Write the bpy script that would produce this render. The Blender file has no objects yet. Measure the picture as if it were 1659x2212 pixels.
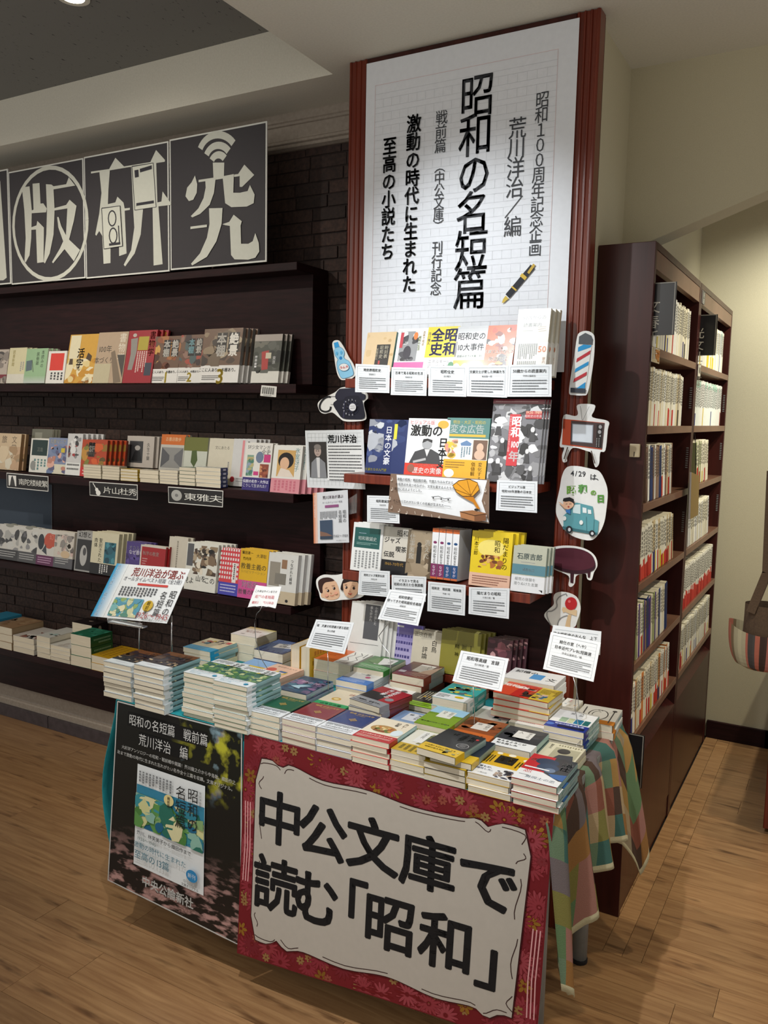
import bpy, math, random
from mathutils import Vector, Matrix
from mathutils.geometry import tessellate_polygon
V = Vector
# ------------------------------------------------------------------ camera
IW, IH, F = 1659.0, 2212.0, 1800.0
YAW, PITCH, ROLL = math.radians(29.3), math.radians(6.6), math.radians(1.17)
CAM = V((0, 0, 1.53))
_f0 = V((-math.sin(YAW), math.cos(YAW), 0)); _r0 = V((math.cos(YAW), math.sin(YAW), 0)); _u = V((0, 0, 1))
FWD = _f0 * math.cos(PITCH) - _u * math.sin(PITCH); _u1 = _u * math.cos(PITCH) + _f0 * math.sin(PITCH)
RGT = _r0 * math.cos(ROLL) + _u1 * math.sin(ROLL); UPV = _u1 * math.cos(ROLL) - _r0 * math.sin(ROLL)
C = bpy.context.scene.collection
cd = bpy.data.cameras.new('camera'); cam = bpy.data.objects.new('camera', cd); C.objects.link(cam)
cd.sensor_fit = 'HORIZONTAL'; cd.sensor_width = 36.0; cd.lens = F / IW * 36.0; cd.clip_start = 0.05
cam.matrix_world = Matrix.Translation(CAM) @ Matrix((RGT, UPV, -FWD)).transposed().to_4x4()
bpy.context.scene.camera = cam
# ------------------------------------------------------------------ world, lights, exposure
w = bpy.data.worlds.new('world'); bpy.context.scene.world = w; w.use_nodes = True
w.node_tree.nodes['Background'].inputs[0].default_value = (1.0, 0.97, 0.91, 1)
w.node_tree.nodes['Background'].inputs[1].default_value = 0.31
vs = bpy.context.scene.view_settings
vs.view_transform = 'Standard'; vs.look = 'None'; vs.exposure = 0.74; vs.gamma = 1.0; vs.use_curve_mapping = False
def spot(name, loc, tgt, power, size, blend, col=(1, .93, .84), r=.04):
    l = bpy.data.lights.new(name, 'SPOT'); l.energy = power; l.spot_size = math.radians(size); l.spot_blend = blend
    l.color = col; l.shadow_soft_size = r
    o = bpy.data.objects.new(name, l); C.objects.link(o); o.location = loc
    o.rotation_euler = (V(tgt) - V(loc)).to_track_quat('-Z', 'Y').to_euler(); return o
def area(name, loc, tgt, power, sx, sy, col=(1, .94, .86)):
    l = bpy.data.lights.new(name, 'AREA'); l.energy = power; l.shape = 'RECTANGLE'; l.size = sx; l.size_y = sy; l.color = col
    o = bpy.data.objects.new(name, l); C.objects.link(o); o.location = loc
    o.rotation_euler = (V(tgt) - V(loc)).to_track_quat('-Z', 'Y').to_euler(); return o
spot('spot_column', (-1.35, .95, 2.58), (-1.0, 2.3, 1.80), 56, 42, 1., (.93, .97, 1.0), .02)
spot('spot_table', (-.75, .75, 2.58), (-1.0, 2.0, .80), 64, 56, .8, (.96, .97, 1.0), .02)
spot('spot_table_far', (-1.75, .7, 2.75), (-1.5, 2.1, .8), 38, 60, .8, (1, .96, .9), .02)
spot('spot_shelves', (-2.5, .9, 2.75), (-2.35, 2.5, 1.5), 34, 75, .9, (1, .93, .82), .03)
spot('spot_shelves_left', (-3.4, .9, 2.75), (-3.1, 2.5, 1.4), 30, 75, .9, (1, .9, .76), .03)
spot('spot_bookcase', (.45, 3.1, 2.58), (-.53, 3.3, 1.0), 46, 75, .7, (1, .93, .74), .03)
spot('spot_back_wall', (.1, 3.5, 2.5), (-.2, 4.2, 1.5), 44, 100, .8, (1, 1, .90), .03)
spot('spot_floor', (-.1, 1.6, 2.58), (.0, 2.3, 0), 26, 55, .6, (1, .88, .66), .03)
area('soft_fill_area', (-1.6, -.6, 2.5), (-1.4, 1.8, .9), 9, 2.2, 1.2)  # broad unseen fill for soft room light, no ceiling panel behind it

# ------------------------------------------------------------------ projection helpers: a photo pixel to a point on a real plane
def _ray(x, y): return RGT * (x - IW / 2) - UPV * (y - IH / 2) + FWD * F
def at(x, y, Y): r = _ray(x, y); return CAM + r * ((Y - CAM.y) / r.y)
def atz(x, y, z): r = _ray(x, y); return CAM + r * ((z - CAM.z) / r.z)
def atx(x, y, X): r = _ray(x, y); return CAM + r * ((X - CAM.x) / r.x)
# ------------------------------------------------------------------ colours and materials
def lin(c): return c / 12.92 if c <= .04045 else ((c + .055) / 1.055) ** 2.4
def col(h):
    if isinstance(h, tuple): return h
    h = h.lstrip('#')
    if len(h) == 3: h = ''.join(c * 2 for c in h)
    return tuple(lin(int(h[i:i + 2], 16) / 255) for i in (0, 2, 4))
def newmat(name, rough=.5, coat=0., spec=.5):
    m = bpy.data.materials.new(name); m.use_nodes = True; nt = m.node_tree; b = nt.nodes['Principled BSDF']
    b.inputs['Roughness'].default_value = rough; b.inputs['Coat Weight'].default_value = coat; b.inputs['Coat Roughness'].default_value = .12
    b.inputs['Specular IOR Level'].default_value = spec
    return m, nt, b
def N(nt, t, **k):
    n = nt.nodes.new(t)
    for a, v in k.items():
        if a.startswith('i_'): n.inputs[a[2:].replace('_', ' ')].default_value = v
        else: setattr(n, a, v)
    return n
def vmat(name, rough, coat=0., spec=.5):     # printed colour stored on the faces, with a faint paper mottling
    m, nt, b = newmat(name, rough, coat, spec)
    a = N(nt, 'ShaderNodeVertexColor', layer_name='Col'); tc = N(nt, 'ShaderNodeTexCoord')
    n = N(nt, 'ShaderNodeTexNoise', i_Scale=60.); nt.links.new(tc.outputs['Object'], n.inputs['Vector'])
    r = N(nt, 'ShaderNodeMapRange'); r.inputs['To Min'].default_value = .94; r.inputs['To Max'].default_value = 1.04
    nt.links.new(n.outputs['Fac'], r.inputs['Value'])
    x = N(nt, 'ShaderNodeVectorMath', operation='SCALE'); nt.links.new(a.outputs['Color'], x.inputs[0]); nt.links.new(r.outputs[0], x.inputs['Scale'])
    nt.links.new(x.outputs[0], b.inputs['Base Color']); return m
MP = vmat('printed_paper', .62, 0, .3); MG = vmat('glossy_print', .34, .25, .4); ML = vmat('laminated_print', .3, .5, .5)
def nmat(name, c1, c2, scale=(8, 8, 8), nscale=4., rough=.5, coat=0., bump=0., detail=4., rnd=0., spec=.5, lo=.3, hi=.7, dist=0.):
    m, nt, b = newmat(name, rough, coat, spec)
    tc = N(nt, 'ShaderNodeTexCoord'); mp = N(nt, 'ShaderNodeMapping'); mp.inputs['Scale'].default_value = scale
    nt.links.new(tc.outputs['Object'], mp.inputs['Vector'])
    n = N(nt, 'ShaderNodeTexNoise', i_Scale=nscale, i_Detail=detail, i_Distortion=dist); nt.links.new(mp.outputs[0], n.inputs['Vector'])
    cr = N(nt, 'ShaderNodeValToRGB'); cr.color_ramp.elements[0].color = (*col(c1), 1); cr.color_ramp.elements[1].color = (*col(c2), 1)
    cr.color_ramp.elements[0].position = lo; cr.color_ramp.elements[1].position = hi
    nt.links.new(n.outputs['Fac'], cr.inputs[0]); out = cr.outputs[0]
    if rnd:
        oi = N(nt, 'ShaderNodeObjectInfo'); r = N(nt, 'ShaderNodeMapRange'); r.inputs['To Min'].default_value = 1 - rnd; r.inputs['To Max'].default_value = 1 + rnd
        nt.links.new(oi.outputs['Random'], r.inputs['Value'])
        x = N(nt, 'ShaderNodeVectorMath', operation='SCALE'); nt.links.new(out, x.inputs[0]); nt.links.new(r.outputs[0], x.inputs['Scale']); out = x.outputs[0]
        ad = N(nt, 'ShaderNodeVectorMath', operation='ADD'); nt.links.new(mp.outputs[0], ad.inputs[0])
        sc = N(nt, 'ShaderNodeMath', operation='MULTIPLY'); sc.inputs[1].default_value = 37.; nt.links.new(oi.outputs['Random'], sc.inputs[0]); nt.links.new(sc.outputs[0], ad.inputs[1])
        nt.links.new(ad.outputs[0], n.inputs['Vector'])
    nt.links.new(out, b.inputs['Base Color'])
    if bump:
        bp = N(nt, 'ShaderNodeBump', i_Strength=bump, i_Distance=.004); nt.links.new(n.outputs['Fac'], bp.inputs['Height']); nt.links.new(bp.outputs[0], b.inputs['Normal'])
    return m
WOOD = nmat('dark_mahogany', '1b0c0d', '2a1415', (3, 3, 30), 3, .5, .0, spec=.16)            # shelf unit, column panel
WOODV = nmat('mahogany_case', '32130f', '421b16', (14, 14, 1.2), 3, .33, .05, spec=.3)
FRAME = nmat('red_mahogany', '5c2216', '76301d', (30, 30, 1.2), 3, .28, .2, spec=.35)
BROWN = nmat('brown_laminate', '6a4a38', '7c5844', (3, 3, 3), 3, .4, .2)
WALL = nmat('beige_wall_paper', 'b9b094', 'c1b89c', (60, 60, 60), 6, .8, 0, .15)
SOFFIT = nmat('cream_soffit', 'd4cfc0', 'dcd7c8', (40, 40, 40), 4, .8, 0, .05)
CROWN = nmat('grey_moulding', '8f8478', '9c9184', (20, 20, 20), 4, .6)
BRICK = nmat('dark_brick', '211512', '3a2821', (30, 30, 30), 2.5, .8, 0, .7, 6, .38)
MORTAR = nmat('dark_mortar', '0c0807', '171010', (30, 30, 30), 5, .9)
PLANK = nmat('oak_plank', '8e6642', 'b48c60', (2.2, 34, 34), 2.2, .34, .15, .15, 7, .13, .5, .25, .75, .6)
_nt = PLANK.node_tree; _b = _nt.nodes['Principled BSDF']; _src = _b.inputs['Base Color'].links[0].from_socket
_tc = N(_nt, 'ShaderNodeTexCoord'); _mp = N(_nt, 'ShaderNodeMapping'); _mp.inputs['Scale'].default_value = (5, 26, 26); _nt.links.new(_tc.outputs['Object'], _mp.inputs[0])
_oi = N(_nt, 'ShaderNodeObjectInfo'); _ad = N(_nt, 'ShaderNodeVectorMath', operation='ADD'); _nt.links.new(_mp.outputs[0], _ad.inputs[0])
_ml = N(_nt, 'ShaderNodeMath', operation='MULTIPLY'); _ml.inputs[1].default_value = 91.; _nt.links.new(_oi.outputs['Random'], _ml.inputs[0]); _nt.links.new(_ml.outputs[0], _ad.inputs[1])
_kn = N(_nt, 'ShaderNodeTexNoise', i_Scale=1.0, i_Detail=3.); _nt.links.new(_ad.outputs[0], _kn.inputs['Vector'])
_kr = N(_nt, 'ShaderNodeMapRange'); _kr.inputs['From Min'].default_value = .60; _kr.inputs['From Max'].default_value = .80; _nt.links.new(_kn.outputs['Fac'], _kr.inputs['Value'])
_mx = N(_nt, 'ShaderNodeMix', data_type='RGBA'); _nt.links.new(_kr.outputs[0], _mx.inputs['Factor']); _nt.links.new(_src, _mx.inputs['A']); _mx.inputs['B'].default_value = (*col('4a2c18'), 1)
_nt.links.new(_mx.outputs['Result'], _b.inputs['Base Color'])
PAGES = nmat('page_block', 'c9bfa8', 'ddd4bf', (6, 6, 900), 2., .8, 0, .25, 2, .06)
METAL = nmat('grey_metal', '7d8180', '8b8f8d', (9, 9, 9), 3, .4)
WIRE = nmat('steel_wire', 'a8a8a8', 'c4c4c4', (9, 9, 9), 3, .25); WIRE.node_tree.nodes['Principled BSDF'].inputs['Metallic'].default_value = 1
TEAL = nmat('teal_cloth', '0f7f86', '17919a', (30, 30, 6), 3, .8, 0, .3)
BAGS = nmat('bag_strap_cloth', '4d3c2e', '5d4a38', (60, 60, 60), 4, .9)
ACRY, _nt, _b = newmat('clear_acrylic', .06); _b.inputs['Transmission Weight'].default_value = .92; _b.inputs['IOR'].default_value = 1.45; _b.inputs['Base Color'].default_value = (.95, .97, .97, 1)
def acoustic():
    m, nt, b = newmat('acoustic_tile', .95, 0, .1); tc = N(nt, 'ShaderNodeTexCoord'); mp = N(nt, 'ShaderNodeMapping'); mp.inputs['Scale'].default_value = (95, 30, 1)
    mp.inputs['Rotation'].default_value = (0, 0, .6)
    nt.links.new(tc.outputs['Object'], mp.inputs['Vector']); n = N(nt, 'ShaderNodeTexNoise', i_Scale=1.2, i_Detail=2.); nt.links.new(mp.outputs[0], n.inputs['Vector'])
    cr = N(nt, 'ShaderNodeValToRGB'); e = cr.color_ramp.elements; e[0].position = .25; e[0].color = (*col('2c2c2c'), 1); e[1].position = .34; e[1].color = (*col('7d7c78'), 1)
    nt.links.new(n.outputs['Fac'], cr.inputs[0]); nt.links.new(cr.outputs[0], b.inputs['Base Color']); return m
ACOU = acoustic()
# ------------------------------------------------------------------ object helpers
def props(o, label=None, cat=None, group=None, kind=None):
    if label: o['label'] = label
    if cat: o['category'] = cat
    if group: o['group'] = group
    if kind: o['kind'] = kind
    return o
def empty(name, loc, label=None, cat=None, group=None, kind=None):
    o = bpy.data.objects.new(name, None); C.objects.link(o); o.location = loc; o.empty_display_size = .05
    return props(o, label, cat, group, kind)
class MB:
    def __init__(s): s.v = []; s.f = []; s.c = []; s.sm = []
    def poly(s, pts, c=None, sm=False):
        i = len(s.v); s.v += [V(p) for p in pts]; s.f.append(tuple(range(i, i + len(pts)))); s.c.append(c); s.sm.append(sm)
    def box(s, a, b, c=None):
        x0, y0, z0 = a; x1, y1, z1 = b; i = len(s.v)
        s.v += [V(p) for p in ((x0, y0, z0), (x1, y0, z0), (x1, y1, z0), (x0, y1, z0), (x0, y0, z1), (x1, y0, z1), (x1, y1, z1), (x0, y1, z1))]
        for q in ((0, 3, 2, 1), (4, 5, 6, 7), (0, 1, 5, 4), (1, 2, 6, 5), (2, 3, 7, 6), (3, 0, 4, 7)):
            s.f.append(tuple(i + k for k in q)); s.c.append(c); s.sm.append(False)
        return s
    def prism(s, pts, d, c=None):           # closed outline pushed along d
        n = len(pts); i = len(s.v); s.v += [V(p) for p in pts] + [V(p) + V(d) for p in pts]
        for t in tessellate_polygon([[V(p) for p in pts]]):
            s.f.append((i + t[0], i + t[1], i + t[2])); s.f.append((i + n + t[2], i + n + t[1], i + n + t[0])); s.c += [c, c]; s.sm += [False, False]
        for k in range(n):
            s.f.append((i + k, i + (k + 1) % n, i + n + (k + 1) % n, i + n + k)); s.c.append(c); s.sm.append(False)
        return s
    def tube(s, pts, r, n=7, c=None):
        pts = [V(p) for p in pts]; base = len(s.v)
        for k, p in enumerate(pts):
            d = (pts[min(k + 1, len(pts) - 1)] - pts[max(k - 1, 0)]).normalized()
            a = d.cross(V((0, 0, 1))); a = (a if a.length > .05 else d.cross(V((1, 0, 0)))).normalized(); b = d.cross(a)
            rr = r[k] if isinstance(r, (list, tuple)) else r
            s.v += [p + a * math.cos(2 * math.pi * j / n) * rr + b * math.sin(2 * math.pi * j / n) * rr for j in range(n)]
        for k in range(len(pts) - 1):
            for j in range(n):
                a = base + k * n + j; b = base + k * n + (j + 1) % n
                s.f.append((a, b, b + n, a + n)); s.c.append(c); s.sm.append(True)
        s.f.append(tuple(base + j for j in range(n))[::-1]); s.f.append(tuple(base + (len(pts) - 1) * n + j for j in range(n))); s.c += [c, c]; s.sm += [False, False]
        return s
    def mesh(s, name, mat, off=V((0, 0, 0))):
        m = bpy.data.meshes.new(name); m.from_pydata([tuple(p - off) for p in s.v], [], s.f); m.materials.append(mat)
        if any(c is not None for c in s.c):
            a = m.color_attributes.new('Col', 'FLOAT_COLOR', 'CORNER'); d = []
            for f, c in zip(s.f, s.c): d += [*(col(c) if c is not None else (.5, .5, .5)), 1.] * len(f)
            a.data.foreach_set('color', d)
        if any(s.sm): m.polygons.foreach_set('use_smooth', s.sm)
        m.update(); return m
def link(name, me, parent=None):
    o = bpy.data.objects.new(name, me); C.objects.link(o); o.parent = parent; return o
def part(name, mb, mat, parent, bevel=0, label=None, kind=None):      # a part, given in world coordinates, under an unrotated thing
    root = parent
    while root.parent: root = root.parent
    o = link(name, mb.mesh(name, mat, V(root.location)), parent)
    if bevel: b = o.modifiers.new('b', 'BEVEL'); b.width = bevel; b.segments = 2; b.limit_method = 'ANGLE'
    return props(o, label, None, None, kind)
def solo(name, mb, mat, label=None, cat=None, group=None, kind=None, bevel=0):
    n = len(mb.v); c = sum(mb.v, V((0, 0, 0))) / n; c.z = min(p.z for p in mb.v)
    o = link(name, mb.mesh(name, mat, c)); o.location = c
    if bevel: b = o.modifiers.new('b', 'BEVEL'); b.width = bevel; b.segments = 2; b.limit_method = 'ANGLE'
    return props(o, label, cat, group, kind)
# ------------------------------------------------------------------ glyphs and printed canvases
_gc = {}
def glyph(ch, wt=0.):
    k = (ch, round(wt, 3))
    if k not in _gc:
        c = bpy.data.curves.new('t', 'FONT'); c.body = ch; c.offset = wt; c.resolution_u = 2
        o = bpy.data.objects.new('t', c); m = bpy.data.meshes.new_from_object(o); m.calc_loop_triangles()
        pts = [(v.co.x, v.co.y) for v in m.vertices]; tr = [tuple(t.vertices) for t in m.loop_triangles]
        adv = (max(p[0] for p in pts) + .08) if pts and ord(ch) < 0x2000 else (1. if ord(ch) >= 0x2000 else .35)
        bpy.data.objects.remove(o); bpy.data.meshes.remove(m); bpy.data.curves.remove(c)
        _gc[k] = (pts, tr, adv)
    return _gc[k]
ROT = {'ー': '｜', '（': '︵', '）': '︶', '「': '﹁', '」': '﹂', '～': '︴'}
class Canvas:
    def __init__(s, mp, W, H, step=.0003): s.mp = mp; s.W = W; s.H = H; s.l = 1; s.st = step; s.v = []; s.f = []; s.c = []
    def poly(s, pts, c):
        i = len(s.v); s.v += [s.mp(u, v, s.l * s.st) for u, v in pts]
        if len(pts) <= 4 : s.f.append(tuple(range(i, i + len(pts)))); s.c.append(c)
        else:
            for t in tessellate_polygon([[V((u * s.W, v * s.H, 0)) for u, v in pts]]): s.f.append(tuple(i + k for k in t)); s.c.append(c)
    def gly(s, ch, cu, cv, sw, sh, c, wt=0., rot=0.):     # sw, sh in metres, centred on (cu, cv)
        if wt > .009:                        # heavier strokes: the letter printed several times, slightly apart
            n = 4 if wt < .02 else 8; q = wt * (.75 if wt < .02 else 1.)
            for i in range(n):
                a = (i + .5) * 2 * math.pi / n; s.gly(ch, cu + math.cos(a) * q * sw / s.W, cv + math.sin(a) * q * sh / s.H, sw, sh, c, 0., rot)
            return
        wt = 0.
        pts, tr, adv = glyph(ch, wt); cx = (adv - .08 + .02) / 2 if adv != 1. else .5; i = len(s.v); cr, sr = math.cos(rot), math.sin(rot)
        for x, y in pts:
            a = (x - cx) * sw; b = (y - .38) * sh; s.v.append(s.mp(cu + (a * cr - b * sr) / s.W, cv - (a * sr + b * cr) / s.H, s.l * s.st))
        for t in tr: s.f.append(tuple(i + k for k in t)); s.c.append(c)
    def op(s, o):
        k = o[0]; s.l += 1
        if k == 'r': _, a, b, d, e, c = o; s.poly([(a, b), (d, b), (d, e), (a, e)], c)
        elif k == 'R':
            for a, b, d, e in o[1]: s.poly([(a, b), (d, b), (d, e), (a, e)], o[2])
        elif k == 'P':
            for P in o[1]: s.poly(P, o[2])
        elif k == 'p': s.poly(o[1], o[2])
        elif k == 'e':
            _, cu, cv, ru, rv, c = o; n = 20; s.poly([(cu + ru * math.cos(i * 2 * math.pi / n), cv + rv * math.sin(i * 2 * math.pi / n)) for i in range(n)], c)
        elif k == 's':
            _, P, wd, c = o; wd /= 2.
            Q = [V((u * s.W, v * s.H)) for u, v in P]; L = []; R = []
            for i, p in enumerate(Q):
                d = (Q[min(i + 1, len(Q) - 1)] - Q[max(i - 1, 0)]).normalized(); nn = V((-d.y, d.x)) * wd * s.W
                L.append(p + nn); R.append(p - nn)
            for i in range(len(Q) - 1): s.poly([(q.x / s.W, q.y / s.H) for q in (L[i], L[i + 1], R[i + 1], R[i])], c)
        elif k == 't':
            _, tx, cu, cv, sz, c = o[:6]; wt = o[6] if len(o) > 6 else 0; xs = o[7] if len(o) > 7 else 1.; sz *= s.W
            adv = [glyph(ch, 0.)[2] for ch in tx]; tot = sum(adv) * sz * xs; x = cu * s.W - tot / 2
            for ch, a in zip(tx, adv):
                if ch not in ' 　': s.gly(ch, (x + a * sz * xs / 2) / s.W, cv, sz * xs, sz, c, wt)
                x += a * sz * xs
        elif k == 'v':
            _, tx, cu, v0, sz, c = o[:6]; wt = o[6] if len(o) > 6 else 0; pit = o[7] if len(o) > 7 else 1.; sz *= s.W
            for i, ch in enumerate(tx):
                ch = ROT.get(ch, ch)
                if ch not in ' 　': s.gly(ch, cu, v0 + (i + .5) * sz * pit / s.H, sz, sz, c, wt)
        elif k == 'c':                       # text along a line between two points: (u0,v0)-(u1,v1), glyph w,h in metres
            _, tx, a, b, gw, gh, c = o[:7]; wt = o[7] if len(o) > 7 else 0; n = len(tx)
            for i, ch in enumerate(tx):
                t = i / max(1, n - 1); ch = ROT.get(ch, ch) if abs(b[1] - a[1]) * s.H > abs(b[0] - a[0]) * s.W else ch
                if ch not in ' 　': s.gly(ch, a[0] + (b[0] - a[0]) * t, a[1] + (b[1] - a[1]) * t, gw, gh, c, wt)
        elif k == 'g':                       # lines of print too small to read
            _, a, b, d, e, n, c, vert = o; rg = random.Random(int(a * 977 + b * 733 + d * 331 + n)); 
            for i in range(n):
                if vert: x0 = a + (d - a) * (i + .2) / n; x1 = a + (d - a) * (i + .72) / n; lo, hi = b, e; L = (x1 - x0) * s.W / s.H
                else: x0 = b + (e - b) * (i + .28) / n; x1 = b + (e - b) * (i + .68) / n; lo, hi = a, d; L = (x1 - x0) * s.H / s.W
                y = lo; end = hi - (hi - lo) * rg.uniform(0, .35) * (i % 3 == 2 or i == n - 1)
                while y + L * .5 < end:
                    l = L * rg.uniform(.6, 1.1); q = (x0, y, x1, min(y + l, hi)) if vert else (y, x0, min(y + l, hi), x1)
                    s.poly([(q[0], q[1]), (q[2], q[1]), (q[2], q[3]), (q[0], q[3])], c); y += l + L * .28
        elif k == 'b':                       # a picture made of soft patches
            _, a, b, d, e, n, sz, cs, seed = o; rg = random.Random(seed)
            for i in range(n):
                cx = rg.uniform(a, d); cy = rg.uniform(b, e); r1 = sz * rg.uniform(.5, 1.3); r2 = r1 * rg.uniform(.4, 1.3) * s.W / s.H; ph = rg.random() * 6
                P = []
                for j in range(9):
                    t = j * 2 * math.pi / 9 + ph; q = rg.uniform(.7, 1.2)
                    P.append((min(d, max(a, cx + r1 * q * math.cos(t))), min(e, max(b, cy + r2 * q * math.sin(t)))))
                s.poly(P, cs[i % len(cs)])
                if i % 6 == 5: s.l += 1
        elif k == 'G':
            _, a, b, d, e, c1, c2, n, vert = o; c1 = col(c1); c2 = col(c2)
            for i in range(n):
                t = i / (n - 1); c = tuple(c1[j] * (1 - t) + c2[j] * t for j in range(3))
                if vert: s.poly([(a, b + (e - b) * i / n), (d, b + (e - b) * i / n), (d, b + (e - b) * (i + 1) / n), (a, b + (e - b) * (i + 1) / n)], c)
                else: s.poly([(a + (d - a) * i / n, b), (a + (d - a) * (i + 1) / n, b), (a + (d - a) * (i + 1) / n, e), (a + (d - a) * i / n, e)], c)
    def run(s, ops):
        for o in ops: s.op(o)
        return s
    def mesh(s, name, mat, off=V((0, 0, 0))):
        mb = MB(); mb.v = s.v; mb.f = s.f; mb.c = s.c; mb.sm = [False] * len(s.f); return mb.mesh(name, mat, off)
INK = '1a1a1c'; WH = 'e9e9e6'; CR = 'e2dcc8'
# a flat sheet or card given by its four corners TL, TR, BR, BL
def sheet(name, label, cat, cs, ops, bg='dfe3e6', th=.0012, mat=None, group=None, printname='printed_text', edge='e8e8e8'):
    TL, TR, BR, BL = [V(p) for p in cs]; n = (TR - TL).cross(BL - TL).normalized() * -1.
    if n.dot(CAM - TL) < 0: n = -n
    mat = mat or MP; root = V((TL + TR + BR + BL) / 4); root.z = min(p.z for p in (TL, TR, BR, BL))
    mb = MB(); fr = [TL, TR, BR, BL]; bk = [p - n * th for p in fr]
    mb.poly(fr[::-1], bg); mb.poly(bk, edge)
    for i in range(4): mb.poly([fr[i], fr[(i + 1) % 4], bk[(i + 1) % 4], bk[i]], edge)
    o = link(name, mb.mesh(name, mat, root)); o.location = root; props(o, label, cat, group)
    def mp(u, v, l): return (TL * (1 - u) + TR * u) * (1 - v) + (BL * (1 - u) + BR * u) * v + n * l
    W = ((TR - TL).length + (BR - BL).length) / 2; H = ((BL - TL).length + (BR - TR).length) / 2
    if ops:
        cv = Canvas(mp, W, H).run(ops); p = link(printname, cv.mesh(printname, mat, root), o)
    return o
def pxsheet(name, label, cat, px, Ys, ops, **k):
    if not isinstance(Ys, (tuple, list)): Ys = (Ys,) * 4
    elif len(Ys) == 2: Ys = (Ys[0], Ys[0], Ys[1], Ys[1])
    return sheet(name, label, cat, [at(x, y, Y) for (x, y), Y in zip(px, Ys)], ops, **k)
def ordn(i):
    a = ['zeroth', 'first', 'second', 'third', 'fourth', 'fifth', 'sixth', 'seventh', 'eighth', 'ninth', 'tenth', 'eleventh', 'twelfth', 'thirteenth', 'fourteenth', 'fifteenth', 'sixteenth', 'seventeenth', 'eighteenth', 'nineteenth']
    t = ['', '', 'twenty', 'thirty', 'forty', 'fifty', 'sixty', 'seventy']
    if i < 20: return a[i]
    return (t[i // 10][:-1] + 'ieth') if i % 10 == 0 else t[i // 10] + '-' + a[i % 10]
# ------------------------------------------------------------------ books
_bm = {}
def book_parts(key, w, h, t, sp):
    if key in _bm: return _bm[key]
    c = sp['c']; sc = sp.get('s', c); e = .0007; out = []
    m = MB(); X0, X1 = -w / 2, w / 2; Y0, Y1 = -h / 2, h / 2
    m.box((X0, Y0, 0), (X1 - .002, Y1, e), c); m.box((X0, Y0, t - e), (X1 - .002, Y1, t), c)
    prof = [(X1 - .002, 0), (X1 - .0006, .0008), (X1, t * .3), (X1, t * .7), (X1 - .0006, t - .0008), (X1 - .002, t)]
    for i in range(5):
        a, b = prof[i], prof[i + 1]; m.poly([(a[0], Y0, a[1]), (a[0], Y1, a[1]), (b[0], Y1, b[1]), (b[0], Y0, b[1])], sc)
    out.append(('cover', m.mesh('cover', MG)))
    p = MB(); p.box((X0 + .0008, Y0 + .0005, e), (X1 - .0018, Y1 - .0005, t - e)); out.append(('pages', p.mesh('pages', PAGES)))
    if 'b' in sp:
        bh, bc = sp['b']; bh *= h; m = MB(); g = .0004
        m.box((X0 - g, Y0, t), (X1, Y0 + bh, t + g), bc); m.box((X1 + .0001, Y0, 0), (X1 + g + .0001, Y0 + bh, t + g), bc)
        if sp.get('bs'): pass
        out.append(('paper_band', m.mesh('paper_band', MG)))
    if sp.get('a'):
        cv = Canvas(lambda u, v, l: V((X0 + u * w, Y1 - v * h, t + .0005 + l)), w, h, .00008).run([('r', 0, 0, 1, 1 - sp.get('b', (0,))[0], sp['c'])] + ([('r', 0, 1 - sp['b'][0], 1, 1, sp['b'][1])] if 'b' in sp else []) + sp['a'])
        out.append(('cover_art', cv.mesh('cover_art', MG)))
    if sp.get('sa'):
        c2 = Canvas(lambda u, v, l: V((X1 + .0006 + l, Y1 - v * h, t * (1 - u))), t, h, .00008).run(sp['sa'])
        out.append(('spine_art', c2.mesh('spine_art', MG)))
    _bm[key] = out; return out
REST = MB()          # books past the 300 that show largest, kept as one object
UNDER = MB()         # lower books of the rear table stacks
def rest(w, h, t, sp, M):
    REST = UNDER; i = len(REST.v); m = MB(); m.box((-w / 2, -h / 2, 0), (w / 2, h / 2, t), sp['c']); m.box((-w / 2 - .0002, -h / 2 - .0002, .0008), (w / 2 - .002, h / 2 + .0002, t - .0008), 'cfc5ae')
    REST.v += [M @ p for p in m.v]; REST.f += [tuple(k + i for k in f) for f in m.f]; REST.c += m.c; REST.sm += m.sm
def book(key, w, h, t, sp, M, label, group, art=True):
    r = empty('book', (0, 0, 0), label, 'book', group); r.matrix_world = M
    for n, me in book_parts(key, w, h, t, sp):
        if n == 'cover_art' and not art: continue
        link(n, me, r)
    return r
def lay_m(cx, cy, z, rot): return Matrix.Translation((cx, cy, z)) @ Matrix.Rotation(math.radians(rot), 4, 'Z')
def stack(key, x0, y0, z0, w, h, t, n, sp, desc, group='paperbacks stacked on the display table', rot=0, jit=.0035, where='its stack', topdx=0, topdy=0, toprot=None, vis=99):
    rg = random.Random(key)
    for i in range(n):
        top = i == n - 1; dx = rg.uniform(-jit, jit); dy = rg.uniform(-jit, jit * .5); rr = rot + rg.uniform(-1.2, 1.2)
        if top: dx, dy = topdx, topdy; rr = rot if toprot is None else toprot
        M = lay_m(x0 + w / 2 + dx, y0 + h / 2 + dy, z0 + i * (t + .0006), rr)
        k = n - i
        if k > vis: rest(w, h, t, sp, M); continue
        lb = desc + (', topmost of ' + where if top else ', %s from the top of %s' % (ordn(k), where))
        if len(lb.replace('-', ' ').split()) > 16: lb = desc + (', topmost copy' if top else ', %s from the top' % ordn(k))
        book(key, w, h, t, sp, M, lb if n > 1 else desc, group)
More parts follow.
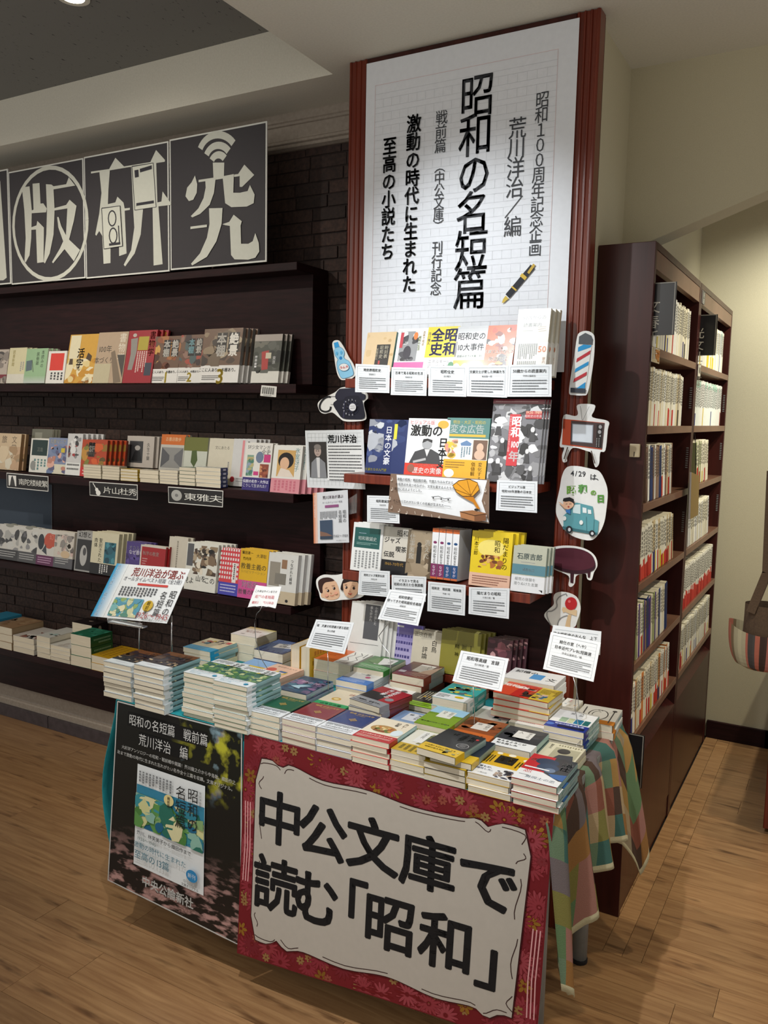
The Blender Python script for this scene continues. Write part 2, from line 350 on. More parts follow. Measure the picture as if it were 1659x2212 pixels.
def stand_m(x0, Yb, z, w, h, t, lean, yaw=0):
    L = math.radians(lean); xa = V((1, 0, 0)); ya = V((0, math.sin(L), math.cos(L))); za = V((0, -math.cos(L), math.sin(L)))
    P = V((x0, Yb, z + t * math.sin(L) + .0008)); O = P - za * t + xa * w / 2 + ya * h / 2
    return Matrix.Translation(O) @ Matrix((xa, ya, za)).transposed().to_4x4() @ Matrix.Rotation(math.radians(yaw), 4, 'Y')
def stand(key, xl, xr, yb, Yb, z, h, t, sp, desc, group, n=1, dx=.012, lean=12, w=None):
    X0 = at(xl, yb, Yb).x; X1 = at(xr, yb, Yb).x; w = w or X1 - X0
    for i in range(n):
        lb = desc if i == 0 else 'copy of the %s, %s in line behind it' % (desc, ordn(i))
        if i and len(lb.replace('-', ' ').split()) > 16: lb = '%s copy behind the %s' % (ordn(i), desc)
        if i and len(lb.replace('-', ' ').split()) > 16: lb = '%s copy behind the %s' % (ordn(i), ' '.join(desc.split()[:10]))
        book(key, w, h, t, sp, stand_m(X0 + i * dx, Yb + i * (t + .001) / math.cos(math.radians(lean)), z, w, h, t, lean), lb, group)
# ================================================================== THE SETTING
ZS, ZC = 2.62, 2.80; XE, YE = -1.554, 2.374; YW = 2.64
fl = empty('floor', (0, 0, 0), kind='structure')
part('floor_base', MB().box((-4.2, -.6, -.03), (1.2, 4.6, -.012)), MORTAR, fl)
rg = random.Random(4); k = 0
def plank(x0, y0, x1, y1):
    g = .0006; part('plank', MB().box((x0 + g, y0 + g, -.012), (x1 - g, y1 - g, rg.uniform(-.0004, 0))), PLANK, fl)
y = .42
while y < 4.5:
    x = -4.2 - rg.random() * .9
    while x < 1.1:
        L = rg.uniform(.8, 1.25); a, b = max(x, -4.2), min(x + L, 1.2)
        if y > 2.2:
            for q0, q1 in ((a, min(b, -.53)), (max(a, -.42), b)):
                if q1 - q0 > .02 and (q1 > -.5 or y < 2.75): plank(q0, y, q1, y + .125)
        elif b - a > .03: plank(a, y, b, y + .125)
        x += L
    y += .125
y = 2.295
while y < 4.5: plank(-.53, y, -.475, y + .9); plank(-.475, y - .3 if y > 2.3 else y, -.42, y + .6); y += .9
# walls
props(solo('wall_right_side', MB().box((-.90, 2.372, 0), (-.695, 4.35, ZS)), WALL), kind='structure')
props(solo('wall_back', MB().box((-.695, 4.22, 0), (-.25, 4.36, ZS)), WALL), kind='structure')
props(solo('wall_back_dark', MB().box((-.25, 4.6, 0), (1.2, 4.7, ZS)), WOOD), kind='structure')
mb = MB(); mb.prism([(-.695, 2.76, ZS), (.75, 2.76, ZS), (.75, 2.76, 2.575), (-.628, 2.76, 2.085), (-.695, 2.76, 2.07)], (0, .10, 0))
solo('wall_shade_edge', mb, WALL, kind='structure')  # slanted lower edge builds the shadow boundary above the bookcases into the shape
mb = MB().box((-.53, 4.205, 0), (-.25, 4.225, .085)); mb.box((-.27, 4.205, 0), (-.235, 4.36, .085)); solo('baseboard_back', mb, WOOD, kind='structure', bevel=.002)
# ceiling
solo('ceiling', MB().box((-4.2, -.6, ZC), (XE, YE, ZC + .02)), ACOU, kind='structure')
mb = MB().box((XE, -.6, ZS), (1.2, 4.7, ZC + .02)); mb.box((-4.2, YE, ZS), (XE, 4.7, ZC + .02)); solo('ceiling_soffit', mb, SOFFIT, kind='structure')
# brick wall with every brick laid
wb = empty('wall_brick', (-2.7, YW, 0), kind='structure')
part('mortar', MB().box((-4.2, YW, 0), (-1.40, YW + .1, ZS)), nmat('brick_mortar', '1f1613', '2a1e1a', (30, 30, 30), 5, .9), wb)
rb = random.Random(8); stuff = MB(); nb = 0
BW, BH = .150, .0465
for r in range(int(2.5 / BH)):
    z = .10 + r * BH
    if z > 2.49: break
    x = -4.15 + (r % 2) * BW * .5 + rb.uniform(-.01, .01)
    while x < -1.42:
        L = BW * rb.uniform(.9, 1.08); p = rb.uniform(.002, .007)
        vis = (1.25 < z < 1.62 and x > -3.75) or (x > -1.93 and z > 1.98) or (x > -1.80)
        b = ((x, YW - p, z), (min(x + L - .005, -1.41), YW + .01, z + BH - .005))
        if vis and nb < 300 and x < -1.46: part('brick', MB().box(*b), BRICK, wb, .0015); nb += 1
        else: stuff.box(*b)
        x += L
part('bricks', stuff, BRICK, wb, kind='stuff')
def moulding(name, prof, x0, x1):      # prof: (y,z) outline extruded along X
    solo(name, MB().prism([(x0, y, z) for y, z in prof], (x1 - x0, 0, 0)), CROWN, kind='structure')
moulding('trim_1', [(YW + .01, ZS), (2.595, ZS), (2.595, 2.592), (2.600, 2.588), (2.600, 2.580), (2.606, 2.577), (2.606, 2.530), (2.601, 2.526), (2.601, 2.517), (2.610, 2.513), (2.610, 2.503), (2.626, 2.497), (YW + .01, 2.497)], -4.2, -1.42)
moulding('baseboard_brick', [(YW + .01, .176), (2.615, .176), (2.607, .168), (2.607, .10), (2.604, .095), (2.604, .088), (2.6, .083), (2.6, 0), (YW + .01, 0)], -4.2, -1.42)
bs = empty('baseboard_stone', (-2.8, 2.58, 0), kind='structure')
for i in range(6): part('stone_tile', MB().box((-4.2 + i * .46, 2.586, 0), (-4.2 + i * .46 + .456, 2.6, .058)), nmat('grey_stone_%d' % i, '3a3336', '4a4246', (9, 9, 9), 4, .45) if i < 1 else bpy.data.materials['grey_stone_0'], bs, .001)
# ceiling spotlight seen at the edge of the recess
dl = empty('ceiling_downlight', tuple(atz(158, -6, ZC)), 'small round recessed downlight glowing in the grey speckled ceiling', 'lamp')
c = atz(158, -6, ZC); ring = MB(); n = 24
for j in range(n):
    a, b = j * 2 * math.pi / n, (j + 1) * 2 * math.pi / n; q = lambda r, t, z: (c.x + r * math.cos(t), c.y + r * math.sin(t), z)
    ring.poly([q(.034, a, ZC - .004), q(.034, b, ZC - .004), q(.05, b, ZC - .004), q(.05, a, ZC - .004)]); ring.poly([q(.05, a, ZC - .004), q(.05, b, ZC - .004), q(.05, b, ZC), q(.05, a, ZC)])
part('trim_ring', ring, SOFFIT, dl)
EM, nt_, b_ = newmat('lamp_glow'); b_.inputs['Emission Color'].default_value = (1, .93, .7, 1); b_.inputs['Emission Strength'].default_value = 9
part('lamp_lens', MB().tube([(c.x, c.y, ZC - .001), (c.x, c.y, ZC - .003)], .034, 24), EM, dl)
# ================================================================== LEFT WALL SHELF UNIT
XR, XL = -1.73, -4.15; YF = 2.43
su = empty('wall_shelf_unit', ((XR + XL) / 2, 2.6, .40), 'dark reddish wooden display shelving fixed along the dark brick wall', 'shelves')
part('upper_back_box', MB().box((XL, 2.53, 1.636), (XR, YW - .012, 2.03)), WOOD, su, .002)
part('top_board', MB().box((XL, YF, 2.026), (XR, YW - .012, 2.054)), WOOD, su, .002)
part('shelf', MB().box((XL, YF, 1.602), (XR, YW - .012, 1.634)), WOOD, su, .002)
part('lower_back_box', MB().box((XL, 2.595, .84), (XR, YW - .012, 1.205)), WOOD, su, .002)
part('shelf', MB().box((XL, YF - .01, 1.212), (XR, YW - .012, 1.246)), WOOD, su, .002)
part('shelf', MB().box((XL, YF - .02, .806), (XR, YW - .012, .836)), WOOD, su, .002)
part('shelf', MB().box((XL, YF - .02, .395), (XR, YW - .012, .425)), WOOD, su, .002)
part('kick_board', MB().box((XL, 2.56, .18), (XR, YW - .012, .395)), WOOD, su, .002)
pxsheet('slate_rectangle', 'plain slate blue rectangle under the middle shelf', 'panel', [(-30, 1030), (112, 1047), (112, 1143), (-30, 1130)], 2.592, [], bg='3f4a58')  # flat slate blue rectangle just in front of the lower back box
# shelf-edge name plates
def plate(tx, px, Yp, icon, lab):
    pxsheet('name_plate', lab, 'sign', px, Yp, [('r', .01, .05, .99, .95, '2b2a2b')] + icon + [('c', tx, (.30 + .35 / len(tx), .52), (1 - .36 / len(tx), .52), .60 / len(tx) * .30 * 1.15, .030, 'deded8', .008)], bg='e2e2de', group='black name plates under the middle shelf', th=.002)
plate('南陀楼綾繁', [(14, 1021), (104, 1029), (104, 1062), (15, 1053)], 2.415, [('r', .05, .15, .24, .85, 'e6e6e2'), ('p', [(.08, .85), (.12, .3), (.15, .15), (.19, .5), (.21, .85)], '444')], 'black plate showing a small pale tower beside five white characters')
plate('片山杜秀', [(193, 1040), (297, 1047), (297, 1080), (194, 1070)], 2.415, [('s', [(.08, .1), (.15, .5)], .015, 'e6e6e2'), ('e', .16, .55, .035, .14, 'e6e6e2'), ('e', .19, .76, .05, .19, 'e6e6e2')], 'black plate showing a white violin beside four characters')
plate('東雅夫', [(363, 1051), (482, 1060), (481, 1096), (364, 1086)], 2.415, [('e', .16, .5, .10, .34, 'a9a9a6'), ('e', .16, .5, .03, .1, '777')], 'black plate showing a grey flower beside three characters')
# big letter panels standing on the top board
CROPX = lambda x: x * .3737
def cp(P): return [(x * .3737, 230 + y * .3737) for x, y in P]
def bigsign(lab, crn, ops, Y=2.425):
    TL, TR, BR, BL = [at(x, y, Y) for x, y in cp(crn)]; x0, x1, z0, z1 = TL.x, TR.x, BL.z, TL.z
    cs = [(x0, Y, z1), (x1, Y, z1), (x1, Y, z0), (x0, Y, z0)]
    def loc(P):
        r = []
        for x, y in cp(P): p = at(x, y, Y); r.append(((p.x - x0) / (x1 - x0), (z1 - p.z) / (z1 - z0)))
        return r
    o2 = [('r', .012, .012, .988, .988, '3b383b')]
    for o in ops: o2.append((o[0], loc(o[1]), *o[2:]))
    sheet('letter_panel', lab, 'sign', cs, o2, bg='d6d7d0', th=.004, group='large letter panels above the shelves')
LC = 'c9cabf'; DK = '35333a'
import math as _m
def arc(cx, cy, rx, ry, a0, a1, n=14): return [(cx + rx * _m.cos(_m.radians(a0 + (a1 - a0) * i / n)), cy - ry * _m.sin(_m.radians(a0 + (a1 - a0) * i / n))) for i in range(n + 1)]
bigsign('panel with a wireless signal mark over its large pale character', [(980, 192), (1543, 80), (1582, 895), (1026, 943)], [
 ('s', arc(1262, 292, 112, 128, 158, 38), .055, LC), ('s', arc(1264, 320, 76, 95, 155, 40), .055, LC), ('s', arc(1266, 342, 46, 62, 150, 42), .055, LC),
 ('p', [(1232, 325), (1298, 325), (1296, 408), (1236, 418)], LC), ('s', [(1150, 432), (1385, 397)], .018, LC),
 ('p', [(1380, 390), (1415, 337), (1472, 397), (1402, 466), (1388, 465), (1388, 404)], LC),
 ('p', [(1130, 400), (1143, 450), (1140, 500), (1120, 540), (1095, 548), (1075, 520), (1085, 470), (1110, 440)], LC),
 ('p', [(1190, 430), (1250, 413), (1240, 500), (1215, 570), (1160, 622), (1115, 642), (1106, 635), (1150, 590), (1180, 530), (1192, 470)], LC),
 ('p', [(1290, 405), (1355, 392), (1352, 500), (1390, 500), (1435, 490), (1448, 455), (1475, 510), (1470, 560), (1430, 580), (1340, 583), (1305, 560)], LC),
 ('p', [(1212, 590), (1290, 588), (1285, 680), (1255, 780), (1200, 870), (1115, 920), (1108, 910), (1160, 850), (1200, 760), (1215, 680)], LC),
 ('s', [(1105, 703), (1200, 691)], .02, LC),
 ('p', [(1290, 682), (1330, 668), (1355, 627), (1402, 665), (1395, 690), (1398, 795), (1440, 795), (1465, 780), (1480, 733), (1500, 790), (1503, 840), (1480, 875), (1440, 887), (1360, 885), (1340, 860), (1333, 692), (1308, 688)], LC)])
bigsign('panel with a cassette and sheet drawn on its large pale character', [(485, 293), (972, 196), (1020, 948), (538, 992)], [
 ('p', [(527, 377), (632, 362), (668, 297), (718, 347), (870, 322), (903, 252), (955, 310), (953, 320), (740, 352), (527, 388)], LC),
 ('p', [(576, 380), (636, 370), (628, 480), (625, 565), (668, 555), (680, 522), (715, 556), (722, 590), (752, 586), (752, 598), (722, 603), (733, 850), (690, 865), (688, 700), (640, 700), (640, 905), (600, 910), (593, 750), (575, 720), (558, 748), (552, 740), (575, 620), (588, 500)], LC),
 ('p', [(760, 350), (815, 342), (828, 600), (815, 740), (780, 850), (725, 925), (717, 915), (760, 830), (778, 700), (772, 600)], LC),
 ('p', [(878, 328), (905, 322), (912, 555), (935, 550), (942, 492), (992, 562), (988, 570), (918, 578), (942, 912), (890, 920), (884, 590)], LC),
 ('p', [(765, 348), (888, 328), (905, 582), (782, 600)], 'cfd0c4'), ('s', [(765, 348), (888, 328), (905, 582), (782, 600), (765, 348)], .008, DK),
 ('p', [(780, 370), (803, 366), (805, 408), (783, 413)], DK), ('s', [(812, 372), (880, 352)], .03, DK), ('s', [(790, 568), (892, 552)], .022, DK), ('s', [(790, 568), (792, 568)], .03, LC),
 ('p', [(592, 590), (698, 576), (712, 808), (605, 824)], 'cfd0c4'), ('s', [(592, 590), (698, 576), (712, 808), (605, 824), (592, 590)], .008, DK),
 ('s', arc(653, 648, 22, 44, 0, 360), .012, DK), ('s', arc(659, 748, 22, 44, 0, 360), .012, DK), ('s', [(636, 800), (700, 792)], .02, DK), ('s', [(690, 690), (696, 790)], .01, DK)])
bigsign('panel whose large pale character sits inside a drawn ring', [(48, 380), (480, 308), (533, 990), (92, 1028)], [
 ('s', [(292 + 213 * _m.cos(t) - 28 * _m.sin(t) * .2, 676 - 322 * _m.sin(t) + 20 * _m.cos(t) * -1) for t in [i * _m.pi / 18 for i in range(37)]], .035, LC),
 ('p', [(128, 468), (172, 462), (185, 600), (182, 760), (172, 860), (150, 902), (143, 895), (150, 760), (142, 600)], LC),
 ('p', [(190, 447), (230, 443), (236, 562), (252, 560), (272, 590), (268, 612), (180, 618), (180, 605), (196, 596)], LC),
 ('p', [(180, 700), (213, 688), (218, 662), (256, 700), (254, 900), (217, 905), (210, 712), (180, 714)], LC),
 ('p', [(268, 450), (300, 452), (312, 462), (385, 450), (400, 410), (437, 458), (312, 480), (318, 600), (312, 740), (290, 850), (262, 908), (255, 900), (270, 740), (274, 600)], LC),
 ('p', [(318, 588), (385, 570), (405, 540), (445, 575), (430, 660), (402, 770), (465, 830), (430, 895), (376, 825), (310, 907), (303, 900), (350, 820), (368, 780), (340, 700), (333, 640), (342, 640), (356, 690), (384, 745), (392, 590), (318, 602)], LC)])
bigsign('cut off panel beside the ringed one, with one thick pale bar', [(-420, 450), (45, 390), (88, 1032), (-380, 1065)], [('p', [(-200, 470), (2, 430), (40, 990), (20, 1005), (-160, 1010)], LC)])
# ================================================================== THE COLUMN
YC = 2.32; CX0, CX1 = -1.459, -.673
co = empty('display_column', ((CX0 + CX1) / 2, 2.35, 0), 'tall mahogany framed column panel with three narrow shelves and a poster', 'column')
part('back_panel', MB().box((CX0 + .01, YC + .02, 0), (CX1 - .002, 2.38, ZS - .004)), WOOD, co)
def fluted(x0, x1):
    w = x1 - x0; pr = [(x0, YC + .05), (x0, YC + .004), (x0 + .004, YC)]
    for i in range(3):
        a = x0 + w * (.12 + i * .27); pr += [(a, YC), (a + w * .04, YC + .004), (a + w * .17, YC + .005), (a + w * .21, YC)]
    pr += [(x1 - .004, YC), (x1, YC + .004), (x1, YC + .05)]
    return MB().prism([(x, y, 0) for x, y in pr], (0, 0, ZS - .002))
part('stile', fluted(CX0, CX0 + .065), FRAME, co); part('stile', fluted(CX1 - .065, CX1), FRAME, co)
part('side_board', MB().box((CX0, YC + .05, 0), (CX0 + .012, YW, ZS - .002)), FRAME, co)
part('top_rail', MB().box((CX0 + .065, YC + .001, ZS - .045), (CX1 - .065, YC + .03, ZS - .002)), WOODV, co, .002)
for z in (1.640, 1.350, 1.045): part('shelf', MB().box((-1.372 if z < 1.6 else -1.372, 2.185, z - .028), (CX1 - .088 if z > 1.1 else -.755, YC + .02, z)), FRAME, co, .002)
part('shelf', MB().box((-1.372, 2.262, .72), (-.755, YC + .02, .745)), FRAME, co, .002)
# big poster
YP = YC - .0045
PT = [at(792, 138, YP), at(1252, 41, YP)]; PX0, PX1, PZ1, PZ0 = PT[0].x, PT[1].x, PT[0].z, 1.662
def pl(x, y): p = at(740 + x * .3496, y * .3496, YP); return ((p.x - PX0) / (PX1 - PX0), (PZ1 - p.z) / (PZ1 - PZ0))
G1, G2 = 'c9ccd0', 'd9c0c0'; ops = []
a = pl(203, 530); b = pl(1332, 312); u0, u1, v0 = a[0], b[0], a[1]; hh = (PZ1 - PZ0)
z = v0 + .028; gr_ = []
while z < .97:
    gr_ += [(u0, z, u1, z + .0011), (u0, z + .017, u1, z + .0181)]
    for i in range(1, 20): uu = u0 + (u1 - u0) * (i / 20.); gr_.append((uu, z + .0185, uu + .0013, z + .0425))
    z += .0425
ops.append(('R', gr_, G1))
ops += [('r', u0, v0, u1, v0 + .0012, G2), ('r', u0, v0, u0 + .0016, 1, G2), ('r', u1, v0, u1 + .0016, 1, G2)]
ops += [('c', '昭和の名短篇', pl(832, 588), pl(786, 1782), .110, .128, '2e3035', .012),
 ('c', '昭和１００周年記念企画', pl(1236, 615), pl(1190, 1535), .041, .047, '33363b', -.012),
 ('c', '荒川洋治／編', pl(1082, 790), pl(1052, 1400), .056, .062, '33363b', -.012),
 ('c', '戦前篇', pl(614, 726), pl(606, 902), .040, .043, '33363b', -.008), ('c', '（中公文庫）', pl(603, 1025), pl(592, 1400), .036, .042, '33363b', -.012), ('c', '刊行記念', pl(588, 1532), pl(577, 1785), .038, .043, '33363b', -.012),
 ('c', '激動の時代に生まれた', pl(444, 765), pl(413, 1755), .050, .055, '1f2125', .022), ('c', '至高の小説たち', pl(295, 903), pl(280, 1555), .050, .055, '1f2125', .022),
 ('s', [pl(1178, 1648), pl(1075, 1770), pl(1022, 1832)], .026, '1d1f26'), ('s', [pl(1188, 1635), pl(1150, 1690)], .012, 'b89a3c'), ('s', [pl(1128, 1702), pl(1114, 1720)], .03, 'c8a840'), ('s', [pl(1066, 1780), pl(1060, 1788)], .028, 'c8a840'),
 ('p', [pl(1012, 1828), pl(1030, 1846), pl(1002, 1870), pl(988, 1875), pl(996, 1850)], 'c9ad4a')]
sheet('column_poster', 'tall white manuscript grid poster with black vertical Japanese title and fountain pen', 'poster', [(PX0, YP, PZ1), (PX1, YP, PZ1), (PX1, YP, PZ0), (PX0, YP, PZ0)], ops, bg='dcdfe4', th=.001)
# ================================================================== TALL BOOKCASES ON THE RIGHT
XB, XK = -.53, -.693; SH = (1.745, 1.515, 1.285, 1.045, .80, .56)
def bookcase(y0, y1, lab, side):
    b = empty('tall_bookcase', ((XB + XK) / 2, (y0 + y1) / 2, 0), lab, 'bookcase', 'tall bookcases against the beige wall')
    part('side_panel', MB().box((XK, y0, 0), (XB, y0 + .022, 2.035)), WOODV, b, .0015); part('side_panel', MB().box((XK, y1 - .022, 0), (XB, y1, 2.035)), WOODV, b, .0015)
    part('back_panel', MB().box((XK + .001, y0 + .022, .1), (XK + .012, y1 - .022, 2.03)), WOODV, b)
    part('top_panel', MB().box((XK, y0 + .022, 2.015), (XB, y1 - .022, 2.035)), WOODV, b)
    part('header_board', MB().box((XB - .02, y0 + .022, 1.962), (XB - .001, y1 - .022, 2.014)), BROWN, b, .001)
    for z in SH: part('shelf', MB().box((XK + .012, y0 + .022, z - .024), (XB + .001, y1 - .022, z)), BROWN, b, .001)
    part('cabinet_front', MB().box((XB - .022, y0 + .022, .09), (XB - .001, y1 - .022, .44)), WOODV, b, .001)
    part('slant_shelf', MB().prism([(XB - .13, y0 + .022, .53), (XB, y0 + .022, .44), (XB, y0 + .022, .452), (XB - .13, y0 + .022, .536)], (0, y1 - y0 - .044, 0)), WOODV, b)
    part('toe_board', MB().box((XB - .02, y0 + .022, 0), (XB - .004, y1 - .022, .088)), WOODV, b, .001)
    for z in (1.58, 1.62, 1.36, 1.40, 1.12, 1.16):
        rl = MB()
        for k in range(5): rl.box((XB - .014, y1 - .0235, z + k * .008), (XB - .006, y1 - .0215, z + k * .008 + .003))
        part('shelf_rail', rl, METAL, b)
    return b
bookcase(2.48, 3.275, 'nearer tall mahogany bookcase, its plain side facing the display table', 1)
bookcase(3.28, 4.16, 'farther tall mahogany bookcase ending at the beige wall', 2)
CN = {'cream': 'ded6bb', 'white': 'e4e2d8', 'grey': 'b9b5aa', 'red-banded': 'e3decb', 'tan': 'c9b48a', 'olive': '9aa070', 'navy': '2c3a66', 'yellow-banded': 'e2dcc4', 'teal-topped': 'dfe2d8', 'orange': 'c97b3a', 'brown': '8a6f5d', 'purple': '4a2f7a'}
def spine(y, z, t, h, d, c, lean, rgx, bandc=None):
    m = MB(); x1 = 0.; cc = CN[c]
    m.box((x1 - d, 0, 0), (x1, t, h), cc); m.box((x1 - d + .001, .0008, h), (x1 - .002, t - .0008, h + .0004), 'd8cfb6')
    if bandc: m.box((x1 - d, -.0002, .0005), (x1 + .0003, t + .0002, h * rgx.uniform(.25, .42)), bandc)
    if c == 'teal-topped': m.box((x1 - d, -.0001, h * .86), (x1 + .0003, t + .0001, h - .001), 'a9c8b4')
    q = h * .93
    while q > h * .45:
        l = t * rgx.uniform(.35, .6); m.poly([(x1 + .0005, t * .3, q - l), (x1 + .0005, t * .72, q - l), (x1 + .0005, t * .72, q), (x1 + .0005, t * .3, q)], '4a4640'); q -= l + t * .16
    M = Matrix.Translation((XB - .006, y, z + .0005)) @ Matrix.Rotation(math.radians(lean), 4, 'X')      # top leans towards -Y
    return m, M
def spine_row(y0, y1, z, h, lean, pal, bay, shelf, seed, dens=1., tmin=.009, tmax=.017, bands=('b03a30', '2d2f6a', 'c7b02e', '3a3a3a'), solo_=False):
    r = random.Random(seed); y = y0; k = 1; g = 'paperbacks spine out in the %s bay, %s shelf' % (bay, shelf)
    while y < y1:
        t = r.uniform(tmin, tmax); c = r.choice(pal); hh = h * r.uniform(.96, 1.02); ln = lean + (r.uniform(-2, 2) if lean else 0)
        bc = None
        if c == 'red-banded': bc = r.choice(('b8332b', 'c4402f'))
        elif c == 'yellow-banded': bc = 'd2b930'
        elif r.random() < .12: bc = r.choice(bands)
        L = math.radians(abs(ln)); m, M = spine(y + hh * math.sin(L), z, t, hh, .105, c, abs(ln), r, bc)
        if solo_:
            lb = '%s paperback, %s from the near end of the %s bay %s shelf' % (c, ordn(k), bay, shelf)
            o = link('book', m.mesh('book', MP)); o.matrix_world = M; props(o, lb, 'book', g)
        else:
            i = len(REST.v); REST.v += [M @ p for p in m.v]; REST.f += [tuple(q + i for q in f) for f in m.f]; REST.c += m.c; REST.sm += m.sm
        y += t / math.cos(L) + .0006 + (r.random() < .05) * .004 + (1 - dens) * t * r.random() * 1.5; k += 1
LT = ['cream', 'white', 'cream', 'white', 'grey', 'cream']
spine_row(2.515, 3.13, 1.745, .172, 0, LT, 'near', 'top', 1)
spine_row(2.505, 3.05, 1.515, .172, 0, LT + ['red-banded', 'tan'], 'near', 'second', 2)
spine_row(2.53, 2.93, 1.285, .172, 12, ['grey', 'white', 'navy', 'tan', 'brown', 'red-banded'], 'near', 'third', 3, .8, .010, .022)
spine_row(2.51, 3.02, 1.045, .172, 13, ['cream', 'red-banded', 'red-banded', 'tan', 'white', 'tan', 'yellow-banded'], 'near', 'fourth', 4, .9, .010, .026)
spine_row(2.51, 2.97, .80, .172, 11, ['navy', 'cream', 'purple', 'brown', 'cream', 'olive', 'white', 'navy'], 'near', 'fifth', 5, .8, .012, .026)
spine_row(2.51, 3.10, .56, .172, 9, ['cream', 'cream', 'orange', 'red-banded', 'tan', 'cream', 'white'], 'near', 'bottom', 6, 1, .010, .02)
spine_row(3.315, 3.97, 1.745, .172, 0, ['white', 'cream', 'yellow-banded', 'white', 'teal-topped'], 'far', 'top', 7)
spine_row(3.31, 4.02, 1.515, .172, 0, ['teal-topped', 'white', 'white', 'teal-topped'], 'far', 'second', 8)
spine_row(3.42, 3.72, 1.285, .172, 14, ['cream', 'cream', 'olive', 'cream'], 'far', 'third', 9, .7, .014, .03)
spine_row(3.34, 3.82, 1.045, .165, 12, ['cream', 'white', 'cream'], 'far', 'fourth', 10, .7, .012, .03)
spine_row(3.32, 4.05, .80, .172, 5, ['red-banded'], 'far', 'fifth', 11, 1, .011, .018)
spine_row(3.32, 4.06, .56, .172, 6, ['cream', 'white', 'cream', 'cream'], 'far', 'bottom', 12, 1, .009, .018)
def divider(y, z, h, dd, tx, lab, c='151416'):
    m = MB().box((XB - .08, y, z), (XB + dd, y + .004, z + h), c); o = solo('category_sign', m, MG, lab, 'sign', 'black category signs on the bookcases')
    cv = Canvas(lambda u, v, l: V((XB - .08 + u * (.08 + dd), y - l, z + h - v * h)), .08 + dd, h, .0004).run([('v', tx, .55, .30, .30, 'c9c4b4', 0, 1.05), ('s', [(.97, .01), (.97, .99)], .02, '8a867c'), ('s', [(.02, .012), (.98, .012)], .02, '8a867c')])
    link('printed_text', cv.mesh('printed_text', MG, o.location), o)
divider(2.506, 1.775, .148, .058, '文春新書', 'black upright sign with four vertical characters on the near top shelf')
divider(3.306, 1.775, .148, .058, '光文社新書', 'black upright sign with five vertical characters on the far top shelf')
divider(2.492, .425, .165, .045, 'ちくま新書', 'black hanging sign with white vertical characters by the lowest books')
o = pxsheet('header_label', 'small white lettered label stuck on the far bookcase header', 'label', [(0, 0)] * 4, 2, []) if False else None
cs = [(XB + .002, 3.30, 2.012), (XB + .002, 3.36, 2.012), (XB + .002, 3.36, 1.965), (XB + .002, 3.30, 1.965)]
sheet('header_label', 'small dark label with white letters on the far bookcase header', 'label', cs, [('v', '新書', .5, .1, .36, 'e8e8e0')], bg='6b6a62')
cs = [(XB + .003, 2.49, 1.742), (XB + .003, 2.60, 1.742), (XB + .003, 2.60, 1.700), (XB + .003, 2.49, 1.700)]
sheet('shelf_label', 'orange and cream shelf label under the near top shelf', 'label', cs, [('b', .4, .1, .95, .9, 14, .1, ['c98b4a', 'b87333'], 3)], bg='cdbb94')
cs = [(XB + .003, 3.30, 1.742), (XB + .003, 3.355, 1.742), (XB + .003, 3.355, 1.700), (XB + .003, 3.30, 1.700)]
sheet('shelf_label', 'small white shelf label under the far top shelf', 'label', cs, [('r', .35, .3, .6, .7, '555')], bg='d6d2c0')
p = [atx(1494, 1020, XB + .03), atx(1511, 1028, XB + .03), atx(1508, 1112, XB + .03), atx(1491, 1122, XB + .03)]
tg = sheet('hanging_tag', 'narrow brown tag hanging on a cord between the two bookcases', 'tag', p, [], bg='8e7648', th=.006)
pp = atx(1500, 935, XB + .012); ft = MB().tube([pp, V((XB + .02, pp.y, pp.z - .05)), (p[0] + p[1]) / 2], .0016, 5, '241c18')
link('cord', ft.mesh('cord', MP, tg.location), tg)
# small cream switch box on the bookcase side
p0, p1 = at(1361, 987, 2.479), at(1384, 959, 2.479)
sw = empty('wall_switch', ((p0.x + p1.x) / 2, 2.479, p0.z), 'small cream plastic switch box on the bookcase side', 'switch')
part('case', MB().box((p0.x, 2.466, p0.z), (p1.x, 2.4795, p1.z)), nmat('cream_plastic', 'b9a887', 'c2b18f', rough=.4), sw, .002)
part('switch_slot', MB().box(((p0.x + p1.x) / 2 - .001, 2.4655, p0.z + .002), ((p0.x + p1.x) / 2 + .001, 2.467, p0.z + .016)), WOOD, sw)
# ================================================================== DISPLAY TABLE, CLOTHS, FRONT POSTERS
T = .70; TX0, TX1, TY0, TY1 = -1.795, -.500, 1.658, 2.258
tb = empty('display_table', ((TX0 + TX1) / 2, (TY0 + TY1) / 2, 0), 'cloth covered folding table with grey legs in front of the column', 'table')
part('table_top', MB().box((TX0, TY0, T - .03), (TX1, TY1, T - .004)), METAL, tb, .003)
for x in (TX0 + .14, TX1 - .075):
    for y in (TY0 + .17, TY1 - .045): part('leg', MB().tube([(x, y, T - .03), (x, y, .012)], .021, 14), METAL, tb); part('foot_cap', MB().tube([(x, y, .012), (x, y, 0)], .023, 14), MORTAR, tb)
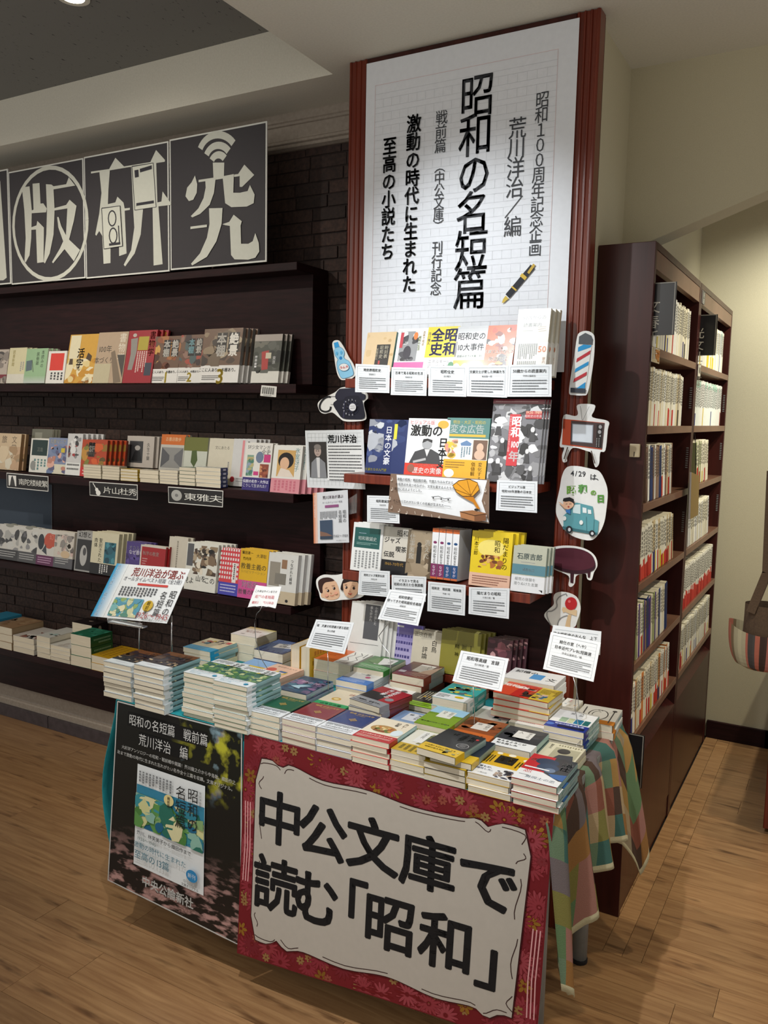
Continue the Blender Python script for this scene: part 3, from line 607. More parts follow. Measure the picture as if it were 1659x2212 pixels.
# teal cloth: flat on top, hanging over the left end and the front edge
def cloth(name, lab, cat, grid, mat, uv=None, group=None):
    nu, nv = len(grid), len(grid[0]); vs = [p for r in grid for p in r]; fs = [(i * nv + j, (i + 1) * nv + j, (i + 1) * nv + j + 1, i * nv + j + 1) for i in range(nu - 1) for j in range(nv - 1)]
    cc = V((sum(p[0] for p in vs) / len(vs), sum(p[1] for p in vs) / len(vs), min(p[2] for p in vs)))
    m = bpy.data.meshes.new(name); m.from_pydata([tuple(V(p) - cc) for p in vs], [], fs); m.materials.append(mat); m.polygons.foreach_set('use_smooth', [True] * len(fs))
    if uv:
        ul = m.uv_layers.new(name='UVMap'); d = []
        for f in fs:
            for k in f: d += list(uv[k // nv][k % nv])
        ul.data.foreach_set('uv', d)
    o = link(name, m); o.location = cc; sd = o.modifiers.new('t', 'SOLIDIFY'); sd.thickness = .0015; sd.offset = 0
    return props(o, lab, cat, group)
g = []
for i in range(25):
    y = TY0 - .004 + (TY1 - TY0 + .004) * i / 24; row = []
    for s in range(13):                       # hanging part at the left end, from the bottom up
        z = .14 + (T - .14) * s / 12; d = 1 - s / 12; row.append((TX0 - .006 + .03 * (d < .15) * 0 - .058 * math.sin(math.pi * d) ** 1.6 - .012 * math.sin(i * .9) * d, y - .012 * d * (i < 3), z))
    for s in range(1, 10): row.append((TX0 + (TX1 - .004 - TX0) * s / 9, y, T - .0015))
    g.append(row)
cloth('teal_tablecloth', 'teal cloth over the table top hanging down its far end behind the dark poster', 'cloth', g, TEAL)
g = [[(TX0 + (TX1 - .06 - TX0) * i / 40, TY0 - .001, .20 + (T - .204) * j / 8) for j in range(9)] for i in range(41)]
cloth('front_teal_cloth', 'teal cloth hanging along the front table edge behind the posters', 'cloth', g, TEAL)
# patchwork cloth hanging at the right end
def patch_mat():
    m, nt, b = newmat('patchwork_cloth', .9, 0, .2); uv = N(nt, 'ShaderNodeUVMap'); uv.uv_map = 'UVMap'
    mp = N(nt, 'ShaderNodeMapping'); mp.inputs['Scale'].default_value = (1 / .058, 1 / .072, 1); nt.links.new(uv.outputs[0], mp.inputs[0])
    fl_ = N(nt, 'ShaderNodeVectorMath', operation='FLOOR'); nt.links.new(mp.outputs[0], fl_.inputs[0])
    wn = N(nt, 'ShaderNodeTexWhiteNoise', noise_dimensions='2D'); nt.links.new(fl_.outputs[0], wn.inputs['Vector'])
    cr = N(nt, 'ShaderNodeValToRGB'); cr.color_ramp.interpolation = 'CONSTANT'; E = cr.color_ramp.elements
    pal = ['9a7844', '5c7450', '7e4c3c', 'a08a68', '3e6058', '6a6060', '76703c', '94685c', '8e8068', '4a382e', '64785e', '8c6438']
    while len(E) < len(pal): E.new(.5)
    for i, c in enumerate(pal): E[i].position = i / len(pal); E[i].color = (*col(c), 1)
    nt.links.new(wn.outputs['Value'], cr.inputs[0])
    n = N(nt, 'ShaderNodeTexNoise', i_Scale=420., i_Detail=2.); nt.links.new(uv.outputs[0], n.inputs['Vector'])
    bp = N(nt, 'ShaderNodeBump', i_Strength=.4, i_Distance=.002); nt.links.new(n.outputs['Fac'], bp.inputs['Height']); nt.links.new(bp.outputs[0], b.inputs['Normal'])
    # narrow pale hem at v < .02 m
    sx = N(nt, 'ShaderNodeSeparateXYZ'); nt.links.new(uv.outputs[0], sx.inputs[0]); lt = N(nt, 'ShaderNodeMath', operation='LESS_THAN'); lt.inputs[1].default_value = .016; nt.links.new(sx.outputs[1], lt.inputs[0])
    mx = N(nt, 'ShaderNodeMix', data_type='RGBA'); nt.links.new(lt.outputs[0], mx.inputs['Factor']); nt.links.new(cr.outputs[0], mx.inputs['A']); mx.inputs['B'].default_value = (*col('b9b08e'), 1)
    nt.links.new(mx.outputs['Result'], b.inputs['Base Color']); return m
g = []; uvg = []; NI, NJ = 90, 30
for i in range(NI + 1):
    s = i / NI; row = []; ur = []              # s: 0 front corner .. 1 back corner
    # length of the drop along the edge, measured at the hem
    keys = [(0, .385), (.08, .415), (.13, .39), (.2, .31), (.3, .265), (.42, .25), (.6, .24), (.72, .25), (.82, .30), (.88, .41), (.94, .33), (1, .30)]
    for (a, la), (b, lb) in zip(keys, keys[1:]):
        if a <= s <= b: L = la + (lb - la) * (s - a) / (b - a); break
    ph = s * 2 * math.pi * 4.6
    for j in range(NJ + 1):
        t = j / NJ; d = L * t
        amp = .006 + .026 * t ** .8; fold = math.sin(ph + .6 * t) * amp + math.sin(ph * 2.1 + 1) * amp * .25
        x = TX1 + .004 + .006 * min(1, t * 6) + .03 * t + fold + (.035 * t * max(0, s - .75) * 4)
        y = TY0 - .012 + (TY1 - TY0 + .03) * s + math.cos(ph) * amp * .6 + .03 * t * (s - .5)
        if s < .05: x -= (.05 - s) * .5; y -= .012 * t
        z = T - .001 - d * .995
        if t < .04: z = T + .0012; x = TX1 - .03 + t * .85; y = TY0 + (TY1 - TY0) * s
        row.append((x, y, z)); ur.append((s * .78 + .02 * math.sin(ph) + t * .05, (1 - t) * L + .09 * (s - .5) * 0 + .0))
    g.append(row); uvg.append(ur)
cloth('patchwork_tablecloth', 'faded multicoloured checked cloth hanging in folds at the aisle end of the table', 'tablecloth', g, patch_mat(), uvg)
# curved paper posters in front
def bowed(name, lab, cs, ops, bg, mat, nu=10, nv=14, bow=.0, curl=.02, rip=.0015):
    TL, TR, BR, BL = [V(p) for p in cs]; nrm = V((0, -1, 0)); root = (TL + TR) / 2; root.z = min(BL.z, BR.z)
    def S(u, v): p = (TL * (1 - u) + TR * u) * (1 - v) + (BL * (1 - u) + BR * u) * v; return p + nrm * (curl * v ** 3 + bow * math.sin(math.pi * u) * v + rip * math.sin(u * 9) * v)
    m = MB(); 
    for i in range(nu):
        for j in range(nv):
            q = [S(i / nu, j / nv), S(i / nu, (j + 1) / nv), S((i + 1) / nu, (j + 1) / nv), S((i + 1) / nu, j / nv)]; m.poly(q, bg)
            m.poly([p + V((0, .0008, 0)) for p in q[::-1]], 'dddddd')
    o = link(name, m.mesh(name, mat, root)); o.location = root; props(o, lab, 'poster')
    W = (TR - TL).length; H = (BL - TL).length
    return o, (lambda u, v, l: S(u, v) + nrm * l), W, H, root
def fine(pts, n=6):
    r = []
    for a, b in zip(pts, pts[1:]): r += [(a[0] + (b[0] - a[0]) * k / n, a[1] + (b[1] - a[1]) * k / n) for k in range(n)]
    return r + [pts[-1]]
YT = 1.652
c1 = [at(253, 1508, YT), at(524, 1586, YT), at(522, 2046, 1.647), at(232, 1902, 1.625)]; c1[0].z = .701; c1[1].z = .701
def foliage():
    m, nt, b = newmat('forest_photo_print', .4, .2, .4); tc = N(nt, 'ShaderNodeTexCoord'); sx = N(nt, 'ShaderNodeSeparateXYZ'); nt.links.new(tc.outputs['Object'], sx.inputs[0])
    def ns(sc, d, lo, hi, a, c, stretch=(1, 1, 1)):
        mp = N(nt, 'ShaderNodeMapping'); mp.inputs['Scale'].default_value = stretch; nt.links.new(tc.outputs['Object'], mp.inputs[0])
        n = N(nt, 'ShaderNodeTexNoise', i_Scale=sc, i_Detail=d); nt.links.new(mp.outputs[0], n.inputs['Vector']); r = N(nt, 'ShaderNodeValToRGB'); e = r.color_ramp.elements
        e[0].position = lo; e[1].position = hi; e[0].color = (*col(a), 1); e[1].color = (*col(c), 1); nt.links.new(n.outputs['Fac'], r.inputs[0]); return r
    top = ns(16, 6, .52, .64, '0c100b', 'b2b032'); sky = ns(9, 5, .55, .66, '10140d', '9fc0cc'); gr = ns(20, 6, .5, .62, '14100f', 'b08a84', (1, 1, 2.6))
    def mask(v, lo, hi):
        r = N(nt, 'ShaderNodeMapRange'); r.inputs['From Min'].default_value = lo; r.inputs['From Max'].default_value = hi; nt.links.new(sx.outputs[v], r.inputs['Value']); return r
    m1 = mask(2, .36, .46); m2 = mask(0, -.02, .10); ml = N(nt, 'ShaderNodeMath', operation='MULTIPLY'); nt.links.new(m1.outputs[0], ml.inputs[0]); nt.links.new(m2.outputs[0], ml.inputs[1])
    add = N(nt, 'ShaderNodeMix', data_type='RGBA', blend_type='LIGHTEN'); add.inputs['Factor'].default_value = 1; nt.links.new(top.outputs[0], add.inputs['A']); nt.links.new(sky.outputs[0], add.inputs['B'])
    m3 = mask(2, .24, .10); x1 = N(nt, 'ShaderNodeMix', data_type='RGBA'); x1.inputs['A'].default_value = (*col('0f100d'), 1); nt.links.new(ml.outputs[0], x1.inputs['Factor']); nt.links.new(add.outputs['Result'], x1.inputs['B'])
    x2 = N(nt, 'ShaderNodeMix', data_type='RGBA'); nt.links.new(m3.outputs[0], x2.inputs['Factor']); nt.links.new(x1.outputs['Result'], x2.inputs['A']); nt.links.new(gr.outputs[0], x2.inputs['B'])
    nt.links.new(x2.outputs['Result'], b.inputs['Base Color']); return m
o, mp, W, H, root = bowed('forest_poster', 'dark forest photograph poster showing a white book, hanging from the table front', c1, [], None, foliage(), curl=.0, rip=0.)
PAINT = ['2f7a8c', '3a8a94', '5c8f4a', '7fa06a', 'd2cda0', '1f5f80', '86b0a0', '4a7a3c', '2a6a5a', 'c9c890']
cv = Canvas(mp, W, H, .0004).run([('r', .10, .045, .74, .118, '0c0c0c'), ('r', .20, .135, .60, .205, '0c0c0c'),
 ('t', '昭和の名短篇　戦前篇', .43, .082, .074, 'c9c9c6', -.006, .86), ('t', '荒川洋治　編', .40, .172, .078, 'c9c9c6', -.006, .85),
 ('t', '大好評アンソロジーの昭和・戦前戦中期篇！芥川龍之介から中島敦、織田作之', .51, .238, .0255, 'e6e6e2', .012), ('t', '助まで激動の時代に生まれた忘れがたい名作全十三篇を収録。文庫オリジナル。', .49, .272, .0255, 'e6e6e2', .012),
 ('r', .205, .300, .735, .835, 'd8dcdc'), ('r', .207, .405, .733, .625, '357f9c'), ('b', .207, .45, .733, .625, 70, .06, PAINT, 5),
 ('v', '昭和の', .655, .325, .085, '1c1c1c', -.01), ('v', '名短篇', .565, .332, .085, '1c1c1c', -.01), ('v', '荒川洋治編', .712, .33, .018, '444'), ('g', .23, .325, .50, .39, 10, '777a7c', True),
 ('e', .475, .425, .038, .028, 'd8c88a'), ('v', '戦前篇', .475, .406, .022, '333', .01),
 ('t', '芥川、林芙美子から織田作まで', .445, .648, .030, '333', .010), ('t', '1926～1945', .315, .676, .030, '6a7a78', -.01), ('t', '激動の時代に生まれた', .42, .712, .040, '7aa8b8', .010), ('t', '至高の13篇', .36, .762, .056, '7aa8b8', .010),
 ('e', .665, .752, .042, .030, '2f80b4'), ('t', '新刊', .665, .752, .03, 'cfe0ea'), ('t', '中公文庫', .655, .79, .026, '888'), ('t', '文庫オリジナル', .655, .808, .018, '444', .01),
 ('t', '中央公論新社', .49, .885, .068, 'e6e6e2', .022, .95)])
link('printed_text', cv.mesh('printed_text', MP, root), o)
e_ = .006; cv = Canvas(mp, W, H, .0003).run([('s', fine([(e_, e_), (1 - e_, e_), (1 - e_, 1 - e_), (e_, 1 - e_), (e_, e_)], 10), .008, 'bdbdb8')]); link('white_edge', cv.mesh('white_edge', MP, root), o)
c2 = [at(528, 1585, YT), at(1196, 1765, YT), at(1160, 2262, 1.650), at(515, 2056, 1.635)]; c2[0].z = .701; c2[1].z = .701
o, mp, W, H, root = bowed('floral_poster', 'large white sign with bold black Japanese letters inside a red flower border', c2, [], '6e161d', MP, curl=.006)
rr = random.Random(11); ops = []; RED = ['9c2a30', '7a151c', 'b04a4c', '8c1f26']
def flower(u, v, r, cA, n, lw, cB='6a1015'):
    r2 = r * W / H; A = []; B_ = []
    for k in range(n):
        a = k * 2 * math.pi / n; pu, pv = u + math.cos(a) * r * .55, v + math.sin(a) * r2 * .55
        P = []
        for j in range(8):
            t = j * math.pi / 4; x = math.cos(t) * r * .48; y = math.sin(t) * r * lw; P.append((pu + (x * math.cos(a) - y * math.sin(a)), pv + (x * math.sin(a) + y * math.cos(a)) * W / H))
        P2 = [(pu + (p[0] - pu) * .84, pv + (p[1] - pv) * .84) for p in P]
        A.append(P); B_.append(P2)
    cl = lambda PP: [[(min(.995, max(.005, a)), min(.995, max(.005, b))) for a, b in P] for P in PP]
    return [('P', cl(A), cB), ('P', cl(B_), cA)]
def okb(u, v): return u < .075 or u > .925 or v < .10 or v > .90
for k in range(620):
    u, v = rr.uniform(.01, .99), rr.uniform(.012, .988)
    if not okb(u, v): continue
    if rr.random() < .14: ops += flower(u, v, .026, rr.choice(['8a611c', '966c22', '7c5418']), 6, .26)
    elif rr.random() < .62: ops += flower(u, v, .042, rr.choice(['842833', '943c44', '701c26', '8a3038']), 14, .12)
    else: ops += flower(u, v, .016, rr.choice(['8c6a3e', '8a4436', '7a2a30']), 7, .28)
for su_ in (.012, .022, .032): ops.append(('s', fine([(su_, .30), (su_ + .004, .5), (su_, .66)]), .0035, 'd8a0a0')); ops.append(('s', fine([(1 - su_, .50), (1 - su_ - .004, .72), (1 - su_, .88)]), .0035, 'd8a0a0'))
LB = [(.055, .095), (.115, .085), (.145, .115), (.16, .09), (.20, .088), (.30, .115), (.45, .105), (.60, .125), (.75, .115), (.80, .10), (.84, .13), (.86, .095), (.945, .10), (.935, .16), (.952, .20), (.925, .235), (.945, .32), (.93, .45), (.945, .56), (.93, .68), (.945, .80), (.925, .86), (.95, .90), (.90, .90), (.86, .935), (.82, .905), (.70, .92), (.55, .895), (.40, .92), (.25, .90), (.19, .92), (.15, .885), (.12, .915), (.055, .905), (.065, .85), (.05, .81), (.07, .76), (.055, .62), (.07, .48), (.055, .34), (.072, .24), (.05, .19), (.068, .15)]
def cat_rom(P, n=4):
    r = []; m = len(P)
    for i in range(m):
        a, b, c, d = [V(P[(i + k - 1) % m]) for k in range(4)]
        for j in range(n): t = j / n; r.append(tuple(.5 * (2 * b + (c - a) * t + (2 * a - 5 * b + 4 * c - d) * t * t + (3 * b - a - 3 * c + d) * t ** 3)))
    return r
LB2 = cat_rom(LB); cen = (.5, .5)
cvo = Canvas(mp, W, H, .000002); cvo.run(ops)
link('flower_border', cvo.mesh('flower_border', MP, root), o)
def shr(P, k): return [(.5 + (a - .5) * k, .5 + (b - .5) * (1 - (1 - k) * W / H)) for a, b in P]
# the white field is cut in vertical strips so that it follows the bowed paper
cw = Canvas(mp, W, H, .0003); cw.l = 9
N_ = 44
def strip(P, c):
    xs = [min(p[0] for p in P) + (max(p[0] for p in P) - min(p[0] for p in P)) * (i + .0005) / N_ for i in range(N_ + 1)]; xs[-1] -= .0005
    def span(x):
        h = []
        for i in range(len(P)):
            a, b = P[i], P[(i + 1) % len(P)]
            if (a[0] - x) * (b[0] - x) <= 0 and a[0] != b[0]: h.append(a[1] + (b[1] - a[1]) * (x - a[0]) / (b[0] - a[0]))
        return min(h), max(h)
    S_ = [span(x) for x in xs]
    for i in range(N_):
        (a0, a1), (b0, b1) = S_[i], S_[i + 1]
        for k in range(8): f = lambda lo, hi, q: lo + (hi - lo) * q / 8; cw.poly([(xs[i], f(a0, a1, k)), (xs[i], f(a0, a1, k + 1)), (xs[i + 1], f(b0, b1, k + 1)), (xs[i + 1], f(b0, b1, k))], c)
strip(LB2, '3c0d10'); cw.l += 2; strip(shr(LB2, .992), 'b4ada2')
ri = shr(LB2, .965)
for k0 in range(0, len(ri) - 8, 9):
    cw.l = 11; cw.op(('s', ri[k0:k0 + 7], .0028, '3a2522'))
cw.l = 13
BT = [('中', .148, .245), ('公', .305, .252), ('文', .478, .248), ('庫', .655, .258), ('で', .835, .272)]
for ch, u, v in BT: cw.gly(ch, u, v + .09, .150 if ch != 'で' else .155, .150, '141416', .026)
for ch, u, v in [('読', .142, .605), ('む', .292, .612), ('「', .385, .60), ('昭', .545, .625), ('和', .725, .632), ('」', .90, .655)]: cw.gly(ch, u, v + .03, .146, .155, '141416', .026)
link('lettering', cw.mesh('lettering', MP, root), o)
# ================================================================== BOOKS ON THE TABLE
TZ = T + .0005
def V_(t, u, v, s, c, w=.01): return ('v', t, u, v, s, c, w)
SPT = [('r', .3, .12, .7, .45, '8fb0b4'), ('r', .3, .7, .7, .86, '8fb0b4')]
TEALS = '8db4b8'
def S(c, a, **k): d = dict(c=c, a=a); d.update(k); return d
NIGHT = S('1e1a22', [('r', 0, 0, 1, .20, '6b4223'), ('b', 0, .12, 1, .5, 20, .12, ['3b2418', '251d28', '4a3018'], 1), ('b', 0, .45, 1, .76, 26, .05, ['c9b48a', '2a2430', '6a5a48', '15121a', '9a8468'], 2), V_('昭和の', .82, .06, .12, 'd8d8d8'), V_('名短篇', .68, .06, .12, 'd8d8d8'), ('r', .02, .79, .98, .995, 'dfe6e8'), ('g', .3, .86, .7, .9, 2, '99a', False)], b=(.22, 'dfe6e8'), s=TEALS, sa=SPT)
LEAF = S('49745c', [('r', 0, 0, 1, .24, 'dde3e2'), ('b', 0, .25, 1, .74, 60, .08, ['3f6f62', '5f8a58', '8fa860', '2f5f5a', 'c0c890', '4c7c50'], 3), V_('昭和の', .86, .05, .12, '2a2a2a'), V_('名短篇', .72, .05, .12, '2a2a2a'), ('g', .05, .05, .6, .2, 9, '8a9294', True), ('e', .6, .27, .05, .03, 'c9b84a'), ('t', '芥川、林芙美子から織田作まで', .45, .80, .055, '3a3a3a'), ('t', '激動の時代に生まれた', .38, .87, .06, '9cc0cc'), ('t', '至高の13篇', .30, .94, .07, '9cc0cc'), ('e', .86, .90, .06, .042, '2f8fb4')], b=(.26, 'dfe6e8'), s=TEALS, sa=SPT)
def classic(c): return S(c, [('s', [(.06, .03), (.94, .03), (.94, .64), (.06, .64), (.06, .03)], .008, 'a88a48'), ('t', '精選 日本の文学', .52, .10, .095, 'c8a650', .01), ('t', '中央公論新社', .52, .17, .05, 'b89a50'), ('p', [(.5, .32), (.62, .40), (.5, .48), (.38, .40)], 'b0924a'), ('g', .42, .34, .58, .46, 5, c, True), ('g', .06, .70, .95, .80, 22, '50555a', True), ('t', '珠玉の短篇を集めた全集より', .5, .86, .06, '333', .01), ('g', .06, .91, .9, .97, 2, '777', False)], b=(.33, 'e4e8ea'), s='2a2e2c', sa=[('r', .2, .75, .8, .9, 'ddd')])
CURRY = S('e6dcc4', [('e', .45, .48, .34, .16, 'b08a50'), ('b', .2, .38, .7, .62, 26, .06, ['c9773a', '8a4a2a', 'd8a850', '6a7a3a', 'e0c890'], 4), V_('カレー', .80, .06, .12, '8a5a3a'), V_('記者', .62, .10, .12, '3a3a3a'), ('e', .85, .55, .14, .14, 'd8e4e8'), ('t', '人生の苦難を乗り越えるひと皿', .5, .80, .062, 'f0e0d0', .01), ('g', .06, .86, .94, .96, 3, 'f0d0c0', False)], b=(.28, 'b3262a'), s='a9ccd0')
LASERED = S('e2dfd0', [('p', [(.55, .1), (1, .05), (1, .6), (.4, .62)], '8a8458'), ('b', .5, .1, 1, .6, 24, .08, ['6b7048', '9a8a60', '55603a', 'b5a578'], 6), ('r', .25, .05, .52, .55, 'e8e8e2'), V_('日本近代', .38, .08, .11, '333'), ('g', .1, .72, .9, .95, 5, '7a6a20', True)], b=(.34, 'c2a12c'), s='b5a84a')
BLACK = S('17181a', [V_('昭和', .80, .08, .16, 'e8e8e6', .02), V_('落語家', .58, .06, .15, 'e8e8e6', .02), V_('伝', .36, .10, .16, 'e8e8e6', .02), ('e', .90, .16, .04, .03, 'b33'), ('e', .80, .53, .15, .10, '9a9a9a'), ('e', .80, .53, .13, .085, '1a1a1c'), ('g', .72, .47, .88, .59, 5, '9a9a9a', False), ('t', 'この男たちがいい顔してる', .45, .80, .066, '222', .01), ('t', '昭和の名人列伝', .36, .88, .07, '333', .01), ('b', .62, .82, .95, .97, 8, .06, ['8a8a5a', 'd8d0a0', '3a3a3a'], 7)], b=(.28, 'd8b21c'), s='8fa8a4')
NAVY2 = S('101c2c', [('e', .6, .3, .2, .14, '8aa0a8')], b=(.3, 'd2ae20'), s='7f9c9c')
RAKU = S('d3a81a', [('e', .25, .05, .07, .045, 'e6e2d0'), ('e', .55, .05, .09, .05, 'e6e2d0'), ('e', .92, .14, .06, .05, 'e6e2d0'), ('r', .30, .12, .74, .44, '17150f'), V_('落語家', .62, .14, .10, 'd8b240', .015), V_('の昭和', .42, .14, .10, 'd8b240', .015), ('g', .06, .18, .24, .5, 3, '3a3010', True), ('g', .8, .24, .93, .5, 2, '3a3010', True), ('b', .55, .66, .98, .97, 18, .07, ['4a4858', '2c2c34', '8a7a70', 'b09a88'], 8), ('t', '誰もが、', .28, .68, .09, '2a3a6a', .01), ('t', '爆笑した。', .30, .77, .09, '2a3a6a', .01), ('t', '二神山房', .30, .92, .055, '333')], b=(.42, 'e2e4e4'), s='6a5a3a')
KYU = S('b8262c', [('r', .52, 0, 1, 1, '33383c'), ('e', .42, .22, .26, .13, '2e3c54'), ('e', .52, .42, .24, .15, '33445e'), ('e', .60, .50, .12, .08, '6a7c96'), ('p', [(.62, .62), (1, .55), (1, .78), (.75, .72)], '2a5a9a'), V_('給仕', .86, .10, .24, 'e6e6e6', .012), ('t', 'の', .14, .22, .22, 'e6e0e0', .012), ('p', [(0, .62), (.5, .62), (.92, .80), (1, .80), (1, 1), (0, 1)], 'e2e4e6'), ('t', '恋', .2, .66, .2, 'b8262c', .012), ('t', '男同士の恋', .56, .86, .13, '33506a', -.01), ('r', .05, .50, .6, .54, 'e2e4e6'), ('g', .08, .80, .4, .84, 1, '666', False)], s='8fb0ac', sa=SPT)
stack('A1', -1.858, 1.660, TZ, .112, .142, .0143, 7, NIGHT, 'night city covered paperback, left stack', jit=.006, where='the first front stack')
stack('A2', -1.712, 1.638, TZ, .114, .145, .0133, 9, NIGHT, 'night city covered paperback with pale spine', jit=.004, where='the second front stack')
stack('B1', -1.548, 1.660, TZ, .113, .145, .0133, 9, LEAF, 'green leaf painting paperback', jit=.005, where='the third front stack')
stack('B2', -1.428, 1.643, TZ, .113, .145, .0122, 10, LEAF, 'green leaf painting paperback with teal spine', jit=.004, where='the fourth front stack')
for k_, x_, c_, d_ in (('gr', -1.325, '1f5a40', 'dark green'), ('re', -1.214, '7a1f2c', 'wine red'), ('bl', -1.107, '24386e', 'navy blue')):
    stack(k_, x_, 1.656, TZ, .104, .142, .0150, 4, classic(c_), d_ + ' paperback with gold emblem and white band')
stack('cu', -1.003, 1.652, TZ, .103, .142, .0122, 5, CURRY, 'paperback with curry plate picture and red band')
stack('la', -.898, 1.656, TZ, .092, .142, .0125, 4, LASERED, 'olive picture paperback with mustard band')
stack('bk', -.806, 1.652, TZ, .104, .142, .0145, 4, NAVY2, 'dark navy paperback with yellow band', topdx=.010, topdy=.004)
stack('bk2', -.812, 1.636, TZ + 4 * .0151, .103, .142, .017, 1, BLACK, 'black paperback with white brush title and yellow band on the navy stack', topdx=-.004, rot=-6, toprot=-6)
stack('ra', -.700, 1.652, TZ, .102, .142, .0140, 3, RAKU, 'yellow paperback with black title box and rakugo performer photo')
stack('ky', -.595, 1.646, TZ, .103, .150, .0140, 4, KYU, 'red and black paperback with two dark round caps', jit=.006)
FISH = S('2c4a66', [('b', 0, 0, 1, .98, 40, .14, ['2a5a78', '3a6a80', '1f3550', '6a5a7a', '8a6a90'], 9), ('p', [(.2, .7), (.45, .55), (.75, .5), (.5, .68), (.55, .78), (.35, .74)], 'a9ccd8'), ('t', '鯨の神', .55, .35, .2, 'c0a0b8', .01)], s='8fa0b4', sa=SPT)
AJI = S('dfd3b8', [('t', '味', .62, .18, .2, '9a4a4a'), ('e', .4, .55, .14, .09, 'd2a84a'), ('e', .4, .55, .08, .05, 'e8d8a0'), V_('記', .85, .1, .12, '6a5a4a'), ('t', 'ぶらりの旅', .5, .89, .13, 'e8f0e4', .02), ('t', 'の', .8, .3, .12, '7a5a5a')], b=(.22, '2fa060'), s='d8d4c8')
REDB = S('1a1416', [('r', 0, 0, 1, .33, '9c1c24'), ('r', .62, .1, 1, .72, 'a01e26'), V_('昭和史の', .62, .04, .15, 'dadada', .03), V_('光と影', .42, .04, .16, 'dadada', .03), ('e', .82, .55, .12, .085, '8a8c90'), ('t', '一気読み、必至です。', .5, .86, .085, '2a2a2c', .02), ('g', .06, .92, .9, .97, 1, '555', False)], b=(.28, '8c8e92'), s='7a1a22')
LBLU = S('8fa8c4', [('r', 0, 0, 1, .5, '7f9ac0'), ('r', .25, .08, .72, .46, 'd6dade'), V_('海の記', .6, .1, .13, '555', .01), V_('録', .38, .12, .13, '555', .01), ('g', .08, .74, .9, .95, 3, 'e8d8d8', False)], b=(.34, 'd49aa4'), s='b8c4d0')
OLIV = S('7e9c2e', [('r', 0, 0, 1, .36, '9cc8e0'), ('r', 0, .33, 1, .4, '6f8f2c'), ('r', .30, .16, .72, .52, 'e2e4da'), V_('牧歌の', .62, .18, .12, '444', .005), V_('日々', .42, .18, .12, '444', .005), ('t', '誰も書かなかった緑の', .5, .82, .085, 'eef2e0', .015)], b=(.30, '7a9c28'), s='a8b878')
ORAN = S('8a4a26', [('b', 0, 0, 1, .6, 18, .18, ['8a4a26', '9a5a34', '5a3420', '7a4428'], 12), ('r', .30, .22, .74, .56, 'd8d4cc'), V_('荒野の', .64, .24, .12, '444', .005), V_('旅', .42, .25, .13, '444', .005), ('t', '人として時代を歩く', .5, .84, .085, 'f0dcc8', .015), ('g', .3, .08, .9, .13, 1, 'c08a5a', False)], b=(.30, 'c4662a'), s='8fa4a4')
DGRY = S('33363c', [('b', 0, 0, 1, .6, 14, .2, ['33363c', '3e4248', '2a2c32'], 13), ('r', .30, .16, .74, .50, 'dcdcd8'), V_('考える', .64, .18, .12, '444', .005), V_('人', .42, .19, .13, '444', .005), ('t', '考えるよろこび', .42, .76, .105, '2a2a2a', .015), ('t', '知る楽しみ', .36, .87, .105, '2a2a2a', .015)], b=(.32, 'e2e6e8'), s='8fb4b4')
BEIG = S('cfcab0', [('r', .28, .18, .95, .72, 'a8a48a'), ('e', .55, .32, .17, .12, '26262a'), ('p', [(.5, .5), (.85, .45), (.95, .72), (.4, .7)], '3c4048'), V_('昭和の山', .15, .08, .08, '444'), ('g', .3, .05, .95, .12, 9, '8a866a', True)], b=(.20, '2a2a2c'), s='c8c4ac')
stack('fi', -1.385, 1.862, TZ, .104, .138, .0165, 3, FISH, 'dark blue paperback with a pale whale', vis=3)
stack('aj', -1.266, 1.868, TZ, .104, .135, .0145, 2, AJI, 'cream paperback with a green band and fruit', vis=1)
stack('rb', -1.132, 1.850, TZ, .108, .138, .0165, 4, REDB, 'red and black paperback with a silver band', rot=-5, toprot=-11, topdx=.004, vis=3)
stack('lb', -1.022, 1.815, TZ, .098, .142, .0140, 2, LBLU, 'light blue paperback with a pink band', vis=1)
stack('ol', -.918, 1.812, TZ, .094, .138, .0150, 4, OLIV, 'sky and meadow green paperback', vis=1)
stack('or', -.822, 1.812, TZ, .104, .142, .0125, 4, ORAN, 'rust brown paperback with an orange band', vis=1)
stack('dg', -.712, 1.812, TZ, .102, .138, .0165, 3, DGRY, 'dark grey paperback with a white band', vis=2)
stack('be', -.608, 1.812, TZ, .092, .138, .0150, 2, BEIG, 'beige paperback with a black hat picture', vis=1)
WHBL = S('e2e2de', [('t', 'ひねくれ', .55, .18, .16, '1c1c1c', .03), ('t', '一茶', .5, .36, .16, '1c1c1c', .01), ('e', .68, .52, .08, .06, 'c83a7a'), ('g', .06, .74, .8, .95, 3, 'c0d4f0', False)], b=(.30, '3c78c4'), s='c0ccd4')
CROW = S('e4e4e0', [('s', [(.15, .3), (.3, .12), (.42, .3), (.52, .1), (.6, .28)], .03, '3a3a3a'), ('e', .72, .45, .1, .06, '2a2a2a'), ('g', .1, .6, .9, .9, 3, '888', False)], s='ccc')
LIME = S('1e1e20', [('e', .5, .4, .36, .28, '2c2c30'), ('g', .18, .1, .8, .6, 7, 'b8b49a', True), ('b', .3, .25, .7, .5, 8, .05, ['c9a030', '8a8a8a'], 14), ('g', .06, .8, .9, .95, 2, '3a5010', False)], b=(.26, '8cbc1c'), s='8c9c50')
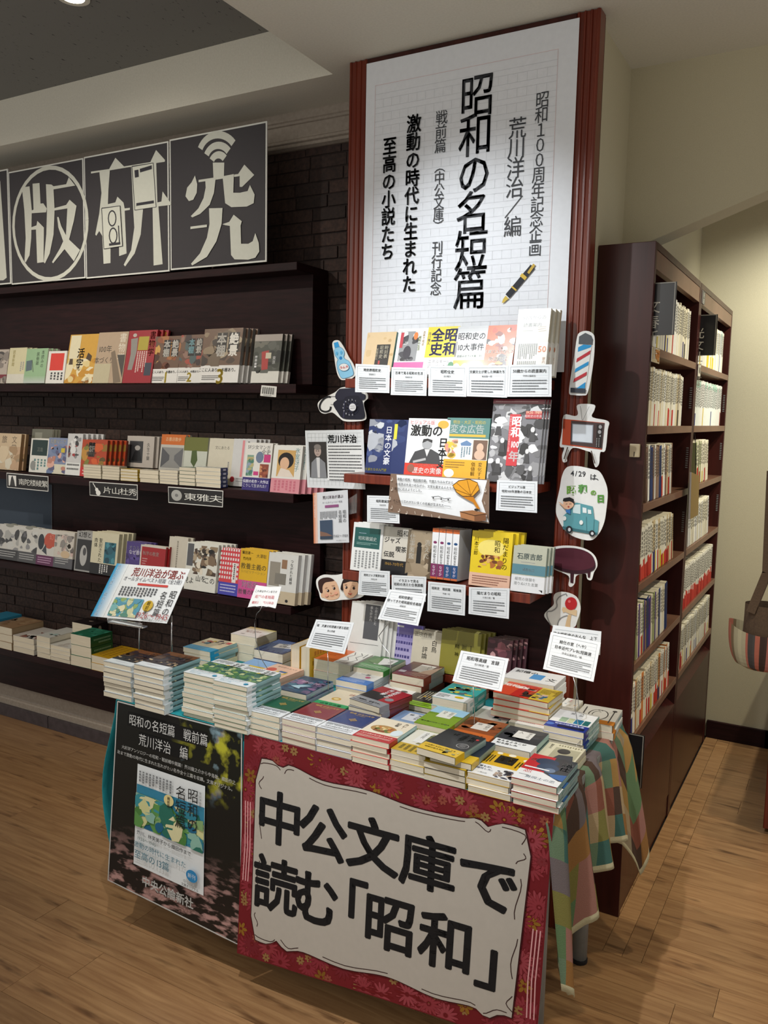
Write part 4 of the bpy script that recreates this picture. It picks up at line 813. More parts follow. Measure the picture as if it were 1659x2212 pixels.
TURQ = S('2fa0a0', [('b', .1, .08, .9, .6, 16, .1, ['d2c84a', '2fa0a0', '5a6068', '3a3f46', 'e0d860'], 15), ('t', '日本史を', .6, .14, .12, 'd8c84a', .02), ('t', '学ぶ', .6, .32, .14, 'd8c84a', .02), ('e', .66, .80, .13, .06, 'd8b81c'), ('g', .06, .74, .4, .94, 3, '666', False)], b=(.33, 'e2e6e8'), s='3a9c9c', sa=SPT)
WTEA = S('e2e4e0', [('b', .55, .4, .85, .62, 6, .08, ['3a8a9c', '5aa0b0'], 16), ('g', .06, .86, .9, .95, 2, 'd0e8e8', False)], b=(.22, '2f8c90'), s='3a8c90')
GRN2 = S('3c7034', [('r', .36, .12, .86, .60, 'e6e6e0'), V_('一首の', .74, .15, .12, '444', .01), ('p', [(.2, .2), (.36, .1), (.5, .6), (.1, .5)], '55803c'), ('p', [(.6, .6), (1, .4), (1, .7)], '2a3a28'), ('g', .06, .72, .9, .95, 4, 'cfe4c8', False)], b=(.34, '3f9040'), s='c8d0b8')
BRWN = S('5e2e22', [('r', .36, .10, .82, .62, 'e4e0d8'), V_('人と人', .68, .13, .12, '444', .01), ('p', [(.7, .5), (1, .1), (1, .7), (.6, .7)], 'd8b49a'), ('g', .3, .74, .9, .95, 4, 'e0c0b0', False), ('r', .06, .68, .26, .82, 'e6e6e6')], b=(.34, '8a3824'), s='9cb4b8')
PINKF = S('d2a08a', [('b', 0, 0, 1, 1, 30, .12, ['c98a5a', 'a0485a', 'd8a878', 'b0683a', '8a3a50'], 17), ('t', '紙と', .5, .4, .3, '4a3a2a', .01)], b=(.5, '9c3a50'), s='c08a70')
stack('wb', -1.284, 2.018, TZ, .106, .134, .0170, 3, WHBL, 'white paperback with brush title and blue band', vis=2)
stack('cw', -1.166, 2.012, TZ, .106, .134, .0150, 2, CROW, 'white paperback with a black crown sketch', vis=1)
stack('li', -1.056, 2.002, TZ, .098, .142, .0145, 2, LIME, 'black paperback with a lime band', vis=1)
stack('tu', -.955, 1.992, TZ, .104, .134, .0230, 3, TURQ, 'turquoise paperback with yellow titles and white band', vis=3)
stack('wt', -.848, 1.968, TZ, .100, .138, .0145, 2, WTEA, 'white paperback with a teal band', vis=1)
stack('g2', -1.282, 2.112, TZ + .052, .106, .142, .0165, 1, GRN2, 'green paperback with a white title box at the back', vis=1)
stack('g2b', -1.284, 2.158, TZ, .108, .095, .0165, 3, GRN2, 'green small paperback in the pile under the green cover', vis=0)
stack('br', -1.145, 2.108, TZ, .106, .140, .0235, 3, BRWN, 'brown paperback with a white title box', vis=2)
stack('pf', -1.005, 2.140, TZ, .110, .115, .0150, 2, PINKF, 'pink and orange patterned paperback', vis=1)
BIGO = S('c8402a', [('r', 0, 0, .62, 1, 'cf4a2c'), ('r', .30, 0, .55, 1, 'b82c24'), ('t', '昭和の', .2, .25, .14, 'ece4dc', .03), ('t', '爆笑王', .42, .3, .13, 'ece4dc', .03), ('b', .45, .1, .68, .9, 16, .08, ['3a2c28', '8a5a40', 'c8402a'], 18), ('r', .64, 0, 1, 1, 'd4b840'), ('b', .66, .5, .9, .95, 10, .06, ['e0c0a8', '4a3a38', '3a6a8a'], 19), ('g', .68, .1, .96, .45, 4, '6a5020', False)], s='d0c8b0')
WBX = S('e4e6e6', [('t', '記憶の', .3, .25, .15, '222', .02), ('r', .45, .3, .68, .75, '5a98d0'), ('t', '文', .85, .6, .2, '222', .01)], s='d8d8d8')
PASTEL = S('e4e4e0', [('b', .1, .1, .9, .7, 10, .08, ['d890a0', 'd8c070', 'e0e0dc', 'a0b8c0'], 20), ('g', .1, .75, .9, .9, 2, '999', False)], s='e0dccc')
BLOB = S('e6e8e8', [V_('大阪', .62, .06, .12, '333', .005), V_('変', .40, .1, .14, '333', .005), ('r', .22, .42, .4, .66, '9cb89c'), ('r', .42, .42, .56, .66, 'c8d0a8'), ('r', .58, .42, .78, .66, '2a7aa0'), ('r', .80, .42, .95, .66, '2a6a6a'), ('e', .1, .86, .1, .07, '4a70c0'), ('t', '昭和の随筆傑作選', .55, .78, .09, 'dde4f4', .015), ('r', .3, .84, .95, .94, '141c3c')], b=(.30, '26388c'), s='7fa4a0', sa=SPT)
SPOON = S('e2e2de', [('s', arc(.46, .5, .2, .28, 60, 300), .025, '3a3a3a'), ('s', arc(.54, .5, .2, .28, -120, 120), .025, '3a3a3a'), ('s', arc(.47, .5, .12, .18, 60, 300), .02, '555'), ('s', [(.85, .2), (.85, .9)], .03, '4a4a4a'), ('e', .85, .18, .06, .05, '4a4a4a'), ('s', [(.12, .15), (.14, .85)], .03, '4a4a4a')], b=(.22, 'c07a2c'), s='c8ccc8', sa=SPT)
stack('bo0', -.738, 2.004, TZ, .104, .135, .0125, 3, PASTEL, 'pale paperback under the orange topped pile', jit=.003, vis=3)
stack('bo', -.792, 2.028, TZ + .0395, .156, .108, .0150, 4, BIGO, 'orange and yellow paperback lying sideways', jit=.007, toprot=-3, vis=4)
stack('wx', -.812, 2.145, TZ, .150, .104, .0150, 7, WBX, 'white paperback with a blue square lying sideways', where='the back stack', vis=1)
stack('pa', -.655, 2.150, TZ, .045, .100, .0150, 3, PASTEL, 'narrow pastel booklet beside the blue banded pile', vis=1)
stack('bb', -.632, 1.972, TZ, .104, .140, .0150, 4, BLOB, 'white paperback with colour squares and navy band', vis=4)
stack('sp', -.602, 2.118, TZ, .104, .135, .0190, 2, SPOON, 'white paperback with drawn oval plate and spoon', rot=3, vis=2)
CYAN = S('ded2ac', [V_('文豪の', .72, .06, .14, '2a2018', .012), V_('食卓', .5, .06, .14, '2a2018', .012), ('b', .08, .05, .45, .6, 10, .08, ['b8482a', 'd8b83a', '2a6a7a', 'ded2ac'], 21), ('r', .8, .1, .95, .25, 'b84a3a'), ('e', .56, .12, .07, .05, '2a2418'), ('g', .1, .76, .8, .95, 3, '8ad0ec', False)], b=(.30, '1e9cc8'), s='8fb4b8', sa=SPT)
THIK = S('dcdcd4', [('r', 0, 0, 1, .3, 'c8b870'), ('G', 0, .0, 1, .4, 'b8a858', 'dcdcd4', 8, True), ('t', '金子光晴を', .45, .42, .12, '8a5a3a', .005), ('t', '旅する', .42, .55, .12, '8a5a3a', .005), ('t', '対談', .3, .8, .08, '333')], s='c8c0a0')
NAVP = S('24386a', [('g', .03, .03, .97, .97, 14, '7088b0', True), ('p', [(.28, .30), (.9, .18), (.98, .52), (.34, .66)], 'dcdcdc'), ('t', '昭和の', .6, .32, .12, '2a2a3a', .01), ('t', '記憶帖', .62, .47, .12, '2a2a3a', .01)], s='d8cfc0')
PNK = S('e0b8a0', [('t', '世の中へらへら', .55, .16, .105, '3a2418', .015), ('e', .22, .45, .16, .14, 'c84a3a'), ('e', .66, .55, .2, .16, 'd8b830'), ('e', .66, .58, .12, .10, 'e4c8a8'), ('r', .54, .42, .8, .52, '2a5a9a')], s='d8a890')
LBY = S('7aa8d8', [('r', 0, .5, 1, 1, 'd2b21c'), ('g', .1, .6, .9, .9, 3, '8a6a10', False)], s='b0c0cc')
YEL2 = S('d8a82c', [('g', .1, .1, .9, .9, 3, 'a87818', True)], s='d8a82c')
ORWH = S('e2e2da', [('r', 0, 0, .52, 1, 'cf6a34'), ('s', [(.56, .1), (.66, .3), (.6, .5), (.74, .7), (.62, .9)], .02, '2a2a2a'), ('s', [(.72, .1), (.84, .25), (.78, .45), (.92, .6), (.82, .9)], .02, '2a2a2a'), ('s', [(.9, .1), (.94, .4)], .02, '2a2a2a'), ('s', [(.56, .95), (.9, .92)], .02, '3a3a3a'), ('g', .1, .3, .42, .6, 3, 'b05528', False)], s='e0e0d8')
stack('cy', -1.872, 2.006, TZ, .116, .134, .0150, 4, CYAN, 'cream paperback with brush title and cyan band', vis=3)
stack('th', -1.788, 2.146, TZ, .112, .108, .0290, 3, THIK, 'thick white book with a faded yellow top', jit=.002, vis=3)
stack('na', -1.668, 2.118, TZ, .118, .136, .0300, 2, NAVP, 'thick navy patterned book with white title strip', jit=.002, vis=2)
stack('ly', -1.660, 1.985, TZ, .095, .125, .0150, 2, LBY, 'light blue and yellow paperback', vis=1)
stack('pk', -1.560, 1.968, TZ, .108, .125, .0170, 2, PNK, 'pale pink paperback with cartoon faces', rot=-4, vis=2)
for i_, x_ in enumerate((-1.500, -1.462)):
    M_ = Matrix.Translation((x_, 2.165, TZ + .053)) @ Matrix.Rotation(math.pi / 2, 4, 'Y') @ Matrix.Rotation(0, 4, 'Z')
    book('ye', .105, .145, .033, YEL2, M_, ('yellow topped paperback standing on its edge beside the %s pile' % ('navy patterned', 'orange and white')[i_]), 'yellow paperbacks standing on edge')
stack('ow', -1.424, 2.108, TZ, .136, .142, .0350, 2, ORWH, 'thick book, half orange and half white with black script', jit=.002, vis=2)
# standing books at the back of the table
gB = 'books standing at the back of the table'
stand('pu', 838, 906, 1432, 2.272, .746, .128, .014, S('7a6cb0', [('G', 0, 0, 1, 1, '6a60a8', 'c0b8dc', 10, True), ('g', .1, .22, .9, .9, 4, '4a4480', False), ('r', .08, .06, .4, .1, 'ddd')], s='9a90c0'), 'purple fading paperback standing behind the table stacks', gB, 1, lean=10)
stand('or2', 822, 846, 1426, 2.285, .746, .138, .014, S('c86a3a', [('g', .2, .6, .9, .95, 2, '3a3a3a', True)], s='c07048'), 'orange edged book standing between white and purple covers', gB, 1, lean=10)
stand('ha', 886, 950, 1438, 2.266, .746, .118, .016, S('cfc8b4', [('t', '正宗白鳥', .34, .12, .15, '6a6458', .01), V_('白鳥', .74, .22, .19, '222', .01), V_('評論', .44, .42, .19, '222', .01)], s='b8b09a'), 'cream paperback with brush characters standing by the olive books', gB, 2, .006, lean=10)
stand('ov', 947, 1032, 1454, 2.262, .746, .135, .012, S('8c8634', [('r', .36, .28, .48, .42, '5a5620'), ('r', .37, .285, .47, .415, '8c8634'), ('r', .54, .28, .66, .42, '5a5620'), ('r', .55, .285, .65, .415, '8c8634'), ('c', '精神', (.42, .35), (.42, .53), .014, .014, '3a3814', .01), ('c', '散文', (.60, .35), (.60, .53), .014, .014, '3a3814', .01), ('g', .74, .3, .8, .5, 1, '4a4618', True)], s='9a9440'), 'olive green plain book standing at the table back', gB, 4, .009, lean=9)
stand('dp', 1046, 1100, 1476, 2.262, .746, .130, .014, S('4a2830', [('b', 0, 0, 1, .6, 14, .16, ['c89a9a', '6a3a44', '8a5058', '3a2028'], 24), ('t', '恋', .75, .8, .3, 'ddd', .01)], s='2c1a20'), 'dark pink photo covered book standing behind the white card', gB, 4, .010, lean=9)
stand('gy', 748, 822, 1440, 2.24, .745, .185, .009, S('d8d8d4', [('r', .42, .02, .86, .62, '55565a'), V_('小説の話した', .74, .04, .08, 'ccc', .005), V_('最も好かれ', .60, .04, .08, 'ccc', .005), V_('活字に', .94, .08, .10, '333', .01), ('s', [(.05, .72), (.9, .70)], .01, '555')], s='d0d0cc'), 'white book with a grey text panel standing beside the card', gB, 5, .011, lean=10, w=.125)
# ================================================================== BOOKS ON THE COLUMN SHELVES
g1 = 'books facing out on the top column shelf'; Y1 = 2.205
Z1, Z2, Z3 = 1.641, 1.351, 1.046
def SB(c, a, **k): return S(c, a, **k)
stand('u1a', 779, 842, 815, Y1, Z1, .142, .013, SB('cdb48c', [('b', .02, .02, .98, .6, 10, .1, ['c4a87c', 'd6c09c', 'b89a6c'], 31), ('r', .40, .28, .86, .78, '17140f'), V_('時刻表', .74, .30, .135, 'e2dcc8', .01), V_('昭和史', .58, .30, .135, 'e2dcc8', .01), V_('宮脇俊三', .44, .36, .09, 'd8d0b8', .01), ('r', .52, .64, .58, .72, 'a33'), ('r', 0, .86, 1, 1, 'e4e2da')], s='7fb4b4'), 'tan map covered paperback with a black title box', g1, lean=16)
stand('u1b', 846, 912, 818, Y1, Z1, .150, .013, SB('e0e2e2', [('r', .10, .06, .70, .68, '8a8c8e'), ('b', .10, .06, .70, .68, 18, .12, ['2a2a2e', 'd0d0d0', '6a6a6e', '3a3a40'], 32), ('e', .38, .5, .13, .14, '26222e'), ('r', .1, .08, .2, .4, 'b83040'), ('v', '古本で見る', .86, .06, .09, 'c8a030', .01), ('e', .6, .16, .07, .08, 'd8762a'), ('v', '昭和の生活', .74, .16, .09, '8a9a3a', .01)], b=(.30, 'd0609a')), 'white paperback with a girl photograph and pink band', g1, lean=16)
stand('u1c', 910, 978, 820, Y1, Z1, .152, .014, SB('d8c41c', [('v', '昭和', .76, .03, .42, '26286a', .03), ('v', '全史', .34, .03, .42, '26286a', .03), ('v', '古川隆久', .07, .1, .1, '26286a', .01), ('r', 0, .62, 1, 1, 'e2e4e4'), ('t', 'エネルギーに', .5, .70, .12, '333', .005), ('t', '満ちていた！', .5, .80, .12, '333', .005), ('e', .88, .78, .09, .07, '2f7a4a')], s='d8c83a'), 'bright yellow paperback with large navy characters', g1, lean=16)
stand('u1d', 974, 1040, 822, Y1, Z1, .150, .014, SB('d4d6d6', [('G', 0, 0, 1, .3, 'b8babc', 'd4d6d6', 6, True), ('t', '昭和史の', .5, .20, .25, '2c2e32', .015, .92), ('t', '10大事件', .5, .42, .25, '2c2e32', .015, .92), ('t', '宮部みゆき×半藤一利', .5, .60, .085, '3a6a4a', .01), ('r', 0, .68, 1, 1, 'd8a01e'), ('e', .12, .85, .13, .11, 'e8e4d8'), ('e', .40, .85, .13, .11, 'e8e4d8'), ('e', .68, .85, .13, .11, 'e8e4d8'), ('e', .93, .85, .10, .11, 'e8e4d8')]), 'grey paperback with slanted title over four cartoon heads', g1, lean=16)
stand('u1e', 1040, 1102, 824, Y1, Z1, .150, .013, SB('cf5f2a', [('b', 0, 0, 1, 1, 30, .14, ['d8d2c4', '3a2c28', 'c8502a', 'b8862a', 'e0dcd0', '8a3a24'], 33), ('t', '文豪文士が愛した', .5, .52, .13, 'f0ece4', .035), ('t', '映画たち', .5, .66, .17, 'f0ece4', .035), ('g', .3, .76, .7, .8, 1, '5a1a10', False)]), 'orange collage paperback with white title lettering', g1, lean=16)
stand('u1f', 1106, 1176, 826, 2.192, Z1, .186, .017, SB('d8d6cc', [('t', '50歳からの', .52, .13, .13, '777a7a', -.005, 1.1), ('t', '読書案内', .48, .24, .13, '777a7a', -.005, 1.1), ('g', .2, .32, .55, .335, 1, '999', False), ('s', [(.66, .28), (.9, .27)], .012, 'b8a890'), ('s', [(.66, .31), (.9, .30)], .012, 'b8a890'), ('s', [(.68, .34), (.92, .33)], .012, 'b8a890'), ('g', .1, .52, .7, .75, 10, '888c8c', True), ('g', .1, .78, .7, .96, 10, '888c8c', True), ('t', '50', .84, .60, .25, 'd8804a', .015), ('v', '案内', .92, .72, .1, 'c8a890')], b=(.50, 'dedcd4'), s='c0b8a0'), 'tall pale book with an orange fifty near the column edge', g1, 3, .007, lean=10)
for i in range(3): _gp = None
g2 = 'books facing out on the middle column shelf'
stand('u2a', 788, 872, 1024, Y1, Z2, .166, .015, SB('1f2e5e', [('b', 0, 0, 1, .86, 22, .14, ['a8acb4', '1f2e5e', '8a8e98', '2a3a6a', 'c0c4c8', '3c4c7c'], 34), ('r', .42, .10, .64, .95, '1c2a5c'), ('v', '日本の文豪', .53, .12, .175, 'e6e8ec', .015), ('r', .66, .08, .74, .36, 'd0c83a'), ('t', '文豪たちの入門書', .28, .93, .07, 'd8d040', .01)], s='2a3a6c'), 'navy book of portrait cutouts with a white vertical title', g2, 3, .004, lean=9)
stand('u2b', 872, 962, 1028, 2.20, Z2, .172, .014, SB('d2d4d4', [('r', 0, .02, 1, .78, 'd8dada'), ('t', 'ヒジュアル版', .34, .07, .10, 'c8382c', .01), ('e', .84, .10, .13, .07, 'c8a03a'), ('c', '激動の日', (.16, .24), (.86, .24), .019, .025, '111', .03) if 0 else ('t', '激動の', .46, .21, .26, '141416', .03), ('v', '日本史', .88, .32, .22, '141416', .03), ('e', .50, .45, .12, .085, '9a9c9e'), ('p', [(.38, .43), (.40, .36), (.5, .345), (.62, .37), (.62, .42), (.5, .385)], '2a2a2c'), ('p', [(.10, .78), (.22, .58), (.45, .52), (.62, .53), (.80, .60), (.86, .78)], '3a3b3e'), ('p', [(.45, .53), (.58, .53), (.52, .66)], 'c8c8c8'), ('s', [(.2, .76), (.5, .70)], .05, 'a8a8a8'), ('t', 'ビジュアルでよくわかる', .55, .81, .055, 'f0d8d0', .01), ('t', '歴史の実像', .55, .90, .14, 'f0e8e4', .02), ('e', .16, .87, .09, .07, '8a5a4a')], b=(.23, 'cc3a28')), 'grey book with a drawn writing man and red band', g2, 2, .006, lean=9)
stand('u2c', 955, 1048, 1036, 2.20, Z2, .176, .014, SB('4a7a74', [('t', '明治・大正・昭和の', .52, .07, .085, 'c8b24a', .01), ('t', '変な広告', .48, .18, .20, 'dce4e0', .02), ('r', .08, .27, .92, .31, 'c8a83a'), ('r', 0, .34, 1, .99, 'dcd8c8'), ('e', .10, .48, .12, .09, 'd2b43a'), ('b', 0, .36, .3, .68, 14, .08, ['c88a7a', 'd8c8a8', 'c8a83a'], 35), ('r', .34, .36, .64, .68, 'd8dad8'), ('p', [(.36, .42), (.5, .37), (.62, .42), (.6, .46), (.38, .46)], '5a7aa0'), ('g', .38, .48, .62, .66, 4, '4a6a7a', True), ('r', .66, .36, .98, .68, '6a5040'), ('e', .82, .48, .08, .07, 'c8a890'), ('e', .82, .60, .12, .08, 'c8a890'), ('r', 0, .69, 1, 1, 'd8a020'), ('e', .15, .92, .12, .07, 'e4e0d0'), ('v', '価値観', .70, .72, .10, '5a4a10', .01), ('v', '変化する', .86, .72, .10, '5a4a10', .01), ('g', .05, .72, .5, .84, 3, '7a5a10', False)], s='4a7a74'), 'green and yellow collage book of old adverts', g2, 2, .004, lean=9)
M1 = [('b', 0, .06, 1, 1, 110, .10, ['c2c2c2', '2c2c2e', '8a8a8c', '4a4a4c', 'd8d8d8', '1c1c1e', '6c6c6e', 'a8a8aa'], 36), ('r', 0, 0, 1, .055, '7a2030'), ('g', .05, .015, .95, .04, 1, 'c89a9a', False), ('r', .36, .18, .57, .80, 'c02a34'), ('v', '昭和', .50, .20, .20, 'eeeaea', .03), ('t', '100', .50, .62 - .08, .16, 'eeeaea', .03, .75), ('v', '年', .50, .62, .20, 'eeeaea', .03), ('v', 'つのキーワードでたどる栄光と変動', .385, .20, .042, 'e8c0c0', .01), ('r', .66, .14, .97, .23, 'b02c30'), ('t', '1926-1989', .81, .155, .07, 'e8c8a8', .01), ('t', '昭和史の年表', .81, .20, .055, 'e8d8d8', .01)]
for (cx, cy, sx) in ((.15, .30, .1), (.82, .36, .09), (.25, .5, .09), (.75, .62, .08), (.2, .75, .1), (.84, .82, .08)): M1 += [('e', cx, cy, sx * .45, sx * .38, 'cfcfcf'), ('p', [(cx - sx * .7, cy + .14), (cx - sx * .4, cy + .03), (cx + sx * .4, cy + .03), (cx + sx * .7, cy + .14)], '38383a')]
M1 = M1[:1] + M1[11:] + M1[1:11]
stand('u2d', 1050, 1186, 1052, 2.178, Z2, .232, .006, SB('707074', M1, s='9a9a9c'), 'large grey photo magazine with a red title strip', g2, 3, .006, lean=9, w=.150)
g3 = 'books facing out on the lower column shelf'
stand('u3a', 756, 820, 1245, 2.195, Z3, .150, .011, SB('dcdedc', [('r', .06, .10, .92, .52, '1f5450'), ('t', '昭和歌謡史', .5, .32, .125, 'dfe8e4', .015), ('g', .2, .2, .5, .23, 1, '9ab', False), ('g', .15, .40, .85, .46, 2, '8fb0aa', False), ('g', .1, .58, .95, .95, 7, '8a8c8c', True)]), 'white paperback with a dark green title square', g3, 3, .009, lean=8)
stand('u3b', 818, 880, 1250, 2.20, Z3, .145, .013, SB('c8c4b8', [('t', '昭和', .72, .12, .20, '3a3a3a', .01), ('t', 'ジャズ', .38, .28, .19, '3a3a3a', .02), ('t', '喫茶', .70, .46, .19, '3a3a3a', .02), ('t', '伝説', .30, .58, .19, '3a3a3a', .02), ('t', '1960-70年代', .5, .78, .12, 'c8a050', .015)], b=(.30, '16161a')), 'pale grey paperback with scattered large title characters', g3, lean=8)
stand('u3c', 874, 940, 1252, 2.20, Z3, .142, .013, SB('9a8a72', [('b', 0, .3, 1, 1, 16, .16, ['8a7a62', 'b0a088', '6a5a46'], 37), ('v', '仕事図鑑', .16, .08, .19, 'e4e0d4', .015), ('e', .40, .30, .07, .05, '1c1a18'), ('r', .33, .34, .48, .70, '1c1a18'), ('v', '消えた', .66, .18, .19, 'e4e0d4', .015), ('e', .80, .5, .08, .06, '3a3020'), ('r', .74, .55, .88, .85, '4a3c2c'), ('v', '昭和の', .90, .12, .13, '4a3c2c', .01)]), 'brown paperback showing a dark standing figure', g3, lean=8)
sx0 = at(929, 1255, 2.195).x
for i in range(4):
    cb = ('7a2a5a', '7a2a5a', '1f4a7a', '1f4a7a')[i]
    sp_ = S('e2e4e6', [('r', 0, 0, 1, .08, 'cf6a34'), ('v', '昭和史', .5, .34, .55, '333', .01), ('v', ('戦前篇', '戦前篇', '戦後篇', '戦後篇')[i], .5, .55, .36, '444'), ('e', .5, .28, .28, .026, cb), ('r', 0, .70, 1, .96, cb), ('v', 'なぜか', .5, .73, .5, 'e0d0e0', .01), ('r', 0, .96, 1, 1, 'c8683a')])
    book('u3s%d' % (i // 2), .0205, .150, .09, sp_, stand_m(sx0 + i * .0222, 2.195, Z3, .0205, .150, .09, 4), '%s white spined paperback volume with an orange top, %s band' % (ordn(i + 1), ('purple', 'purple', 'blue', 'blue')[i]), 'white spined history volumes')
stand('u3e', 1012, 1100, 1262, 2.19, Z3, .158, .020, SB('dcc01e', [('e', .5, .30, .34, .16, 'e6d470'), ('v', '陽だまりの', .84, .08, .15, '4a3a10', .012), ('v', '昭和', .64, .14, .15, '4a3a10', .012), ('v', '川本三郎', .12, .1, .11, '4a3a10', .01), ('b', .2, .42, .8, .66, 22, .055, ['a8642a', '6a3a1a', 'd8a860', '8a4a2a'], 38), ('e', .74, .55, .08, .05, 'a86a2a'), ('g', .08, .80, .94, .97, 4, '8a5a4a', False)], b=(.24, 'd8b098'), s='d8c030'), 'yellow hardback with brown cartoon townsfolk', g3, 3, .009, lean=7)
stand('u3f', 1102, 1174, 1284, 2.185, Z3, .128, .014, SB('b0b2a0', [('t', '石原吉郎', .5, .22, .19, '3a4a48', .02), ('g', .25, .34, .75, .36, 1, '778', False), ('r', 0, .40, 1, .62, '55808c'), ('t', '細見和之', .5, .51, .09, 'c0ccd0', .01), ('t', '極限の体験を', .42, .72, .105, '8a8c8c', .005), ('t', '潜りぬけた言葉', .45, .82, .105, '8a8c8c', .005), ('p', [(.84, .92), (.96, .92), (.96, .98), (.90, .94)], '222')], b=(.36, 'd8dadc'), s='8a9a90'), 'grey paperback with a blue stripe at the shelf end', g3, 3, .005, lean=8)
# ================================================================== BOOKS ON THE LEFT WALL SHELVES
gU = 'books facing out on the top wall shelf'; ZU = 1.6355; YU = 2.452
def photo(cs, seed, x0=0, y0=0, x1=1, y1=1, n=26, s=.14): return ('b', x0, y0, x1, y1, n, s, cs, seed)
SHELFC = ['6a5a48', '8a7860', '4a3a30', 'a89880', '3a3028', '786450']
stand('w1', -22, 12, 828, YU, ZU, .155, .014, S('b8aca0', [('e', .5, .2, .3, .14, '4a4440'), photo(['b8aca0', '8a8078'], 41)], b=(.26, '7a2430')), 'grey portrait paperback with a dark red band', gU, 1, lean=10)
stand('w2', 13, 50, 828, YU, ZU, .160, .016, S('d2caa4', [V_('読書新聞', .28, .06, .16, '8a7a2a', .005), ('g', .7, .4, .95, .7, 2, '999', True)], b=(.26, 'd6d2c4'), s='d8d2b8'), 'cream paperback with an olive vertical title', gU, 3, .010, lean=10)
stand('w3', 50, 96, 828, YU - .008, ZU, .153, .016, S('93b48c', [V_('本読みの', .78, .05, .14, '2c3a2c', .01), V_('民俗誌', .56, .10, .14, '2c3a2c', .01), ('p', [(.04, .36), (.3, .33), (.34, .62), (.06, .66)], '5a6a70'), ('s', [(.3, .33), (.42, .68)], .02, '333'), ('G', 0, .76, 1, 1, '93b48c', 'b8c0b8', 5, True)], s='d8d4c4'), 'pale green paperback with a small grey chair picture', gU, 3, .008, lean=10)
stand('w4', 98, 137, 828, YU - .01, ZU, .140, .010, S('dcdad4', [('r', .14, .07, .88, .60, 'd23c30'), ('g', .2, .66, .95, .9, 4, '444', True)]), 'white paperback with a bright red square', gU, 3, .009, lean=10)
stand('w5', 138, 199, 828, YU - .008, ZU, .210, .012, S('c99a3e', [photo(['d8c48a', 'c08a2e', 'e0d4b0', 'b87a28'], 42, 0, .5), ('r', .04, .02, .4, .5, 'd8cfae'), V_('活字', .46, .28, .26, '2a2010', .02), ('p', [(.1, .5), (.2, .5), (.22, .62), (.08, .62)], '4a3a28'), ('p', [(.72, .38), (.86, .45), (.84, .56), (.66, .5)], '4a3a28')], s='c99a3e'), 'ochre magazine with two large black characters', gU, 1, lean=12)
stand('w6', 199, 263, 828, YU - .008, ZU, .214, .012, S('ae9880', [V_('書物学', .84, .02, .24, 'd8d0c0', .005), ('t', '100年', .28, .33, .19, '3a342c'), ('t', '本づくり', .3, .55, .17, '3a342c'), ('p', [(.5, .4), (.62, .36), (.96, .98), (.72, 1)], '7a6a58'), ('p', [(.72, .45), (.98, .45), (.98, .9)], '4a4640'), ('r', .0, .62, .55, 1, 'b8ae90')], s='ae9880'), 'taupe magazine with a photographed open book', gU, 1, lean=12)
stand('w7', 264, 325, 828, YU - .010, ZU, .216, .012, S('96232c', [('e', .22, .09, .07, .035, 'b0a8a0'), ('p', [(.1, .16), (.34, .14), (.36, .42), (.28, .75), (.12, .75), (.16, .45)], '8a8680'), ('r', .38, .12, .74, .38, 'a89838'), V_('書物学', .86, .02, .22, 'd0b040', .01), ('g', .38, .40, .76, .8, 5, 'd8c0b8', True), ('r', .72, .62, .95, .86, '3a3e4a')], s='96232c'), 'crimson magazine with a standing grey figure', gU, 3, .016, lean=12)
def zekkei(cs, num, seed, tc): return S('6a5140', [photo(cs, seed, 0, 0, 1, .7), ('r', .36, .08, .62, .44, '1c1815'), ('r', .66, .08, .93, .44, '1c1815'), V_('本棚', .48, .085, .24, tc, .035), V_('絶景', .80, .085, .24, 'e6e2da', .035), ('t', 'ここに人あり、本棚あり。', .46, .765, .085, '333', .01), ('t', num, .52, .87, .42, 'd8c040', .02), ('g', .06, .86, .5, .96, 3, '555', False)], b=(.32, 'dcdad6'), s='8a8a88')
stand('w8', 325, 382, 828, YU - .004, ZU, .186, .016, zekkei(['8a5034', '6a3c28', '4a2c20', 'a06a40', 'c89a50'], '1', 43, 'e6e2da'), 'brown shelf photograph book with the plain white band', gU, 1, lean=10)
stand('w9', 381, 432, 828, YU - .004, ZU, .188, .016, zekkei(['6a4a40', '3a2c2c', '8a6a5c', 'a04a3c', '4a5a5a'], '2', 44, '9ac8d0'), 'shelf photograph book with a yellow two on its band', gU, 1, lean=10)
stand('w10', 430, 513, 828, YU - .022, ZU, .205, .017, zekkei(SHELFC, '3', 45, 'e6e2da'), 'shelf photograph book with a yellow three on its band', gU, 4, .008, lean=10)
stand('w11', 541, 600, 830, YU - .012, ZU, .178, .013, S('4a4c44', [photo(['5a5c54', '3a3c34', '6c6a60', '2a2c28'], 46, 0, .15, 1, .8), ('r', 0, 0, 1, .14, 'a49a92'), ('p', [(.3, .36), (.56, .33), (.58, .72), (.36, .74)], 'a83c38'), ('r', .46, .38, .66, .50, 'c8c0a8'), ('g', .05, .44, .2, .7, 1, 'ddd', True), V_('東京', .78, .45, .12, 'ddd', .01), V_('都電', .12, .45, .11, 'ddd', .01)], b=(.24, 'd2d0c8'), s='3a3c38'), 'dark street photograph paperback with a red tram', gU, 3, .010, lean=10)
cs_ = [at(x, y, 2.4285) for x, y in ((565, 832), (598, 835), (596, 858), (562, 855))]
sheet('price_label', 'white barcode label stuck on the front edge of the top shelf', 'label', cs_, [('R', [(.1 + .8 * i / 18, .15, .1 + .8 * i / 18 + (.012 + .018 * (i * 7 % 3 == 0)), .78) for i in range(18)], '222')] + [('g', .2, .84, .8, .94, 1, '666', False)], bg='d8d6d0')
